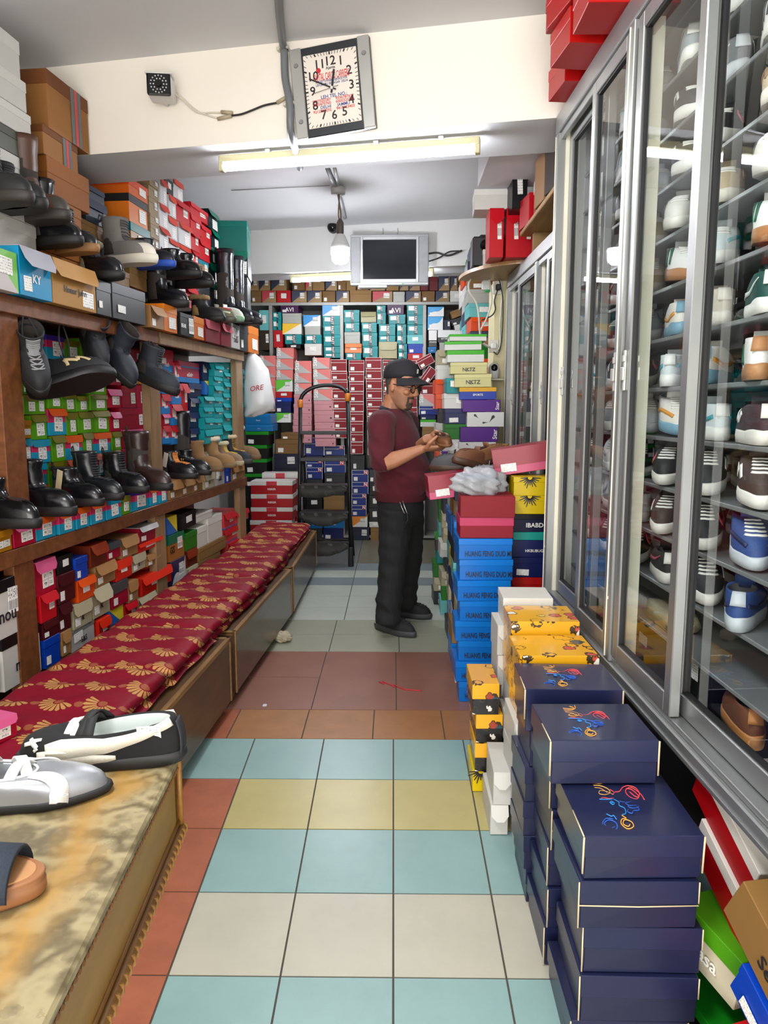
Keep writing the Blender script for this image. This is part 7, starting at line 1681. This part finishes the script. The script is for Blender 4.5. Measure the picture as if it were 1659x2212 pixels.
# two leather shoes and dark boxes on the cabinet floor
o = sneaker('#6e3f20', '#b87a40', None, lace='#5a3418', inn='#3a2a20', label='brown leather lace-up on the floor of the near cabinet', group=None, name='leather_shoe'); put(o, cw(1.46, .19, ZS0+.052), CAB.yaw+PI-.3, k=.98)
o = sneaker('#15191f', '#0e0f12', None, lace='#15191f', inn='#22262c', label='dark navy leather shoe on the floor of the near cabinet', group=None, name='leather_shoe'); put(o, cw(1.76, .175, ZS0+.052), CAB.yaw+PI-.2, k=1.02)
for i, (x, st, w_) in enumerate(((.2, 'black', .3), (.55, 'black', .3), (.9, 'dgrey', .3), (1.2, 'black', .26), (1.52, 'brown', .3), (1.86, 'brown', .3))): box(st, w_, .18, .115, cw(x, .16 if i < 4 else .27, ZS0+.052), (0, 0, CAB.yaw), f'dark shoe box on the floor inside the near cabinet, {["farthest", "second from far end", "third from far end", "fourth from far end", "second nearest", "nearest"][i]}', 'dark boxes on the near cabinet floor')
bm = B(); pad(bm, .24, .1, 0, .06, 5); o = obj('fur_slipper', bm, M('#8f866c', .95, 0, .25, bumpy=.9, bscale=120), None, cw(.98, .18, NS[0]+.002), (0, 0, CAB.yaw), smooth=True); tag(o, 'fluffy beige fur slipper low in the near cabinet', 'slipper')
# far cabinet: a few pale and dark shoes behind the reflections
FY = Matrix.Rotation(FARC.yaw, 3, 'Z')
for k in range(6):
    for i in range(5):
        v = rnd.choice([0, 2, 3, 7, 9, 15, 16, 5]); p = FO+FY @ Vector((.2+i*.3, .24, 0)); p.z = .75+.2*k+.002
        sn(v, f'{NMS[v]} sneaker, {ords[i]} from the far end, {ords[5-k]} row down in far cabinet', p, (0, 0, FARC.yaw+rnd.uniform(-.2, .2)), .88)['group'] = 'sneakers in the far glazed cabinet'
# ================================================================== printed line faces on the navy lids
PC_ = {'o': '#d89a3c', 'r': '#d8434a', 'b': '#2b86d0', 'd': '#2458b8'}
FACE = [('o', [(.10, .98), (.14, .93), (.11, .90), (.0, .93)]), ('o', [(.17, .99), (.16, .92), (.10, .87), (.0, .885)]), ('o', [(.0, .84), (.08, .83), (.15, .77), (.15, .70), (.08, .66), (.02, .68), (.05, .74), (.12, .72), (.18, .66)]), ('o', [(.0, .80), (.07, .78), (.12, .70)]),
        ('r', [(.17, .76), (.20, .70), (.16, .66)]), ('r', [(.21, .71), (.27, .72), (.33, .78), (.40, .80), (.47, .76), (.48, .66), (.42, .58), (.35, .62), (.34, .72), (.42, .77), (.49, .66), (.50, .56)]), ('r', [(.38, .70), (.42, .62), (.46, .62), (.42, .73), (.36, .76)]), ('r', [(.01, .585), (.05, .60), (.10, .585), (.16, .60)]),
        ('b', [(-.02, .56), (.06, .565), (.14, .575)]), ('b', [(.15, .58), (.19, .52), (.17, .45), (.21, .40), (.19, .30), (.14, .27)]), ('b', [(.08, .50), (.11, .53), (.13, .49), (.10, .46), (.08, .50)]), ('b', [(.09, .50), (.12, .50)]),
        ('d', [(.20, .54), (.28, .52), (.36, .54), (.38, .48), (.30, .46), (.26, .50), (.34, .52), (.39, .44), (.30, .41), (.27, .45), (.36, .46), (.37, .38), (.30, .36), (.26, .30), (.22, .33), (.25, .38)]),
        ('b', [(-.03, .29), (.01, .25), (.04, .26), (.05, .20)]), ('d', [(.02, .21), (-.06, .22), (-.12, .14), (-.07, .05), (.01, .07), (.03, .15), (-.03, .20), (-.10, .15), (-.06, .08), (.0, .10)]),
        ('o', [(.13, .26), (.16, .21), (.11, .20), (.08, .13), (.12, .06), (.19, .08), (.20, .15), (.14, .19), (.10, .13), (.14, .09), (.17, .12)])]
for st_, bxo in ((N1, N1[-1]), (N2, N2[-1]), (N3, N3[-1])):
    zt_ = max(v.co.z for ch in bxo.children for v in ch.data.vertices); wd = .26; dp = max(v.co.y for v in bxo.data.vertices)-.01
    bm = B()
    for c, pts in FACE: tube(bm, arc_pts([(-.055+x*wd*.80, .012+y*dp*.92, zt_+.0012+.003*math.sin((-.055+x*wd*.80)*25+(.012+y*dp*.92)*31)-.001) for x, y in pts], 4), .0013, 5, 'orbd'.index(c))
    obj('face_logo', bm, [M(PC_[k], .45, 0, 0) for k in 'orbd'], bxo, smooth=True)
    bm = B()   # worn pale card corners
    hw = max(v.co.x for v in bxo.data.vertices)+.001
    for x in (-hw, hw): tube(bm, [(x, 0, zt_-.003), (x, 0, zt_-.05), (x, 0, zt_-.092)], .0024, 5)
    tube(bm, [(-hw, .002, zt_-.002), (-hw, .10, zt_-.001)], .0018, 5)
    obj('worn_edge', bm, EDGE, bxo, smooth=True)
for st_ in (N1, N2):
    for i, o in enumerate(st_[:-1]):
        ztp = max(v.co.z for v in o.data.vertices); hw = max(v.co.x for v in o.data.vertices)+.001; bm = B()
        tube(bm, [(-hw, .0, .002), (-hw, 0, ztp*.5), (-hw, 0, ztp)], .0019, 5); tube(bm, [(hw, .0, ztp*.55), (hw, 0, ztp)], .0017, 5)
        if i == 3: tube(bm, [(-hw, 0, ztp*.5), (0, -.001, ztp*.48), (hw, 0, ztp*.5)], .0016, 5)
        obj('worn_edge', bm, EDGE, o, smooth=True)
# ================================================================== white bag hanging at the shelf end
bm = B(); prof = []
pc = at_y(553, 830, 5.95)
hgt = [(758, 541, 3, .02), (775, 546, 14, .04), (800, 554, 24, .06), (835, 559, 30, .08), (865, 561, 33, .09), (882, 560, 33, .09), (893, 548, 22, .06), (899, 540, 12, .04)]
rg = []
for i, (py, px, hw, dp) in enumerate(hgt):
    c = at_y(px, py, 5.95); hwm = hw*5.95/1620; rr = []
    for k in range(24):
        a = k*2*PI/24; w_ = 1+.10*math.sin(a*3+i*1.3)+.06*math.sin(a*7+i*2.1); rr.append(bm.verts.new(c+Vector((math.cos(a)*hwm*w_, math.sin(a)*dp*w_, .008*math.sin(a*4+i)))))
    rg.append(rr)
skin(bm, rg); bag = obj('carrier_bag', bm, M('#cfd1d3', .35, 0, .04), None, smooth=True); tag(bag, 'white carrier bag with red letters hanging at the end of the shelving', 'bag')
bm = B(); tube(bm, arc_pts([at_y(548, 766, 5.95), at_y(538, 745, 5.9), at_y(530, 738, 5.8)], 4), .004, 6); obj('handle', bm, M('#cfd1d3', .35, 0, .04), bag, smooth=True)
lettering('ORE', .055, M('#a82234', .5), bag, at_y(553, 839, 5.842), (PI/2, -.15, 0), shear=.3)
# crumpled clear plastic bag on the blue pile
def crumple(name, c, r, seed, mat, label, cat):
    rnd = random.Random(seed); bm = B(); t = bmesh.new(); bmesh.ops.create_icosphere(t, subdivisions=4, radius=1)
    for v in t.verts:
        p = v.co.copy(); k = 1+.18*math.sin(p.x*5+seed)*math.sin(p.y*6+1)+.10*math.sin(p.z*13+p.x*9)+.09*abs(math.sin(p.y*19+p.z*7))+.07*abs(math.sin(p.x*23-p.z*15)); v.co = Vector((p.x*r[0], p.y*r[1], max(p.z, -.75)*r[2]))*k
    add(bm, t, Matrix.Translation(c)); o = obj(name, bm, mat, None, smooth=True); tag(o, label, cat); return o
tb = max(v.co.z for ch in BS[-1].children or [BS[-1]] for v in ch.data.vertices); tb = BS[-1].location.z+.1
crumple('plastic_bag', Vector((.405, 3.59, tb+.052)), (.115, .08, .065), 3, M('#b9bcc0', .18, 0, .1, alpha=.62), 'crumpled clear plastic bag on the crimson box of the blue pile', 'plastic bag')
# display of loose shoes and tilted box trays beyond the blue pile
box('tray', .30, .19, .12, (.335, 3.80, .97), (-.0, -.12, .05), 'tipped crimson box with rose lid in front of the held shoe')
box('tray', .32, .2, .13, (.66, 3.70, 1.105), (0, -.16, -.12), 'crimson box tray with rose edge tipped on the yellow boxes')
box('hfdm', .22, .16, .09, (.44, 3.78, 1.0), (0, 0, .1), 'glossy blue box behind the plastic bag')
for i, (x, y, z, ya, c, lb_) in enumerate(((.42, 4.02, 1.10, -2.6, '#6a4228', 'brown leather shoe lying on the boxes nearest the held shoe'), (.53, 4.08, 1.12, .5, '#7c5230', 'tan brown shoe standing among the boxes by the cabinet'), (.62, 4.2, 1.10, 2.2, '#a87830', 'mustard shoe lying at the foot of the far cabinet'), (.33, 4.15, 1.07, 2.9, '#4a4a4c', 'grey shoe lying on the navy box behind the held shoe'), (.50, 3.98, 1.02, 3.0, '#8c8c90', 'silver grey shoe lying behind the tipped crimson box'))):
    o = sneaker(c, '#4a3424', None, lace=c, inn='#3a2a20', label=lb_, group=None, name='leather_shoe', L=.26); put(o, (x, y, z), ya, 0, -.25 if i < 2 else 0)
for i in range(3): box(['navy', 'navyK', 'dgrey'][i], .36, .26, .1, (.5, 4.0, .80+.101*i-.03), (0, 0, .05), ['navy box lowest under the loose shoes', 'navy blue box in the middle under the loose shoes', 'dark grey box directly under the loose shoes'][i]) if False else None
# ================================================================== corner shelf above the far cabinet and what stands on it
zc = FZ1+.004; cx0 = at_y(1000, 570, 5.1).x
bm = B(); pts = []
xr_, yr_ = .86, 5.42
for k in range(13): a = PI+k/12*PI/2; pts.append((xr_+math.cos(a)*(xr_-cx0), yr_-.02+math.sin(a)*.62))
pts = [(xr_, yr_)]+[(cx0, yr_)]+pts; lo = [bm.verts.new((x, y, zc)) for x, y in pts]; hi = [bm.verts.new((x, y, zc+.022)) for x, y in pts]
bm.faces.new(lo); bm.faces.new(hi)
for i in range(len(pts)): bm.faces.new((lo[i], lo[(i+1) % len(pts)], hi[(i+1) % len(pts)], hi[i]))
o = obj('corner_shelf', bm, wood('#8a6a44', '#b08a5c')); tag(o, 'rounded wooden corner shelf on the end of the far cabinet', 'shelf')
zs_ = zc+.023
def sp(px, py, y): return at_y(px, py, y)
a, b_ = sp(1018, 558, 5.1), sp(1058, 516, 5.1)
bm = B(); bx(bm, 0, b_.x-a.x, 0, .16, 0, b_.z-zs_, .01); o = obj('speaker', bm, M('#15161a', .5), None, (a.x, 5.02, zs_)); tag(o, 'black box speaker at the tip of the corner shelf', 'speaker')
bm = B(); lathe(bm, [(.0, -.002), (.03, -.003), (.036, 0)], 20); e = obj('speaker_cone', bm, M('#08080a', .3), o, ((b_.x-a.x)*.7, -.001, (b_.z-zs_)*.7), (PI/2, 0, 0), smooth=True)
bm = B(); bx(bm, 0, .17, 0, .15, 0, .24, .012); o = obj('speaker', bm, M('#191a1f', .5), None, (a.x+.06, 5.2, zs_)); tag(o, 'taller black speaker behind the small one on the corner shelf', 'speaker')
GR_ = 'boxes on top of the far cabinet'
xf = FO.x
for i, (st, x, y, z, w_, d_, h_, rz, lb_) in enumerate((
   ('whitep', .62, 4.98, zs_, .10, .2, .10, 0, 'small white box beside the speaker on the corner shelf'),
   ('redlab', .73, 4.94, zs_, .10, .22, .14, .1, 'red box standing beside the speaker on the corner shelf'),
   ('redlab', .70, 5.2, zs_+.0, .16, .16, .22, .0, 'tall red box behind the speakers on the corner shelf'))): box(st, w_, d_, h_, (x, y, z), (0, 0, rz), lb_, GR_)
bm = B(); bx(bm, .74, 1.0, 3.45, 4.6, FZ1+.12, FZ1+.145, .004); o = obj('plank', bm, wood('#7a5c34', '#b08c54', stretch=(1, .12, 1))); tag(o, 'wooden plank raised over the far cabinet carrying boxes', 'plank')
bm = B()
for y in (3.6, 4.5): b2 = B(); bx(b2, .8, .96, y-.02, y+.02, FZ1+.001, FZ1+.119); obj('support_block', b2, M('#8a6a40', .6), o)
bm.free()
zp = FZ1+.147
for i, (st, x, y, w_, d_, h_, rz, lb_) in enumerate((('redlab', .86, 4.38, .22, .2, .16, .1, 'red box nearest the far end of the raised plank'), ('redstripe', .86, 4.14, .22, .2, .2, -.1, 'red and white box in the middle of the raised plank'), ('tanflap', .85, 3.9, .22, .2, .24, .05, 'tan open box towards the near end of the raised plank'), ('brown', .86, 3.66, .22, .2, .3, .1, 'dark brown box at the near end of the raised plank'), ('navyK', .88, 3.46, .2, .16, .22, .0, 'dark blue box tight against the tall cabinet on the plank'))): box(st, w_, d_, h_, (x, y, zp), (0, 0, rz), lb_, GR_)
a, b_ = sp(1106, 450, 4.55), sp(1141, 362, 4.55); box('black', b_.x-a.x, .2, b_.z-a.z, (.5*(a.x+b_.x), 4.55, a.z), (0, 0, 0), 'tall black box standing on end over the far cabinet', GR_)
a, b_ = sp(1024, 452, 4.75), sp(1106, 408, 4.75); box('whitep', b_.x-a.x, .22, b_.z-a.z, (.5*(a.x+b_.x), 4.75, a.z), (0, 0, -.05), 'white lidded box jutting out over the corner shelf', GR_)
zz_ = zs_
for i, (x, st) in enumerate(((.62, 'redlab'), (.72, 'redlab'), (.80, 'redlab'))): box(st, .085, .2, a.z-zs_-.002-.0 if i else a.z-zs_-.002, (x, 4.72, zs_), (0, 0, 0), f'upright red box under the white one above the corner shelf, {["left","middle","right"][i]}', GR_)
# ================================================================== pillar: sockets, wires, indoor camera
pz = lambda px, py: at_y(px, py, 5.445)
for (px, py, nm_) in ((1075, 622, 'upper'), (1066, 748, 'lower')):
    c = pz(px, py); o = empty('wall_socket', c); tag(o, f'white electric socket plate on the cream pillar, {nm_} one', 'socket')
    bm = B(); bx(bm, -.035, .035, -.012, .003, -.045, .045, .004); obj('plate', bm, M('#d8d4c8', .4), o)
    bm = B(); bx(bm, -.018, .018, -.045, -.012, -.02, .02, .006); obj('plug', bm, M('#1c1c1e' if nm_ == 'upper' else '#dcdcd8', .4), o)
c = pz(1067, 821); bm = B(); bx(bm, -.10, .06, -.12, .003, -.006, .006, .002); o = obj('bracket_shelf', bm, M('#c8c2a8', .5), None, c); tag(o, 'small ledge on the cream pillar under the round camera', 'shelf')
c2 = pz(1064, 819); ic = empty('indoor_camera', (c2.x, 5.385, c.z+.007)); tag(ic, 'white egg-shaped indoor camera on the pillar ledge', 'security camera')
bm = B(); lathe(bm, [(.024, 0), (.034, .006), (.040, .04), (.038, .075), (.028, .1), (.0, .112)], 24); obj('body', bm, M('#d8d8d6', .3), ic, smooth=True)
bm = B(); ball(bm, (0, -.026, .072), (.024, .018, .030)); obj('lens_window', bm, M('#08080a', .1), ic, smooth=True)
bm = B(); ball(bm, (0, -.043, .078), (.008, .004, .008)); obj('lens', bm, M('#30343c', .1), ic, smooth=True)
def wire(label, pts, r, col, y=5.42):
    bm = B(); tube(bm, arc_pts([at_y(px, py, y) for px, py in pts], 6), r, 6); o = obj('hanging_cable', bm, M(col, .5), None, smooth=True); tag(o, label, 'cable'); return o
wire('long white cable wandering down left of the cream pillar', ((1018, 584), (1020, 596), (1012, 614), (1015, 632), (1028, 652), (1034, 680), (1036, 715), (1042, 738), (1058, 750)), .0065, '#c8c6bc', 5.36)
wire('second white cable joining the lower socket from above', ((1046, 586), (1056, 600), (1062, 650), (1050, 690), (1038, 716), (1044, 742), (1060, 752)), .006, '#c4c2b8', 5.38)
wire('black cable dropping from the upper socket on the pillar', ((1075, 626), (1068, 650), (1070, 668), (1062, 682), (1040, 692)), .005, '#1c1c1e', 5.40)
wire('white cable looping down the right edge of the pillar', ((1070, 588), (1082, 612), (1084, 640), (1080, 700), (1080, 745), (1072, 760)), .006, '#cfccc0', 5.42)
wire('thin black cable along the right edge of the pillar', ((1066, 584), (1076, 596), (1086, 650), (1084, 730), (1076, 764), (1066, 760)), .004, '#242426', 5.41)
o = empty('night_plug', at_y(1050, 616, 5.4)); tag(o, 'white and green plug-in freshener by the pillar cables', 'plug')
bm = B(); bx(bm, -.03, .03, -.02, .02, -.035, .035, .012, seg=2); obj('body', bm, M('#d0d2d0', .4), o); bm = B(); bx(bm, -.012, .03, -.018, .022, -.05, -.03, .008); obj('bottle', bm, M('#3c9a5c', .3), o)
# scrap of cloth and a paper shred on the floor
bm = B(); c = at_z(572, 1523, .005); bx(bm, c.x-.009, c.x+.009, c.y-.012, c.y+.012, .0035, .0055); o = obj('paper_scrap', bm, M('#c8c8d4', .6)); tag(o, 'tiny pale paper scrap on the brown tiles by the bench', 'paper')
c = at_z(611, 1377, .03); crumple('paper_wad', Vector((c.x, c.y, .034)), (.05, .04, .03), 6, M('#b0a58a', .8, 0, .2), 'crumpled paper wad on the floor under the middle bench', 'paper')
c = at_z(-12, 1600, .47); box('pinklid', .16, .2, .07, (c.x, c.y, BTOP+.088), (0, 0, 1.2), 'crimson box with pink flap on the nearest bench cushion')
